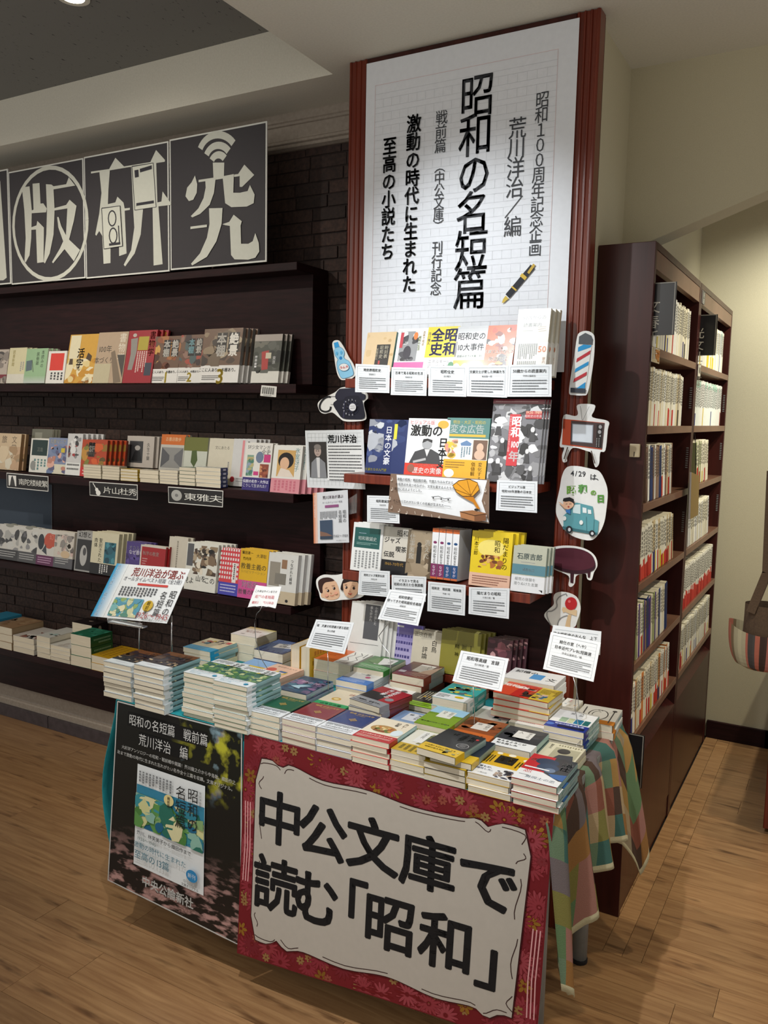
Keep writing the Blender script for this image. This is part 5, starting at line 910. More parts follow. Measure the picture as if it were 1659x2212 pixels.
# middle shelf, standing row behind
gM = 'books facing out on the middle wall shelf'; ZM = 1.2475; YM = 2.455; WLS = 'stacks on the middle wall shelf'
stand('m1', -30, 40, 1016, YM, ZM, .165, .016, S('cbb494', [V_('文学の', .8, .05, .16, '6a5a4a', .005), V_('旅', .5, .05, .16, '6a5a4a'), photo(['d8c4a4', 'c0a080', 'a88a68', 'd8d0bc'], 51, 0, .35)], s='8a6a4a'), 'beige crowd drawing paperback at the far shelf end', gM, 2, .008, lean=8)
stand('m2', 62, 106, 1006, 2.50, ZM, .190, .010, S('6a6a5c', [('r', .15, .08, .5, .3, '8a8a7c')], s='b8b4a4'), 'grey olive book standing behind the dark squared one', gM, 3, .008, lean=8)
stand('m3', 62, 103, 1020, YM - .012, ZM, .150, .014, S('dad8d0', [('r', .08, .04, .88, .50, '17302e'), ('t', '正造', .5, .32, .15, 'b0b8b0', .01), ('g', .2, .6, .9, .95, 4, '5a8080', True), ('e', .2, .8, .14, .14, '8a8c88')], s='d0ccc0'), 'white paperback with a dark green black square', gM, 3, .008, lean=8)
stand('m4', 100, 140, 1024, YM - .012, ZM, .156, .016, S('7a86a4', [('t', '古書マニア', .5, .10, .17, 'c8c4b8', .02), photo(['6a7a9c', 'b88070', 'd8a898', '5a5a7a'], 52, 0, .2), ('r', .7, .28, .9, .4, 'c8b438')], b=(.27, 'd2cdb8'), s='8a6a4a'), 'slate blue cartoon paperback with a cream band', gM, 2, .008, lean=8)
stand('m5', 140, 172, 1028, YM - .012, ZM, .178, .012, S('c4c4c4', [photo(['8a8a8c', 'd8d8d8', 'a03a3a', '3a3a3c'], 53, .1, .05, .9, .6), ('g', .1, .7, .9, .9, 2, '555', False)], b=(.3, 'dcdedc'), s='b0b0b0'), 'white paperback with a strip of small photographs', gM, 5, .016, lean=8)
stand('m6', 172, 226, 1030, YM - .020, ZM, .156, .012, S('a8401f', [photo(['8a6a2a', 'c85a2a', '5a4a24', '7a7a3a', 'b8863a'], 54, 0, .1, 1, .9), ('r', .28, .08, .52, .46, '221814'), ('t', '日本', .4, .13, .14, 'e0dcd4', .02), ('t', 'SF', .4, .24, .22, 'e0dcd4', .04), ('t', '精神史', .4, .38, .13, 'e0dcd4', .02), ('g', .1, .8, .9, .97, 2, 'f0c8c0', False)], b=(.25, 'c02a2a'), s='7a2a1a'), 'orange jungle paperback with a bold black box title', gM, 5, .013, lean=8)
stand('m7', 272, 330, 1010, 2.53, ZM + .045, .130, .012, S('b8b0a8', [('r', .1, .16, .6, .86, '3a3a3c'), ('e', .4, .38, .1, .08, 'a8a4a0'), ('p', [(.18, .8), (.3, .48), (.5, .48), (.58, .8)], '1f2022'), V_('久生十蘭', .80, .2, .12, '444', .005)], s='a8a09a'), 'pale book with a dark photo of a seated man', gM, 3, .014, lean=6)
for i in range(6):
    book('spm%d' % (i % 3), .018, .04, .12, S(('17171a', 'b02a2a', '2a2a2e')[i % 3], [('g', .3, .1, .7, .9, 1, 'bbb', True)]), stand_m(at(270 + i * 11, 1005, 2.51).x, 2.51, ZM, .018, .044, .10, 0), '%s low dark spine under the pale photo book' % ordn(i + 1), 'low dark spines on the middle wall shelf')
stand('m8', 340, 392, 1008, 2.50, ZM, .188, .014, S('bcbab2', [('r', 0, 0, 1, .22, 'c86a28'), ('t', '古書店散歩', .5, .1, .13, 'e0c8a0'), ('r', .06, .28, .94, .72, '8a8a88'), ('p', [(.06, .28), (.4, .45), (.4, .55), (.06, .72)], '55565a'), ('p', [(.94, .28), (.6, .45), (.6, .55), (.94, .72)], '66676a'), ('g', .1, .78, .9, .97, 3, 'aaa', True)]), 'orange topped book with a station hall photograph', gM, 2, .006, lean=9)
stand('m9', 390, 441, 1002, 2.50, ZM, .180, .014, S('c0c4b8', [('r', 0, 0, 1, .30, '6a6e34'), ('p', [(.35, .30), (.55, .28), (.62, .5), (.5, .66), (.34, .55)], '4a5a2c'), ('p', [(.48, .66), (.58, .66), (.52, .85)], '555'), ('g', .1, .88, .9, .96, 2, '888', False)]), 'white book with an olive hill and lone tree', gM, 2, .006, lean=9)
stand('m10', 444, 497, 1002, 2.50, ZM, .180, .014, S('ccc6b4', [('t', '文にあたる', .55, .20, .12, '4a4236', .005), ('g', .8, .5, .9, .9, 1, '888', True), ('g', .1, .86, .8, .9, 1, '999', False)], s='c8c0ac'), 'plain cream book with a tiny single line title', gM, 2, .006, lean=9)
stand('m11', 496, 545, 1004, 2.492, ZM, .182, .013, S('cacaca', [('r', .40, .03, .5, .8, 'd88a90'), ('g', .6, .05, .75, .8, 1, '555', True), ('e', .08, .86, .1, .06, 'b83040'), ('g', .25, .82, .8, .92, 2, '999', False)], s='b8b4ac'), 'white book with a narrow pink vertical strip', gM, 4, .010, lean=9)
stand('m12', 522, 580, 1050, YM - .030, ZM - .004, .176, .016, S('d8d6d0', [('t', 'SF少女マンガ', .5, .09, .14, '2c2c2c', .005), ('t', '全史', .78, .19, .17, '2c2c2c', .005), ('e', .56, .30, .14, .12, '6a7890'), ('r', .10, .26, .34, .70, '7a9a8a'), photo(['4a7a6a', 'b0a878', '8a9ab0'], 55, .1, .3, .36, .7, 12, .1), ('r', .72, .24, .96, .40, 'c03a7a'), ('r', .38, .60, .56, .68, 'c03a7a'), ('r', .60, .44, .92, .72, '8a4434'), photo(['a05a40', '5a2c24', 'c88a60'], 56, .6, .44, .92, .72, 10, .08), ('t', '伝説の名作・大作は', .5, .81, .105, 'e4e4f0', .02), ('t', 'こうして生まれた！', .5, .90, .105, 'e4e4f0', .02)], b=(.27, '33286e'), s='c8c4bc'), 'white manga history book with a purple band', gM, 2, .008, lean=9)
stand('m13', 583, 645, 1060, YM - .034, ZM - .004, .172, .014, S('dcdcd6', [('r', .16, .10, .78, .66, 'c8a060'), ('e', .46, .32, .27, .17, '15110f'), ('e', .42, .38, .16, .13, 'd8b090'), ('p', [(.2, .66), (.3, .48), (.6, .52), (.78, .66)], 'dcd0c4'), ('v', '氷室冴子', .84, .04, .17, '5a8a8c', .005), ('g', .1, .74, .9, .96, 6, 'c06a7a', True)], b=(.30, 'cf8a94'), s='d4d4ce'), 'white book with a dark haired woman portrait and pink band', gM, 5, .016, lean=9)
def pst(key, px0, px1, yb, n, t, desc, sp, Yf=2.425, z=ZM, h=.045, grp='books lying in stacks on the middle wall shelf', where='its stack', hh=.12):
    a = at(px0, yb, Yf).x; b = at(px1, yb, Yf).x; stack(key, a, Yf, z, b - a, hh, t, n, sp, desc, grp, jit=.002, where=where)
CRS = S('cfc8b4', [('g', .2, .2, .8, .8, 3, '8a8470', True)], s='c8c2ae')
BLS = S('d0d4d0', [('g', .2, .2, .8, .8, 3, '8a8470', True)], s='24306e', sa=[('r', .25, .3, .75, .7, 'c8c8d8')])
# stacks lie at the shelf edge in front of the standing books
YST = 2.424
for k_, a_, b_, y_, n_, t_, sp_, d_ in (('q1', 186, 224, 1040, 5, .0105, CRS, 'cream paperback stacked under the orange jungle book'), ('q2', 226, 264, 1044, 5, .0105, CRS, 'cream paperback stacked beside the violin plate'), ('q3', 266, 303, 1047, 4, .0115, S('c8a83a', [], s='c8a83a'), 'yellow topped paperback stacked under the pale photo book'), ('q4', 307, 348, 1050, 3, .016, CRS, 'cream paperback stacked under the station hall book'), ('q5', 350, 390, 1053, 5, .0105, S('d0ccc4', [], s='c0bcb0'), 'thin cream paperback between two taller stacks'), ('q6', 392, 427, 1055, 5, .0135, S('7a8a7c', [], s='c8c4b4'), 'green topped paperback over the flower name plate'), ('q7', 428, 482, 1058, 5, .0145, BLS, 'paperback with a blue spine end stacked on the shelf edge')):
    a = at(a_, y_, YST).x; b = at(b_, y_, YST).x
    stack(k_, a, YST - .012, ZM, b - a - .001, .026 if 0 else .040, t_, n_, sp_, d_, 'books lying in stacks on the middle wall shelf', jit=.0015)
# lower shelf, standing
gL = 'books facing out on the lower wall shelf'; ZL = .8375; YL = 2.435
BWP = ['3a3a3c', '8a8a8c', 'c8c8c4', '5a5a5c', 'a8a8a4']
def bwbook(seed, cb, ex=[]): return S('c8c6c0', [photo(BWP, seed, 0, .1, 1, .7, 16, .16), ('e', .5, .02, .2, .05, '8a8a80')] + ex + [('g', .1, .74, .9, .93, 3, 'bbb', False)], b=(.30, cb))
stand('l1', -6, 37, 1214, YL, ZL, .160, .016, bwbook(61, '3a3a3c'), 'black and white collage paperback nearest the far end', gL, 2, .006, lean=8)
stand('l2', 37, 77, 1219, YL, ZL, .160, .016, bwbook(62, '4a4a4c', [V_('黒', .3, .15, .2, '8a8a90')]), 'collage paperback with tall pale characters', gL, 2, .006, lean=8)
stand('l3', 77, 114, 1224, YL, ZL, .158, .016, S('c8c6c0', [('e', .68, .30, .30, .22, 'b8503c'), ('r', .52, .1, .98, .45, 'b8503c'), ('e', .22, .35, .18, .22, '2a3038'), ('p', [(.3, .6), (.5, .4), (.6, .7)], '3a4048'), V_('幻', .8, .1, .24, 'd89080'), ('g', .1, .76, .9, .95, 3, 'c8a0c0', False)], b=(.28, '5a1f4a')), 'collage paperback with a red shape and purple band', gL, 2, .006, lean=8)
stand('l4', 114, 155, 1233, YL, ZL, .160, .016, S('c8c2b8', [photo(['c8b0a8', '8a8480', 'c8c2b8', '6a6460'], 64, 0, .1, 1, .65), V_('奇跡', .55, .05, .28, '8a8a86', .005), ('e', .6, .62, .24, .10, 'c8b090'), ('g', .1, .72, .8, .9, 3, 'bbb', False)], b=(.28, '55555a')), 'pale collage paperback with a drawn fan', gL, 2, .006, lean=8)
stand('l5', 160, 195, 1243, YL, ZL, .172, .012, S('9a9a98', [('t', '幻想と', .5, .08, .26, '2a2a2a', .01), ('r', .06, .2, .96, .96, '2a2a2c'), ('e', .5, .6, .22, .26, 'b0b0ae'), ('e', .55, .5, .1, .1, '4a4a4c')]), 'grey paperback with a pale figure on black', gL, 3, .010, lean=8)
stand('l6', 193, 250, 1250, YL - .006, ZL, .178, .017, S('cdc7ac', [V_('聖別された', .34, .14, .13, '2a2a26', .012), V_('肉体', .16, .14, .13, '2a2a26', .012), ('r', .50, .22, .92, .72, '2c6a7a'), photo(['2a5a6a', '4a8a98', '1c4452'], 66, .5, .22, .92, .72, 12, .1), ('g', .35, .76, .7, .97, 4, 'ccc', True)], b=(.26, '17171a'), s='c8c2a8'), 'cream hardback with a teal engraving and black band', gL, 4, .008, lean=8)
stand('l7', 268, 310, 1254, YL + .01, ZL, .152, .013, S('4a3a7a', [photo(['5a4a90', '3a2c60', '8a7ab0'], 67, 0, .3), ('t', 'オカルト', .5, .16, .18, 'd8d4e4', .015), ('t', 'なぜ悪い', .5, .28, .18, 'd8d4e4', .015)], s='5a4a90'), 'purple starry paperback partly behind the red one', gL, 3, .011, lean=8)
stand('l8', 298, 352, 1258, YL - .01, ZL, .150, .013, S('c8c2b8', [('r', .05, .05, 1, 1, '9a1f24'), ('t', '独学の教室', .42, .22, .13, 'e0d8d4', .01), ('g', .1, .34, .3, .6, 4, 'c89a9a', False)], s='9a1f24'), 'deep red paperback beside the pale blue sign', gL, 2, .006, lean=8)
stand('l9', 358, 398, 1268, YL + .015, ZL, .192, .012, S('c4beb0', [('g', .4, .08, .55, .8, 1, '8a8478', True)]), 'plain cream book half hidden by a photo book', gL, 2, .014, lean=8)
stand('l10', 397, 464, 1282, YL - .016, ZL, .185, .013, S('d4d4cc', [('r', .02, .03, .22, .5, '55565a'), photo(SHELFC + ['d8d0c0', '1c1a18'], 68, .22, .05, .98, .66, 40, .10), ('t', 'この', .80, .76, .17, '222', .005), ('t', '山を', .52, .74, .17, '222', .005), ('t', '見よ', .14, .80, .17, '222', .005)], s='d8d8d4'), 'white book with a crowded library photograph', gL, 5, .009, lean=8)
GING = [('R', [(i / 8, j / 10, i / 8 + .07, j / 10 + .055) for i in range(8) for j in range(7)], 'dcd8d8')]
stand('l11', 470, 512, 1290, YL - .012, ZL, .178, .013, S('c63c44', GING + [('r', .66, .3, .86, .72, 'dcd8d4'), ('g', .7, .32, .82, .7, 1, '444', True), ('g', .1, .76, .9, .95, 3, 'c0c0e0', False)], b=(.27, '4040a0'), s='d8d0d0'), 'red gingham paperback with a blue band', gL, 2, .008, lean=8)
stand('l12', 512, 572, 1298, YL - .016, ZL, .185, .014, S('cfa41c', [('t', '教養主義の', .5, .35, .185, '6a5a2a', .015), ('t', 'リハビリテーション', .5, .46, .10, '8a7630', .005), ('t', '大澤聡', .75, .12, .12, '4a3a10', .005), ('t', '竹内洋', .25, .20, .10, '3a3010', .01), ('t', '鷲田清一', .25, .08, .10, '3a3010', .01), ('t', '対話的', .42, .72, .20, 'ecd8e8', .02), ('t', '教養の時代へ', .5, .87, .16, 'ecd8e8', .02)], b=(.36, 'c04a8a'), s='d8c8a0'), 'mustard yellow book with a bright pink band', gL, 3, .008, lean=8)
stand('l13', 573, 636, 1310, YL - .020, ZL, .183, .019, S('cacac6', [('r', .06, .18, .42, .66, '8a8478'), ('r', .26, .40, .64, .62, '77736a'), ('r', .46, .12, .64, .30, '8a6a50'), ('v', 'つながれた精神', .80, .1, .10, '3a3a3a', .01), ('g', .1, .80, .5, .95, 4, '888', False), ('e', .72, .93, .05, .03, '222')], b=(.25, 'b8aa90'), s='d0cfca'), 'thick white book with grey rectangles and tan base', gL, 3, .014, lean=8)
# bottom shelf, lying
ZB = .4265; gBt = 'books lying on the bottom wall shelf'
def bot(key, fl, n, t, w, h, sp, desc, dz=0, Y0=None, rot=0):
    z = ZB + n * t; p = atz(fl[0], fl[1], z); stack(key, p.x, Y0 or 2.415, ZB, w, h, t, n, sp, desc, gBt, jit=.003, rot=rot)
def bof(key, xl, xr, yb, n, t, h, sp, desc, Y0=2.412, dx=0.):
    a = at(xl, yb, Y0).x + dx; stack(key, a, Y0, ZB, at(xr, yb, Y0).x - at(xl, yb, Y0).x, h, t, n, sp, desc, gBt, jit=.002)
bof('b1', -52, -20, 1385, 3, .038, .17, S('2a80a0', [], s='2a80a0'), 'teal blue hardback at the far end of the bottom shelf')
bof('b2', -18, 27, 1397, 3, .034, .17, S('9a7a5a', [photo(['9a7a5a', 'a88a68', '8a6848'], 71)], s='a08868'), 'tan hardback on the bottom shelf')
bof('b3', 29, 74, 1408, 3, .0245, .165, S('c8c2bc', [photo(['c8c2bc', '8a5a50', 'd8d4cc'], 72, .3, .4)], s='d0ccc4'), 'white and brown marbled book on the bottom shelf')
bof('b4', 80, 109, 1418, 4, .0240, .165, S('cfcfc8', [photo(['cfcfc8', 'a8c0b8', '5a3a3a'], 73, .3, .5, 1, 1, 8)], s='cfcabc'), 'white book with a pale green cover corner')
bof('b4b', 110, 152, 1430, 4, .0170, .16, S('d4d2cc', [photo(['d4d2cc', 'b8b0a8'], 77, .3, .5, 1, 1, 8)], s='cfcabc'), 'thin white book beside the dark green stack')
bof('b5', 154, 197, 1440, 3, .0460, .12, S('1f6a50', [photo(['1f6a50', '2a7a60', '3a8a70'], 74)], s='1f5a34', sa=[('g', .2, .1, .8, .9, 2, '7aa080', True)]), 'dark green thick book on the bottom shelf')
bof('b6', 154, 196, 1440, 3, .0480, .09, S('1c1618', [('e', .5, .4, .1, .1, '8a7a70')], s='241a1a', sa=[('e', .5, .5, .3, .1, 'b8a890')]), 'black thick book behind the green stack', 2.536, .012)
bof('b7', 198, 246, 1452, 2, .0320, .17, S('c89a1e', [('g', .1, .1, .9, .9, 4, 'a87818', True)], s='c8962a'), 'bright yellow book at the end of the bottom shelf')
bot('b8', (283, 1388), 1, .014, .130, .16, S('33343a', [('r', .1, .1, .9, .9, '44464c')], s='33343a'), 'flat dark grey book behind the table display')
bot('b9', (345, 1398), 2, .020, .130, .16, S('b8c8d8', [photo(['b8c8d8', 'd8dce0', '9ab0c8'], 75)], s='8aa0b8'), 'pale sky blue book behind the table display')
bot('b10', (455, 1385), 2, .024, .120, .16, S('a8b8cc', [photo(['a8b8cc', 'd8dce0'], 76)], s='8aa0b8'), 'light blue book beside the column behind the table')
# ================================================================== INFORMATION CARDS
def cardops(title, sub='', lines=5, ts=.085, t2=None, sparse=False, tw=.012):
    o = [('s', [(.06, .07), (.94, .07), (.94, .93), (.06, .93), (.06, .07)], .006, '8a949a')]
    o += [('R', [(.06, .07 + .86 * i / 10, .94, .07 + .86 * i / 10 + .004) for i in range(1, 10)], 'cfd8dc')]
    y = .20
    o.append(('t', title, .5, y, ts, '1c1e20', tw)); y += .15
    if t2: o.append(('t', t2, .5, y, ts, '1c1e20', tw)); y += .13
    if sub: o.append(('t', sub, .5, y, .05, '2c2e30', .008)); y += .10
    o.append(('g', .12, y, .90, .88, lines + 1, '5c6064', False)); return o
gC = 'white printed information cards on the display'
def card(lab, px, Y, ops, **k): return pxsheet('info_card', lab, 'card', px, Y, ops, mat=ML, group=gC, **k)
YK = 2.182
card('white card with a six character title below the tan map book', [(768, 786), (842, 789), (841, 849), (767, 847)], YK, cardops('時刻表昭和史', '宮脇俊三'))
card('white card below the pink banded book', [(846, 793), (923, 795), (921, 855), (844, 853)], YK - .001, cardops('古本で見る昭和の生活', '岡崎武志', ts=.078))
card('white card below the bright yellow book', [(926, 789), (1009, 791), (1007, 857), (925, 855)], YK, cardops('昭和全史', '古川隆久', ts=.09))
card('white card below the orange collage book', [(1009, 790), (1098, 789), (1095, 859), (1008, 856)], YK - .001, cardops('文豪文士が愛した映画たち', '根本隆一郎', 4, ts=.072))
card('white card below the tall pale book', [(1098, 788), (1192, 787), (1191, 857), (1095, 857)], YK, cardops('50歳からの読書案内', '中央公論新社', 4, ts=.085))
card('shaded card half hidden behind the gramophone sheet', [(793, 1070), (862, 1072), (863, 1131), (793, 1127)], 2.165, cardops('昭和歌謡史', '刑部芳則'))
card('white card with a three line heading under the photo magazine', [(1074, 1037), (1161, 1040), (1160, 1108), (1071, 1102)], 2.168, cardops('ビジュアル版', '', 4, ts=.07, t2='昭和100年激動の日本史'))
card('white card under the jazz cafe paperback', [(776, 1230), (842, 1234), (842, 1290), (773, 1284)], 2.165, cardops('昭和ジャズ喫茶伝説', '平岡正明', ts=.075))
card('white card under the brown figure paperback', [(846, 1242), (921, 1246), (919, 1300), (846, 1296)], 2.165, cardops('イラストで見る', '', 3, ts=.085, t2='昭和の消えた仕事図鑑'))
card('grey tinted card under the white spined volumes', [(925, 1256), (1006, 1264), (1004, 1330), (923, 1320)], 2.168, cardops('昭和史　戦前篇　戦後篇', '半藤一利', ts=.072))
card('white card under the yellow hardback', [(1013, 1268), (1101, 1271), (1099, 1337), (1012, 1326)], 2.168, cardops('陽だまりの昭和', '川本三郎／著', 4, ts=.085))
def wire_to(card_, pts, r=.0011):
    m = MB().tube(pts, r, 6); link('wire_stem', m.mesh('wire_stem', WIRE, card_.location), card_)
c_ = card('white slanted card on a wire in front of the lower column shelf', [(842, 1273), (921, 1283), (903, 1352), (816, 1337)], (1.995, 1.965), cardops('昭和怪優伝', '鹿島茂', 4, ts=.075, t2='帰ってきた昭和脇役名画館'))
wire_to(c_, [at(850, 1336, 1.98), at(836, 1350, 1.985), at(818, 1374, 1.99), at(826, 1392, 1.99), at(841, 1412, 1.985), at(844, 1440, 1.975), at(840, 1478, 1.965)])
c_ = card('white slanted card on a wire over the orange and white books', [(683, 1338), (765, 1345), (744, 1413), (660, 1397)], (2.02, 1.985), cardops('噫　天皇の料理番が語る昭和', '秋山徳蔵', ts=.064))
wire_to(c_, [at(707, 1403, 1.99), at(709, 1430, 1.985), at(708, 1455, 1.975), at(709, 1490, 1.955)])
c_ = card('white slanted card catching a bright lamp reflection', [(996, 1405), (1099, 1423), (1083, 1494), (977, 1471)], (1.94, 1.905), cardops('昭和等高線　言録', '古川緑波／著', ts=.085))
wire_to(c_, [at(1022, 1480, 1.905), at(1023, 1500, 1.90), at(1025, 1540, 1.90), at(1023, 1585, 1.90)])
c_ = card('rear white card on a wire with a two volume title', [(1195, 1350), (1299, 1364), (1296, 1415), (1185, 1400)], (2.07, 2.06), [('s', [(.06, .16), (.94, .16)], .005, '8a949a'), ('t', '完本昭和史のおんな　上下', .48, .34, .075, '1c1e20', .012)])
wire_to(c_, [at(1243, 1405, 2.06), at(1243, 1450, 2.065), at(1246, 1490, 2.08), at(1251, 1530, 2.09)])
c_ = card('front white card on a wire with a bright lamp glint', [(1190, 1365), (1298, 1388), (1282, 1473), (1173, 1445)], (2.05, 2.01), cardops('給仕の室（へや）', '中央公論新社／編', 5, ts=.072, t2='日本近代プレBL短篇選'))
wire_to(c_, [at(1238, 1462, 2.01), at(1246, 1490, 2.01), at(1242, 1530, 2.01), at(1250, 1572, 2.0), at(1254, 1600, 1.97), at(1242, 1615, 1.95), at(1238, 1650, 1.92)])
# profile sheet, orange and blue sheets, gramophone sheet, signed book card
pxsheet('profile_sheet', 'white grid profile sheet with a photo of a man in a grey jacket', 'sheet', [(659, 930), (785, 928), (789, 1057), (664, 1053)], 2.285, [('R', [(.04, .05 + .9 * i / 13, .96, .05 + .9 * i / 13 + .004) for i in range(13)] + [(.04 + .92 * i / 14, .05, .04 + .92 * i / 14 + .004, .95) for i in range(14)], 'b4b8b8')] + [('r', .36, .24, .97, .86, 'dcdedd'), ('t', '荒川洋治', .64, .15, .125, '141416', .02), ('g', .40, .25, .96, .88, 12, '3a3c3e', False), ('r', .06, .20, .37, .82, '26211c'), ('e', .215, .36, .06, .095, 'a8948a'), ('e', .215, .29, .062, .05, '77706a'), ('p', [(.08, .82), (.10, .56), (.18, .48), (.25, .48), (.34, .56), (.36, .82)], '7c7e82'), ('p', [(.19, .47), (.25, .47), (.24, .82), (.20, .82)], 'c8c8c8'), ('e', .195, .355, .010, .006, '2a2220'), ('e', .235, .355, .010, .006, '2a2220'), ('s', [(.20, .41), (.23, .41)], .004, '6a4a44')], bg='d2d6d8', mat=ML)
CITY = [('r', .20, .55, .56, .90, '33455c'), ('p', [(.20, .76), (.40, .80), (.56, .86), (.56, .90), (.20, .90)], '7a5a4a'), ('r', .20, .86, .56, .92, '2c3a4c')]
pxsheet('orange_sheet', 'white and orange notice sheet with a small night town picture', 'sheet', [(676, 1065), (751, 1058), (754, 1172), (678, 1174)], 2.29, [('G', 0, 0, .12, 1, 'c87850', 'e0c0b0', 5, False), ('v', '読むので思う昭和百年', .055, .05, .055, 'e8dcd4', .005), ('t', '荒川洋治が選ぶ', .58, .11, .085, '8a5a7a', .01), ('t', 'オールタイムベスト短篇', .56, .21, .052, '7a7a84'), ('r', .35, .26, .74, .31, '8a4a7a'), ('g', .20, .38, .70, .53, 12, '6a6c70', True), ('v', '昭和の', .90, .37, .10, '33343a', -.005), ('v', '名短篇', .78, .37, .10, '33343a', -.005), *CITY, ('t', '1945～1989', .78, .86, .085, '5a5a60', -.01), ('t', '中公文庫オリジナル', .8, .95, .03, '555')], bg='cfd2d6', mat=ML)
pxsheet('clear_clip', 'clear curled plastic clip behind the orange notice sheet', 'clip', [(752, 1078), (771, 1066), (770, 1108), (752, 1112)], (2.30, 2.30), [], bg='c8c8c8', mat=ACRY, th=.002)
st_ = pxsheet('blue_sheet', 'white and blue notice sheet tilted on a clear stand', 'sheet', [(253, 1217), (411, 1229), (360, 1347), (196, 1331)], (1.945, 1.86), [('G', 0, 0, .17, 1, '2f96c8', 'dfe6ea', 10, False), ('v', '読むので思う、昭和100年', .055, .03, .042, 'eef4f8', .012), ('t', '荒川洋治が選ぶ', .62, .13, .10, 'b04a44', .014), ('t', 'オールタイムベスト短篇（全2冊）', .60, .26, .052, '6a6c74', .004), ('r', .42, .33, .82, .37, 'c84a44'), ('g', .22, .41, .72, .58, 12, '5a5c60', True), ('v', '昭和の', .93, .41, .088, '2a2a2e', -.008), ('v', '名短篇', .82, .44, .088, '2a2a2e', -.008), ('r', .22, .62, .60, .96, '5a9ab0'), ('b', .22, .62, .60, .96, 34, .05, ['8fa86a', '7ab0b0', 'c8c8a0', '5a8a7a', 'd8d4b0', '5a94ac'], 81), ('e', .69, .73, .062, .10, 'c8a83c'), ('v', '戦前篇', .69, .645, .045, '3a3010', .01), ('t', '1926～1945', .79, .90, .085, 'a04a4c', -.005), ('t', '中公文庫オリジナル', .82, .97, .03, '666')], bg='e2e6e8')
acr = empty('clear_sign_stand', tuple(at(330, 1400, 1.90)), 'clear acrylic stand with two rods holding the blue notice sheet', 'stand')
a1, a2 = at(244, 1340, 1.85), at(318, 1352, 1.85); lp = MB(); 
dn = V((0, 0, -.004)); lp.prism([a1, a2, a2 + dn, a1 + dn], (0, -.022, 0)); lp.prism([a1 + V((0, -.02, .012)), a2 + V((0, -.02, .012)), a2 + V((0, -.02, 0)), a1 + V((0, -.02, 0))], (0, -.003, 0)); part('ledge', lp, ACRY, acr, .0005)
for x0_, x1_ in ((302, 299), (371, 370)):
    p0_, p1_ = at(x0_, 1330, 1.905), at(x1_, 1400, 1.905); p1_.z = T + .004; part('rod', MB().tube([p0_, p1_], .0022, 8), WIRE, acr)
pa, pb = at(299, 1400, 1.905), at(370, 1400, 1.905); part('foot', MB().box((pa.x - .01, 1.87, T), (pb.x + .01, 1.94, T + .004)), ACRY, acr)
pxs = [(553, 1264), (581, 1268), (608, 1267), (595, 1314), (566, 1309), (535, 1312)]
P3 = [at(x, y, Y) for (x, y), Y in zip(pxs, (2.02, 2.02, 2.02, 1.985, 1.985, 1.985))]
mb_ = MB().prism([P3[0], P3[1], P3[2], P3[3], P3[4], P3[5]], (0, .0015, 0), 'e4e6e6'); c_ = solo('signed_book_card', mb_, MP, 'white open book shaped card with pink handwriting on a wire', 'card')
def mp_(u, v, l): return (P3[0] * (1 - u) + P3[2] * u) * (1 - v) + (P3[5] * (1 - u) + P3[3] * u) * v + V((0, -l - .001, 0))
cv = Canvas(mp_, (P3[2] - P3[0]).length, (P3[5] - P3[0]).length, .0003).run([('t', 'この本はサイン本です', .48, .25, .085, '2a2a2a', .008), ('t', '昭和の名短篇', .5, .50, .12, 'c84a54', .004), ('t', '戦前篇　荒川洋治', .5, .76, .10, 'c84a54', .004), ('s', [(0, 1.0), (.25, .93), (.5, 1.0), (.75, .93), (1, 1.0)], .012, '4a4a4a')]); link('handwriting', cv.mesh('handwriting', MP, c_.location), c_)
wire_to(c_, [at(566, 1309, 1.985), at(562, 1318, 1.985), at(554, 1326, 1.985), at(550, 1348, 1.985), at(553, 1385, 1.985), at(566, 1425, 1.985), at(578, 1445, 1.98)])
BN = 'd8d8d4'
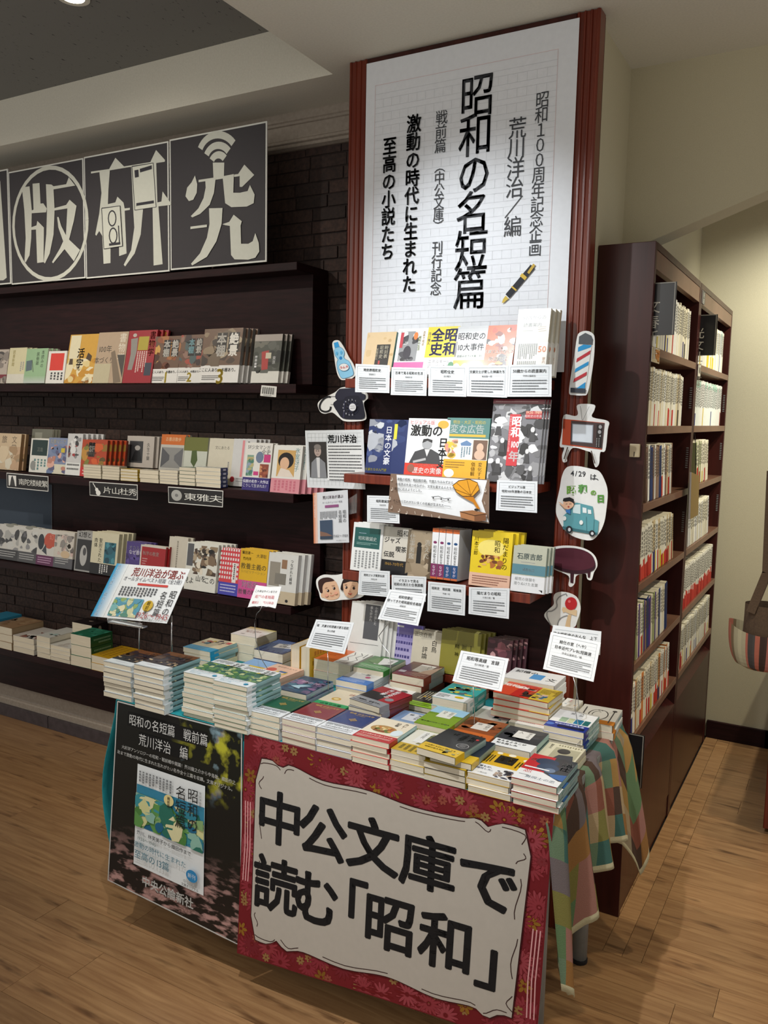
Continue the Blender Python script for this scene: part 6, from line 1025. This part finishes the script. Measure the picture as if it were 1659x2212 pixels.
pxsheet('gramophone_sheet', 'brown bordered notice sheet with a drawn golden gramophone', 'sheet', [(844, 1023), (1057, 1036), (1056, 1131), (838, 1106)], 2.160, [('p', [(.065, .02), (.98, .02), (.93, .50), (1, .97), (.45, .86), (.14, .80), (.09, .45)], 'dfe2e4'),
 *[('s', [(u, v), (u + .008, v + .07)], .005, 'c8bcae') for u, v in ((.02, .1), (.03, .35), (.015, .6), (.04, .82), (.12, .88), (.2, .92), (.28, .9), (.36, .93), (.45, .93), (.53, .94), (.97, .2), (.96, .5))], *[('e', u, v, .008, .018, 'c8bcae') for u, v in ((.02, .17), (.03, .42), (.015, .67), (.04, .89), (.12, .95), (.2, .98), (.36, .98), (.53, .98), (.97, .27))],
 ('t', '激動の昭和・戦前戦中期、作家たちはみずから', .375, .12, .0275, '222', .012), ('t', 'の限界点を見つめながら、文学を愛する人たちの', .375, .25, .0275, '222', .012), ('t', '期待に応えようとした。', .215, .37, .0275, '222', .012), ('t', 'そこから忘れがたい多くの名編が生まれた――。', .36, .68, .0275, '222', .012),
 ('s', [(.45, .50), (.52, .47), (.58, .52), (.64, .49)], .005, '333'), ('e', .47, .52, .008, .02, '333'), ('e', .55, .53, .008, .02, '333'), ('e', .62, .53, .008, .02, '333'),
 ('p', [(.70, .34), (.66, .18), (.72, .06), (.82, .01), (.90, .08), (.92, .24), (.86, .40), (.76, .42)], 'd8982a'), ('p', [(.70, .34), (.76, .42), (.86, .40), (.90, .56), (.93, .68), (.90, .68), (.86, .54), (.79, .47)], 'c07a1c'), ('s', [(.70, .34), (.66, .18), (.72, .06), (.82, .01), (.90, .08), (.92, .24), (.86, .40), (.76, .42), (.70, .34)], .006, '4a2c10'), ('s', [(.84, .38), (.70, .12)], .003, '6a3c10'), ('s', [(.84, .38), (.80, .04)], .003, '6a3c10'), ('s', [(.84, .38), (.90, .12)], .003, '6a3c10'), ('s', [(.84, .38), (.68, .26)], .003, '6a3c10'),
 ('p', [(.74, .78), (.86, .72), (1, .76), (.97, .80), (.88, .84)], '9a6a44'), ('p', [(.74, .78), (.88, .84), (.88, .97), (.75, .92)], 'a8744c'), ('p', [(.88, .84), (.99, .77), (.985, .93), (.88, .97)], '7a5034'), ('s', [(.74, .78), (.88, .84), (.99, .77)], .005, '3a2414'), ('e', .90, .70, .022, .03, '2a2a2a')], bg='7c6656')
# ================================================================== PAPER CUTOUTS ON THE COLUMN EDGES
def cutout(lab, outline, ops, Y=2.308, Yb=None, name='paper_cutout'):
    pts = [at(x, y, Y) for x, y in cat_rom(outline, 4)]
    o = solo(name, MB().prism(pts, (0, .0025, 0), 'e2e2de'), MP, lab, 'cutout', 'white edged paper cutouts on the column')
    W = 1000.
    def mp(u, v, l): p = at(u, v, Y); p.y -= l + .0004; return p
    cv = Canvas(mp, 1., 1., .0004); s = .00105 * Y / 1.
    for q in ops:
        if q[0] == 'px':      # text at a pixel place, size in pixels
            _, tx, x, y, sz, c, wt = q[:7]; cv.l += 1; dx = q[7] if len(q) > 7 else .98
            for i, ch in enumerate(tx):
                gs, tr, adv = glyph(ch, wt); k = len(cv.v)
                for gx, gy in gs: cv.v.append(mp(x + (i - (len(tx) - 1) / 2.) * sz * dx + (gx - (adv / 2 if adv < 1 else .5)) * sz, y - (gy - .38) * sz + (i - (len(tx) - 1) / 2.) * sz * (q[8] if len(q) > 8 else 0), cv.l * cv.st))
                for t in tr: cv.f.append(tuple(k + j for j in t)); cv.c.append(c)
        else: cv.op(q)
    link('printed_art', cv.mesh('printed_art', MP, o.location), o); return o
B1 = lambda P, b=(620, 560), k=.1809: [(b[0] + x * k, b[1] + y * k) for x, y in P]    # reading off an enlarged crop
def pz(P, c): return ('p', B1(P), c)
cutout('paper cutout of a light blue soda bottle', B1([(545, 990), (575, 968), (620, 972), (660, 1020), (700, 1090), (740, 1170), (790, 1250), (818, 1330), (812, 1390), (760, 1430), (690, 1442), (640, 1435), (600, 1370), (575, 1250), (560, 1130), (542, 1040)]), [
 pz([(560, 1000), (610, 985), (628, 1045), (572, 1060)], '2f9ad8'), ('p', cat_rom(B1([(575, 1065), (630, 1048), (672, 1075), (690, 1120), (680, 1165), (700, 1195), (740, 1215), (770, 1270), (798, 1360), (775, 1395), (690, 1422), (650, 1415), (625, 1370), (600, 1290), (600, 1225), (612, 1195), (585, 1160), (568, 1110)]), 3), '8cc8e8'),
 ('s', cat_rom(B1([(575, 1065), (630, 1048), (672, 1075), (690, 1120), (680, 1165), (700, 1195), (740, 1215), (770, 1270), (798, 1360), (775, 1395), (690, 1422), (650, 1415), (625, 1370), (600, 1290), (600, 1225), (612, 1195), (585, 1160), (568, 1110)]), 2), .9, '5a8aa8'),
 ('e', *B1([(645, 1180)])[0], 3, 3.6, '1f80c8'), ('e', *B1([(600, 1125)])[0], 2.2, 4, '5aaedc'), ('e', *B1([(652, 1115)])[0], 2.2, 4, '5aaedc'), ('e', *B1([(687, 1290)])[0], 11.5, 8.6, '3a78a0'), ('e', *B1([(687, 1290)])[0], 10.6, 7.8, 'e6e8e8'), ('px', 'ラムネ', *B1([(688, 1290)])[0], 6.4, 'c03030', .03, .98, -.18)])
def thick(P, w, c): return ('s', P, w, c)
cutout('paper cutout of a black dial telephone', B1([(365, 1740), (390, 1690), (470, 1640), (570, 1590), (640, 1535), (720, 1525), (800, 1530), (850, 1590), (950, 1595), (965, 1660), (915, 1720), (945, 1860), (930, 1920), (800, 1938), (680, 1932), (620, 1890), (560, 1840), (520, 1830), (450, 1845), (395, 1820)]), [
 thick(cat_rom(B1([(525, 1650), (470, 1650), (420, 1690), (392, 1750), (405, 1800), (460, 1822), (515, 1800), (525, 1735)]), 3)[:-3], 4., '17171a'), ('s', B1([(520, 1640), (580, 1640)]), .8, '222'), ('s', B1([(525, 1735), (555, 1735)]), .8, '222'),
 ('p', cat_rom(B1([(555, 1730), (600, 1680), (690, 1600), (860, 1590), (900, 1680), (925, 1800), (925, 1900), (800, 1912), (670, 1900), (610, 1830)]), 3), '1c1c2a'), ('p', cat_rom(B1([(582, 1620), (620, 1560), (660, 1545), (830, 1545), (900, 1600), (940, 1620), (935, 1670), (890, 1680), (850, 1630), (720, 1640), (690, 1670), (640, 1690), (590, 1670)]), 3), '262636'),
 ('p', B1([(690, 1690), (700, 1680), (690, 1895), (672, 1895)]), '33334a'), ('e', *B1([(790, 1768)])[0], 13.5, 16, '2a2a3c'), *[('e', *B1([(790 + 62 * math.cos(a), 1765 - 72 * math.sin(a))])[0], 1.5, 1.8, '0c0c14') for a in [i * .55 for i in range(10)]], *[('px', n_, *B1([(782 + 92 * math.cos(a), 1768 - 92 * math.sin(a))])[0], 4.6, 'b8b8c0', .02) for n_, a in zip('1234567890', [1.0 + i * .44 for i in range(10)])],
 ('e', *B1([(806, 1768)])[0], 7.4, 8.2, 'dcdce0'), ('s', B1([(778, 1758), (836, 1752)]), .7, '888'), ('s', B1([(778, 1782), (836, 1776)]), .7, '888')])
B6 = lambda P: B1(P, (560, 1020), .16272)
def pf(P, c): return ('p', cat_rom(B6(P), 3), c)
cutout('paper cutout of two smiling old fashioned doll faces', B6([(755, 1440), (790, 1390), (860, 1360), (960, 1365), (1050, 1360), (1140, 1335), (1230, 1310), (1330, 1300), (1400, 1360), (1440, 1500), (1400, 1620), (1330, 1670), (1200, 1690), (1100, 1695), (960, 1715), (850, 1705), (810, 1670), (790, 1590), (762, 1520)]), [
 pf([(785, 1480), (800, 1430), (860, 1400), (940, 1400), (1000, 1435), (990, 1470), (900, 1480), (850, 1560), (850, 1600), (810, 1590)], '3a2420'), pf([(850, 1480), (900, 1440), (1000, 1440), (1040, 1490), (1070, 1600), (1060, 1660), (1010, 1690), (930, 1695), (870, 1670), (830, 1660), (822, 1620), (845, 1590), (838, 1540)], 'd8b090'), pf([(785, 1480), (800, 1430), (860, 1400), (940, 1400), (1000, 1435), (960, 1450), (880, 1465), (845, 1520), (845, 1600), (810, 1590)], '3a2420'),
 ('e', *B6([(918, 1572)])[0], 2.6, 3.0, '2a1a16'), ('e', *B6([(1000, 1540)])[0], 2.6, 3.0, '2a1a16'), ('e', *B6([(912, 1568)])[0], .8, .9, 'fff'), ('e', *B6([(995, 1536)])[0], .8, .9, 'fff'), ('s', B6([(880, 1540), (912, 1528)]), .9, '6a4434'), ('s', B6([(970, 1505), (1010, 1500)]), .9, '6a4434'), ('s', cat_rom(B6([(950, 1632), (980, 1640), (1003, 1620)]), 3)[:7], .9, 'b04a40'), ('e', *B6([(960, 1598)])[0], 1.6, 1.2, 'c89070'), ('e', *B6([(905, 1632)])[0], 4, 3, 'dca088'), ('e', *B6([(1030, 1600)])[0], 3.6, 3, 'dca088'),
 pf([(1092, 1540), (1120, 1440), (1160, 1390), (1240, 1370), (1340, 1390), (1370, 1480), (1360, 1560), (1290, 1560), (1140, 1560), (1120, 1570)], '2c1c1a'), pf([(1135, 1460), (1200, 1440), (1290, 1445), (1330, 1480), (1320, 1590), (1270, 1650), (1210, 1665), (1150, 1620), (1130, 1540)], 'd8b090'), pf([(1130, 1470), (1145, 1400), (1200, 1385), (1290, 1390), (1320, 1450), (1220, 1445)], '2c1c1a'),
 ('e', *B6([(1172, 1525)])[0], 2.5, 3.0, '2a1a16'), ('e', *B6([(1272, 1535)])[0], 2.5, 3.0, '2a1a16'), ('e', *B6([(1166, 1520)])[0], .8, .9, 'fff'), ('s', B6([(1150, 1492), (1185, 1486)]), .9, '6a4434'), ('s', B6([(1255, 1500), (1295, 1508)]), .9, '6a4434'), ('p', cat_rom(B6([(1195, 1595), (1225, 1605), (1255, 1595), (1225, 1622)]), 3), 'b04a40'), ('e', *B6([(1222, 1572)])[0], 1.5, 1.1, 'c89070')], Y=2.29)
B8 = lambda P: B1(P, (1160, 680), .36145)
def p8(P, c, n=0): return ('p', cat_rom(B8(P), 3) if n else B8(P), c)
def rule(P, w, c): return ('s', P, w, c)
cutout('paper cutout of a striped barber pole', B8([(240, 130), (262, 103), (295, 96), (328, 108), (344, 140), (340, 250), (322, 380), (300, 470), (275, 482), (220, 480), (192, 468), (200, 380), (222, 250)]), [
 p8([(249, 175), (252, 130), (290, 108), (325, 125), (336, 150), (332, 180), (315, 178)], '55585c'), p8([(240, 178), (328, 182), (292, 440), (206, 432)], 'e0e0dc'),
 p8([(247, 195), (278, 178), (328, 182), (322, 195), (245, 222)], '2a90c8'), p8([(240, 262), (322, 212), (318, 235), (236, 285)], 'b8343c'), p8([(232, 322), (310, 278), (308, 300), (226, 346)], '2a90c8'), p8([(224, 382), (300, 340), (297, 362), (218, 405)], 'b8343c'), p8([(238, 440), (292, 402), (288, 440)], '2a90c8'), p8([(203, 436), (294, 444), (290, 468), (202, 464)], '3a3e46')])
cutout('paper cutout of an orange television on legs', B8([(243, 537), (340, 537), (342, 570), (330, 612), (425, 636), (422, 690), (408, 810), (378, 822), (372, 880), (362, 905), (345, 905), (325, 830), (300, 815), (215, 795), (180, 850), (178, 876), (155, 880), (150, 840), (162, 795), (136, 785), (148, 700), (160, 600), (225, 605), (245, 590)]), [
 p8([(158, 622), (405, 646), (388, 806), (150, 775)], 'b8492a'), p8([(205, 632), (405, 648), (390, 800), (200, 775)], '4a3a38'), p8([(212, 650), (338, 658), (334, 768), (208, 758)], '8a9098'), p8([(217, 655), (333, 662), (329, 765), (213, 753)], 'ccd2d8'), p8([(360, 655), (392, 658), (384, 792), (352, 788)], '2c2624'),
 ('e', *B8([(380, 670)])[0], 3.6, 4.2, 'a0a0a0'), ('e', *B8([(376, 700)])[0], 3.6, 4.2, 'a0a0a0'), ('e', *B8([(380, 724)])[0], 1.6, 1.8, 'a0a0a0'), *[('e', *B8([(x, 740 + 9 * k)])[0], 1., 1., 'aaa') for k in range(6) for x in (360, 374)],
 ('s', B8([(275, 630), (264, 545)]), .7, '555'), ('s', B8([(280, 630), (318, 548)]), .7, '555'), ('s', B8([(190, 790), (168, 862)]), 2.6, '55463c'), ('s', B8([(330, 812), (352, 888)]), 2.6, '55463c')])
cutout('white rounded notice with a boy in a blue truck', B8([(180, 910), (240, 904), (320, 920), (370, 935), (402, 985), (422, 1060), (412, 1180), (398, 1250), (368, 1310), (320, 1348), (230, 1330), (170, 1290), (130, 1230), (112, 1160), (135, 1040), (150, 960)]), [
 ('px', '4/29', *B8([(248, 948)])[0], 16, '3a3c40', .01, .52, .03), ('px', 'は、', *B8([(355, 970)])[0], 15, '2a2c30', .012, .9, .04), ('px', '昭', *B8([(206, 1048)])[0], 21, '6a9c3c', .04), ('px', '和', *B8([(275, 1040)])[0], 20, '5a944a', .04), ('px', 'の', *B8([(338, 1062)])[0], 13, '6aa03c', .04), ('px', '日', *B8([(382, 1098)])[0], 18, '55903c', .05),
 p8([(160, 1200), (200, 1165), (215, 1130), (240, 1122), (335, 1145), (345, 1220), (372, 1232), (366, 1300), (320, 1310), (160, 1262)], '5a98a0', 0), p8([(155, 1262), (365, 1302), (362, 1316), (158, 1282)], '3a6a72'), p8([(218, 1135), (262, 1132), (262, 1190), (216, 1182)], 'c8dcdc'), p8([(275, 1150), (298, 1154), (300, 1185), (276, 1182)], 'dce4e4'), p8([(306, 1162), (326, 1166), (328, 1190), (308, 1188)], 'dce4e4'), ('s', B8([(298, 1205), (300, 1290)]), .7, '3a6a72'), ('s', B8([(345, 1222), (340, 1300)]), .7, '3a6a72'),
 ('e', *B8([(168, 1215)])[0], 4, 5, 'e0e4e0'), ('e', *B8([(268, 1240)])[0], 4, 5, 'e0e4e0'), ('e', *B8([(196, 1282)])[0], 7, 8, '22262a'), ('e', *B8([(198, 1282)])[0], 3, 4, 'c8ccd0'), ('e', *B8([(333, 1305)])[0], 6.5, 7, '22262a'), ('e', *B8([(335, 1305)])[0], 3, 3.4, 'c8ccd0'),
 p8([(178, 1158), (205, 1160), (205, 1190), (178, 1178)], '3a78b8'), p8([(132, 1115), (145, 1120), (180, 1148), (172, 1158)], 'e0b494'), p8([(163, 1125), (170, 1102), (200, 1092), (222, 1102), (226, 1130), (215, 1150), (190, 1162), (168, 1150)], 'e0b494', 1), p8([(160, 1112), (165, 1095), (200, 1088), (226, 1100), (228, 1130), (215, 1118), (200, 1112), (176, 1116)], '1c1a1c'), ('s', B8([(178, 1130), (188, 1128)]), .8, '333'), ('s', B8([(200, 1128), (212, 1128)]), .8, '333'), ('e', *B8([(195, 1145)])[0], 2, 1.5, 'b04038')], name='paper_cutout')
cutout('paper cutout of a round dark red low table', B8([(52, 1430), (80, 1395), (150, 1380), (240, 1385), (310, 1410), (350, 1450), (360, 1500), (340, 1540), (325, 1585), (300, 1578), (290, 1548), (235, 1560), (225, 1605), (205, 1626), (188, 1615), (190, 1562), (120, 1530), (95, 1520), (88, 1550), (65, 1552), (62, 1510), (50, 1480)]), [
 p8([(68, 1500), (82, 1512), (80, 1540), (70, 1540)], '3a1620'), p8([(200, 1545), (222, 1545), (218, 1605), (200, 1600)], '3a1620'), p8([(302, 1535), (322, 1525), (318, 1570), (305, 1570)], '3a1620'), p8([(58, 1455), (90, 1408), (170, 1392), (260, 1400), (325, 1432), (350, 1485), (340, 1525), (270, 1548), (180, 1540), (100, 1512), (62, 1480)], '341420', 1), p8([(62, 1450), (92, 1408), (170, 1393), (260, 1401), (325, 1433), (346, 1480), (330, 1510), (250, 1528), (170, 1518), (100, 1492), (66, 1466)], '4a1a28', 1)])
cutout('paper cutout of a wooden cup and ball toy', B8([(110, 1665), (150, 1655), (210, 1670), (245, 1700), (260, 1760), (240, 1830), (215, 1870), (110, 1870), (55, 1820), (44, 1790), (70, 1760), (100, 1730), (98, 1690)]), [
 ('s', cat_rom(B8([(180, 1680), (140, 1682), (118, 1710), (120, 1745), (90, 1770), (62, 1775), (65, 1815), (100, 1850)]), 3)[:-3], 2.4, '8a8a8a'), ('s', cat_rom(B8([(185, 1800), (150, 1808), (130, 1830), (128, 1860)]), 3)[:-3], 2.2, '8a8a8a'),
 p8([(188, 1790), (206, 1792), (200, 1835), (198, 1880), (168, 1870), (176, 1830)], 'd2b48a'), p8([(155, 1745), (240, 1765), (238, 1800), (222, 1795), (200, 1788), (170, 1775), (158, 1780), (150, 1762)], 'd8bc94'), ('e', *B8([(205, 1725)])[0], 13, 14, 'b8242a'), ('e', *B8([(195, 1712)])[0], 3, 3, 'd86a6a')])
# ================================================================== TOTE BAG AT THE AISLE
by = 2.62; bl_, br_ = at(1574, 1345, by), at(1735, 1380, by); bb = at(1640, 1443, by)
bag = empty('tote_bag', ((bl_.x + br_.x) / 2, by, bb.z), 'striped pink, cream and brown cloth tote bag hanging in the aisle', 'bag')
m = MB(); nA, nZ = 96, 10; cxb, wb_ = (bl_.x + br_.x) / 2, (br_.x - bl_.x) / 2; zt = bl_.z
STR = ['b06a58', '7c6c52', 'a8a084', 'b4ac8e', 'a8a084', 'a86454', '44403e', '4a4644', 'a8604e', '3c2c26', '40302a', 'a8665a', 'b06c60', 'a8a084', '44403e', '7c6c52', 'a8604e', '3c2c26', 'b06a58', 'a8a084']
rows = []
for j in range(nZ + 1):
    t = j / nZ; z = bb.z + (zt - bb.z) * t; sc = math.sqrt(max(.0, 1 - (1 - t) ** 2.6)) * .45 + .55 if t > 0 else .50; rows.append([(cxb + wb_ * sc * math.cos(a) * (1 + .02 * math.sin(a * 5)), by + .075 * sc * math.sin(a), z + .012 * math.cos(a * 2) * t) for a in [i * 2 * math.pi / nA for i in range(nA)]])
for j in range(nZ):
    for i in range(nA): m.poly([rows[j][i], rows[j][(i + 1) % nA], rows[j + 1][(i + 1) % nA], rows[j + 1][i]], STR[min(len(STR) - 1, int((rows[nZ][i][0] - (cxb - wb_)) / (2.001 * wb_) * len(STR)))], True)
m.poly(rows[0][::-1], '5a3428'); part('bag_body', m, MP, bag)
x0 = at(1610, 1300, by); x1 = at(1720, 1320, by); m = MB(); n = 24
for i in range(n):
    a, b = i * 2 * math.pi / n, (i + 1) * 2 * math.pi / n; q = lambda a, z, k: ((x0.x + x1.x) / 2 + (x1.x - x0.x) / 2 * k * math.cos(a), by + .05 * k * math.sin(a), z)
    m.poly([q(a, zt - .06, 1.02), q(b, zt - .06, 1.02), q(b, x0.z, 1), q(a, x0.z, 1)], None, True)
part('bag_collar', m, BAGS, bag)
def strap(y, xb0, xb1, top):
    P = [V((xb0, y, x0.z - .02)), V((xb0 + .035, y, x0.z + .10)), V(((xb0 + xb1) / 2 - .02, y, top - .03)), V(((xb0 + xb1) / 2, y, top)), V(((xb0 + xb1) / 2 + .02, y, top - .03)), V((xb1 - .035, y, x0.z + .10)), V((xb1, y, x0.z - .02))]
    m = MB()
    for a, b in zip(P, P[1:]):
        d = (b - a).normalized(); s_ = V((d.z, 0, -d.x)) * .012; m.poly([a - s_, b - s_, b + s_, a + s_]); m.poly([p + V((0, .003, 0)) for p in (a + s_, b + s_, b - s_, a - s_)])
    return m
for y_ in (by - .05, by + .047): part('strap', strap(y_, x0.x + .02, x1.x - .02, x0.z + .42), BAGS, bag)
# low display fixture at the right edge of the view
lf = empty('low_display_cabinet', (.2, 3.6, 0), 'reddish brown low cabinet across the aisle', 'cabinet')
part('cabinet_body', MB().box((-.195, 3.30, .02), (.6, 4.1, .62)), FRAME, lf, .004); part('cabinet_top', MB().box((-.19, 3.29, .62), (.62, 4.11, .65)), WOODV, lf, .004); part('toe_base', MB().box((-.17, 3.33, 0), (.58, 4.08, .02)), WOOD, lf)

o = solo('shelved_books', REST, MP, 'spine out paperbacks filling the two tall bookcases', 'books', kind='stuff')

if UNDER.v: solo('stacked_books', UNDER, MP, 'lower paperbacks mostly hidden inside the rear table stacks', 'books', kind='stuff')
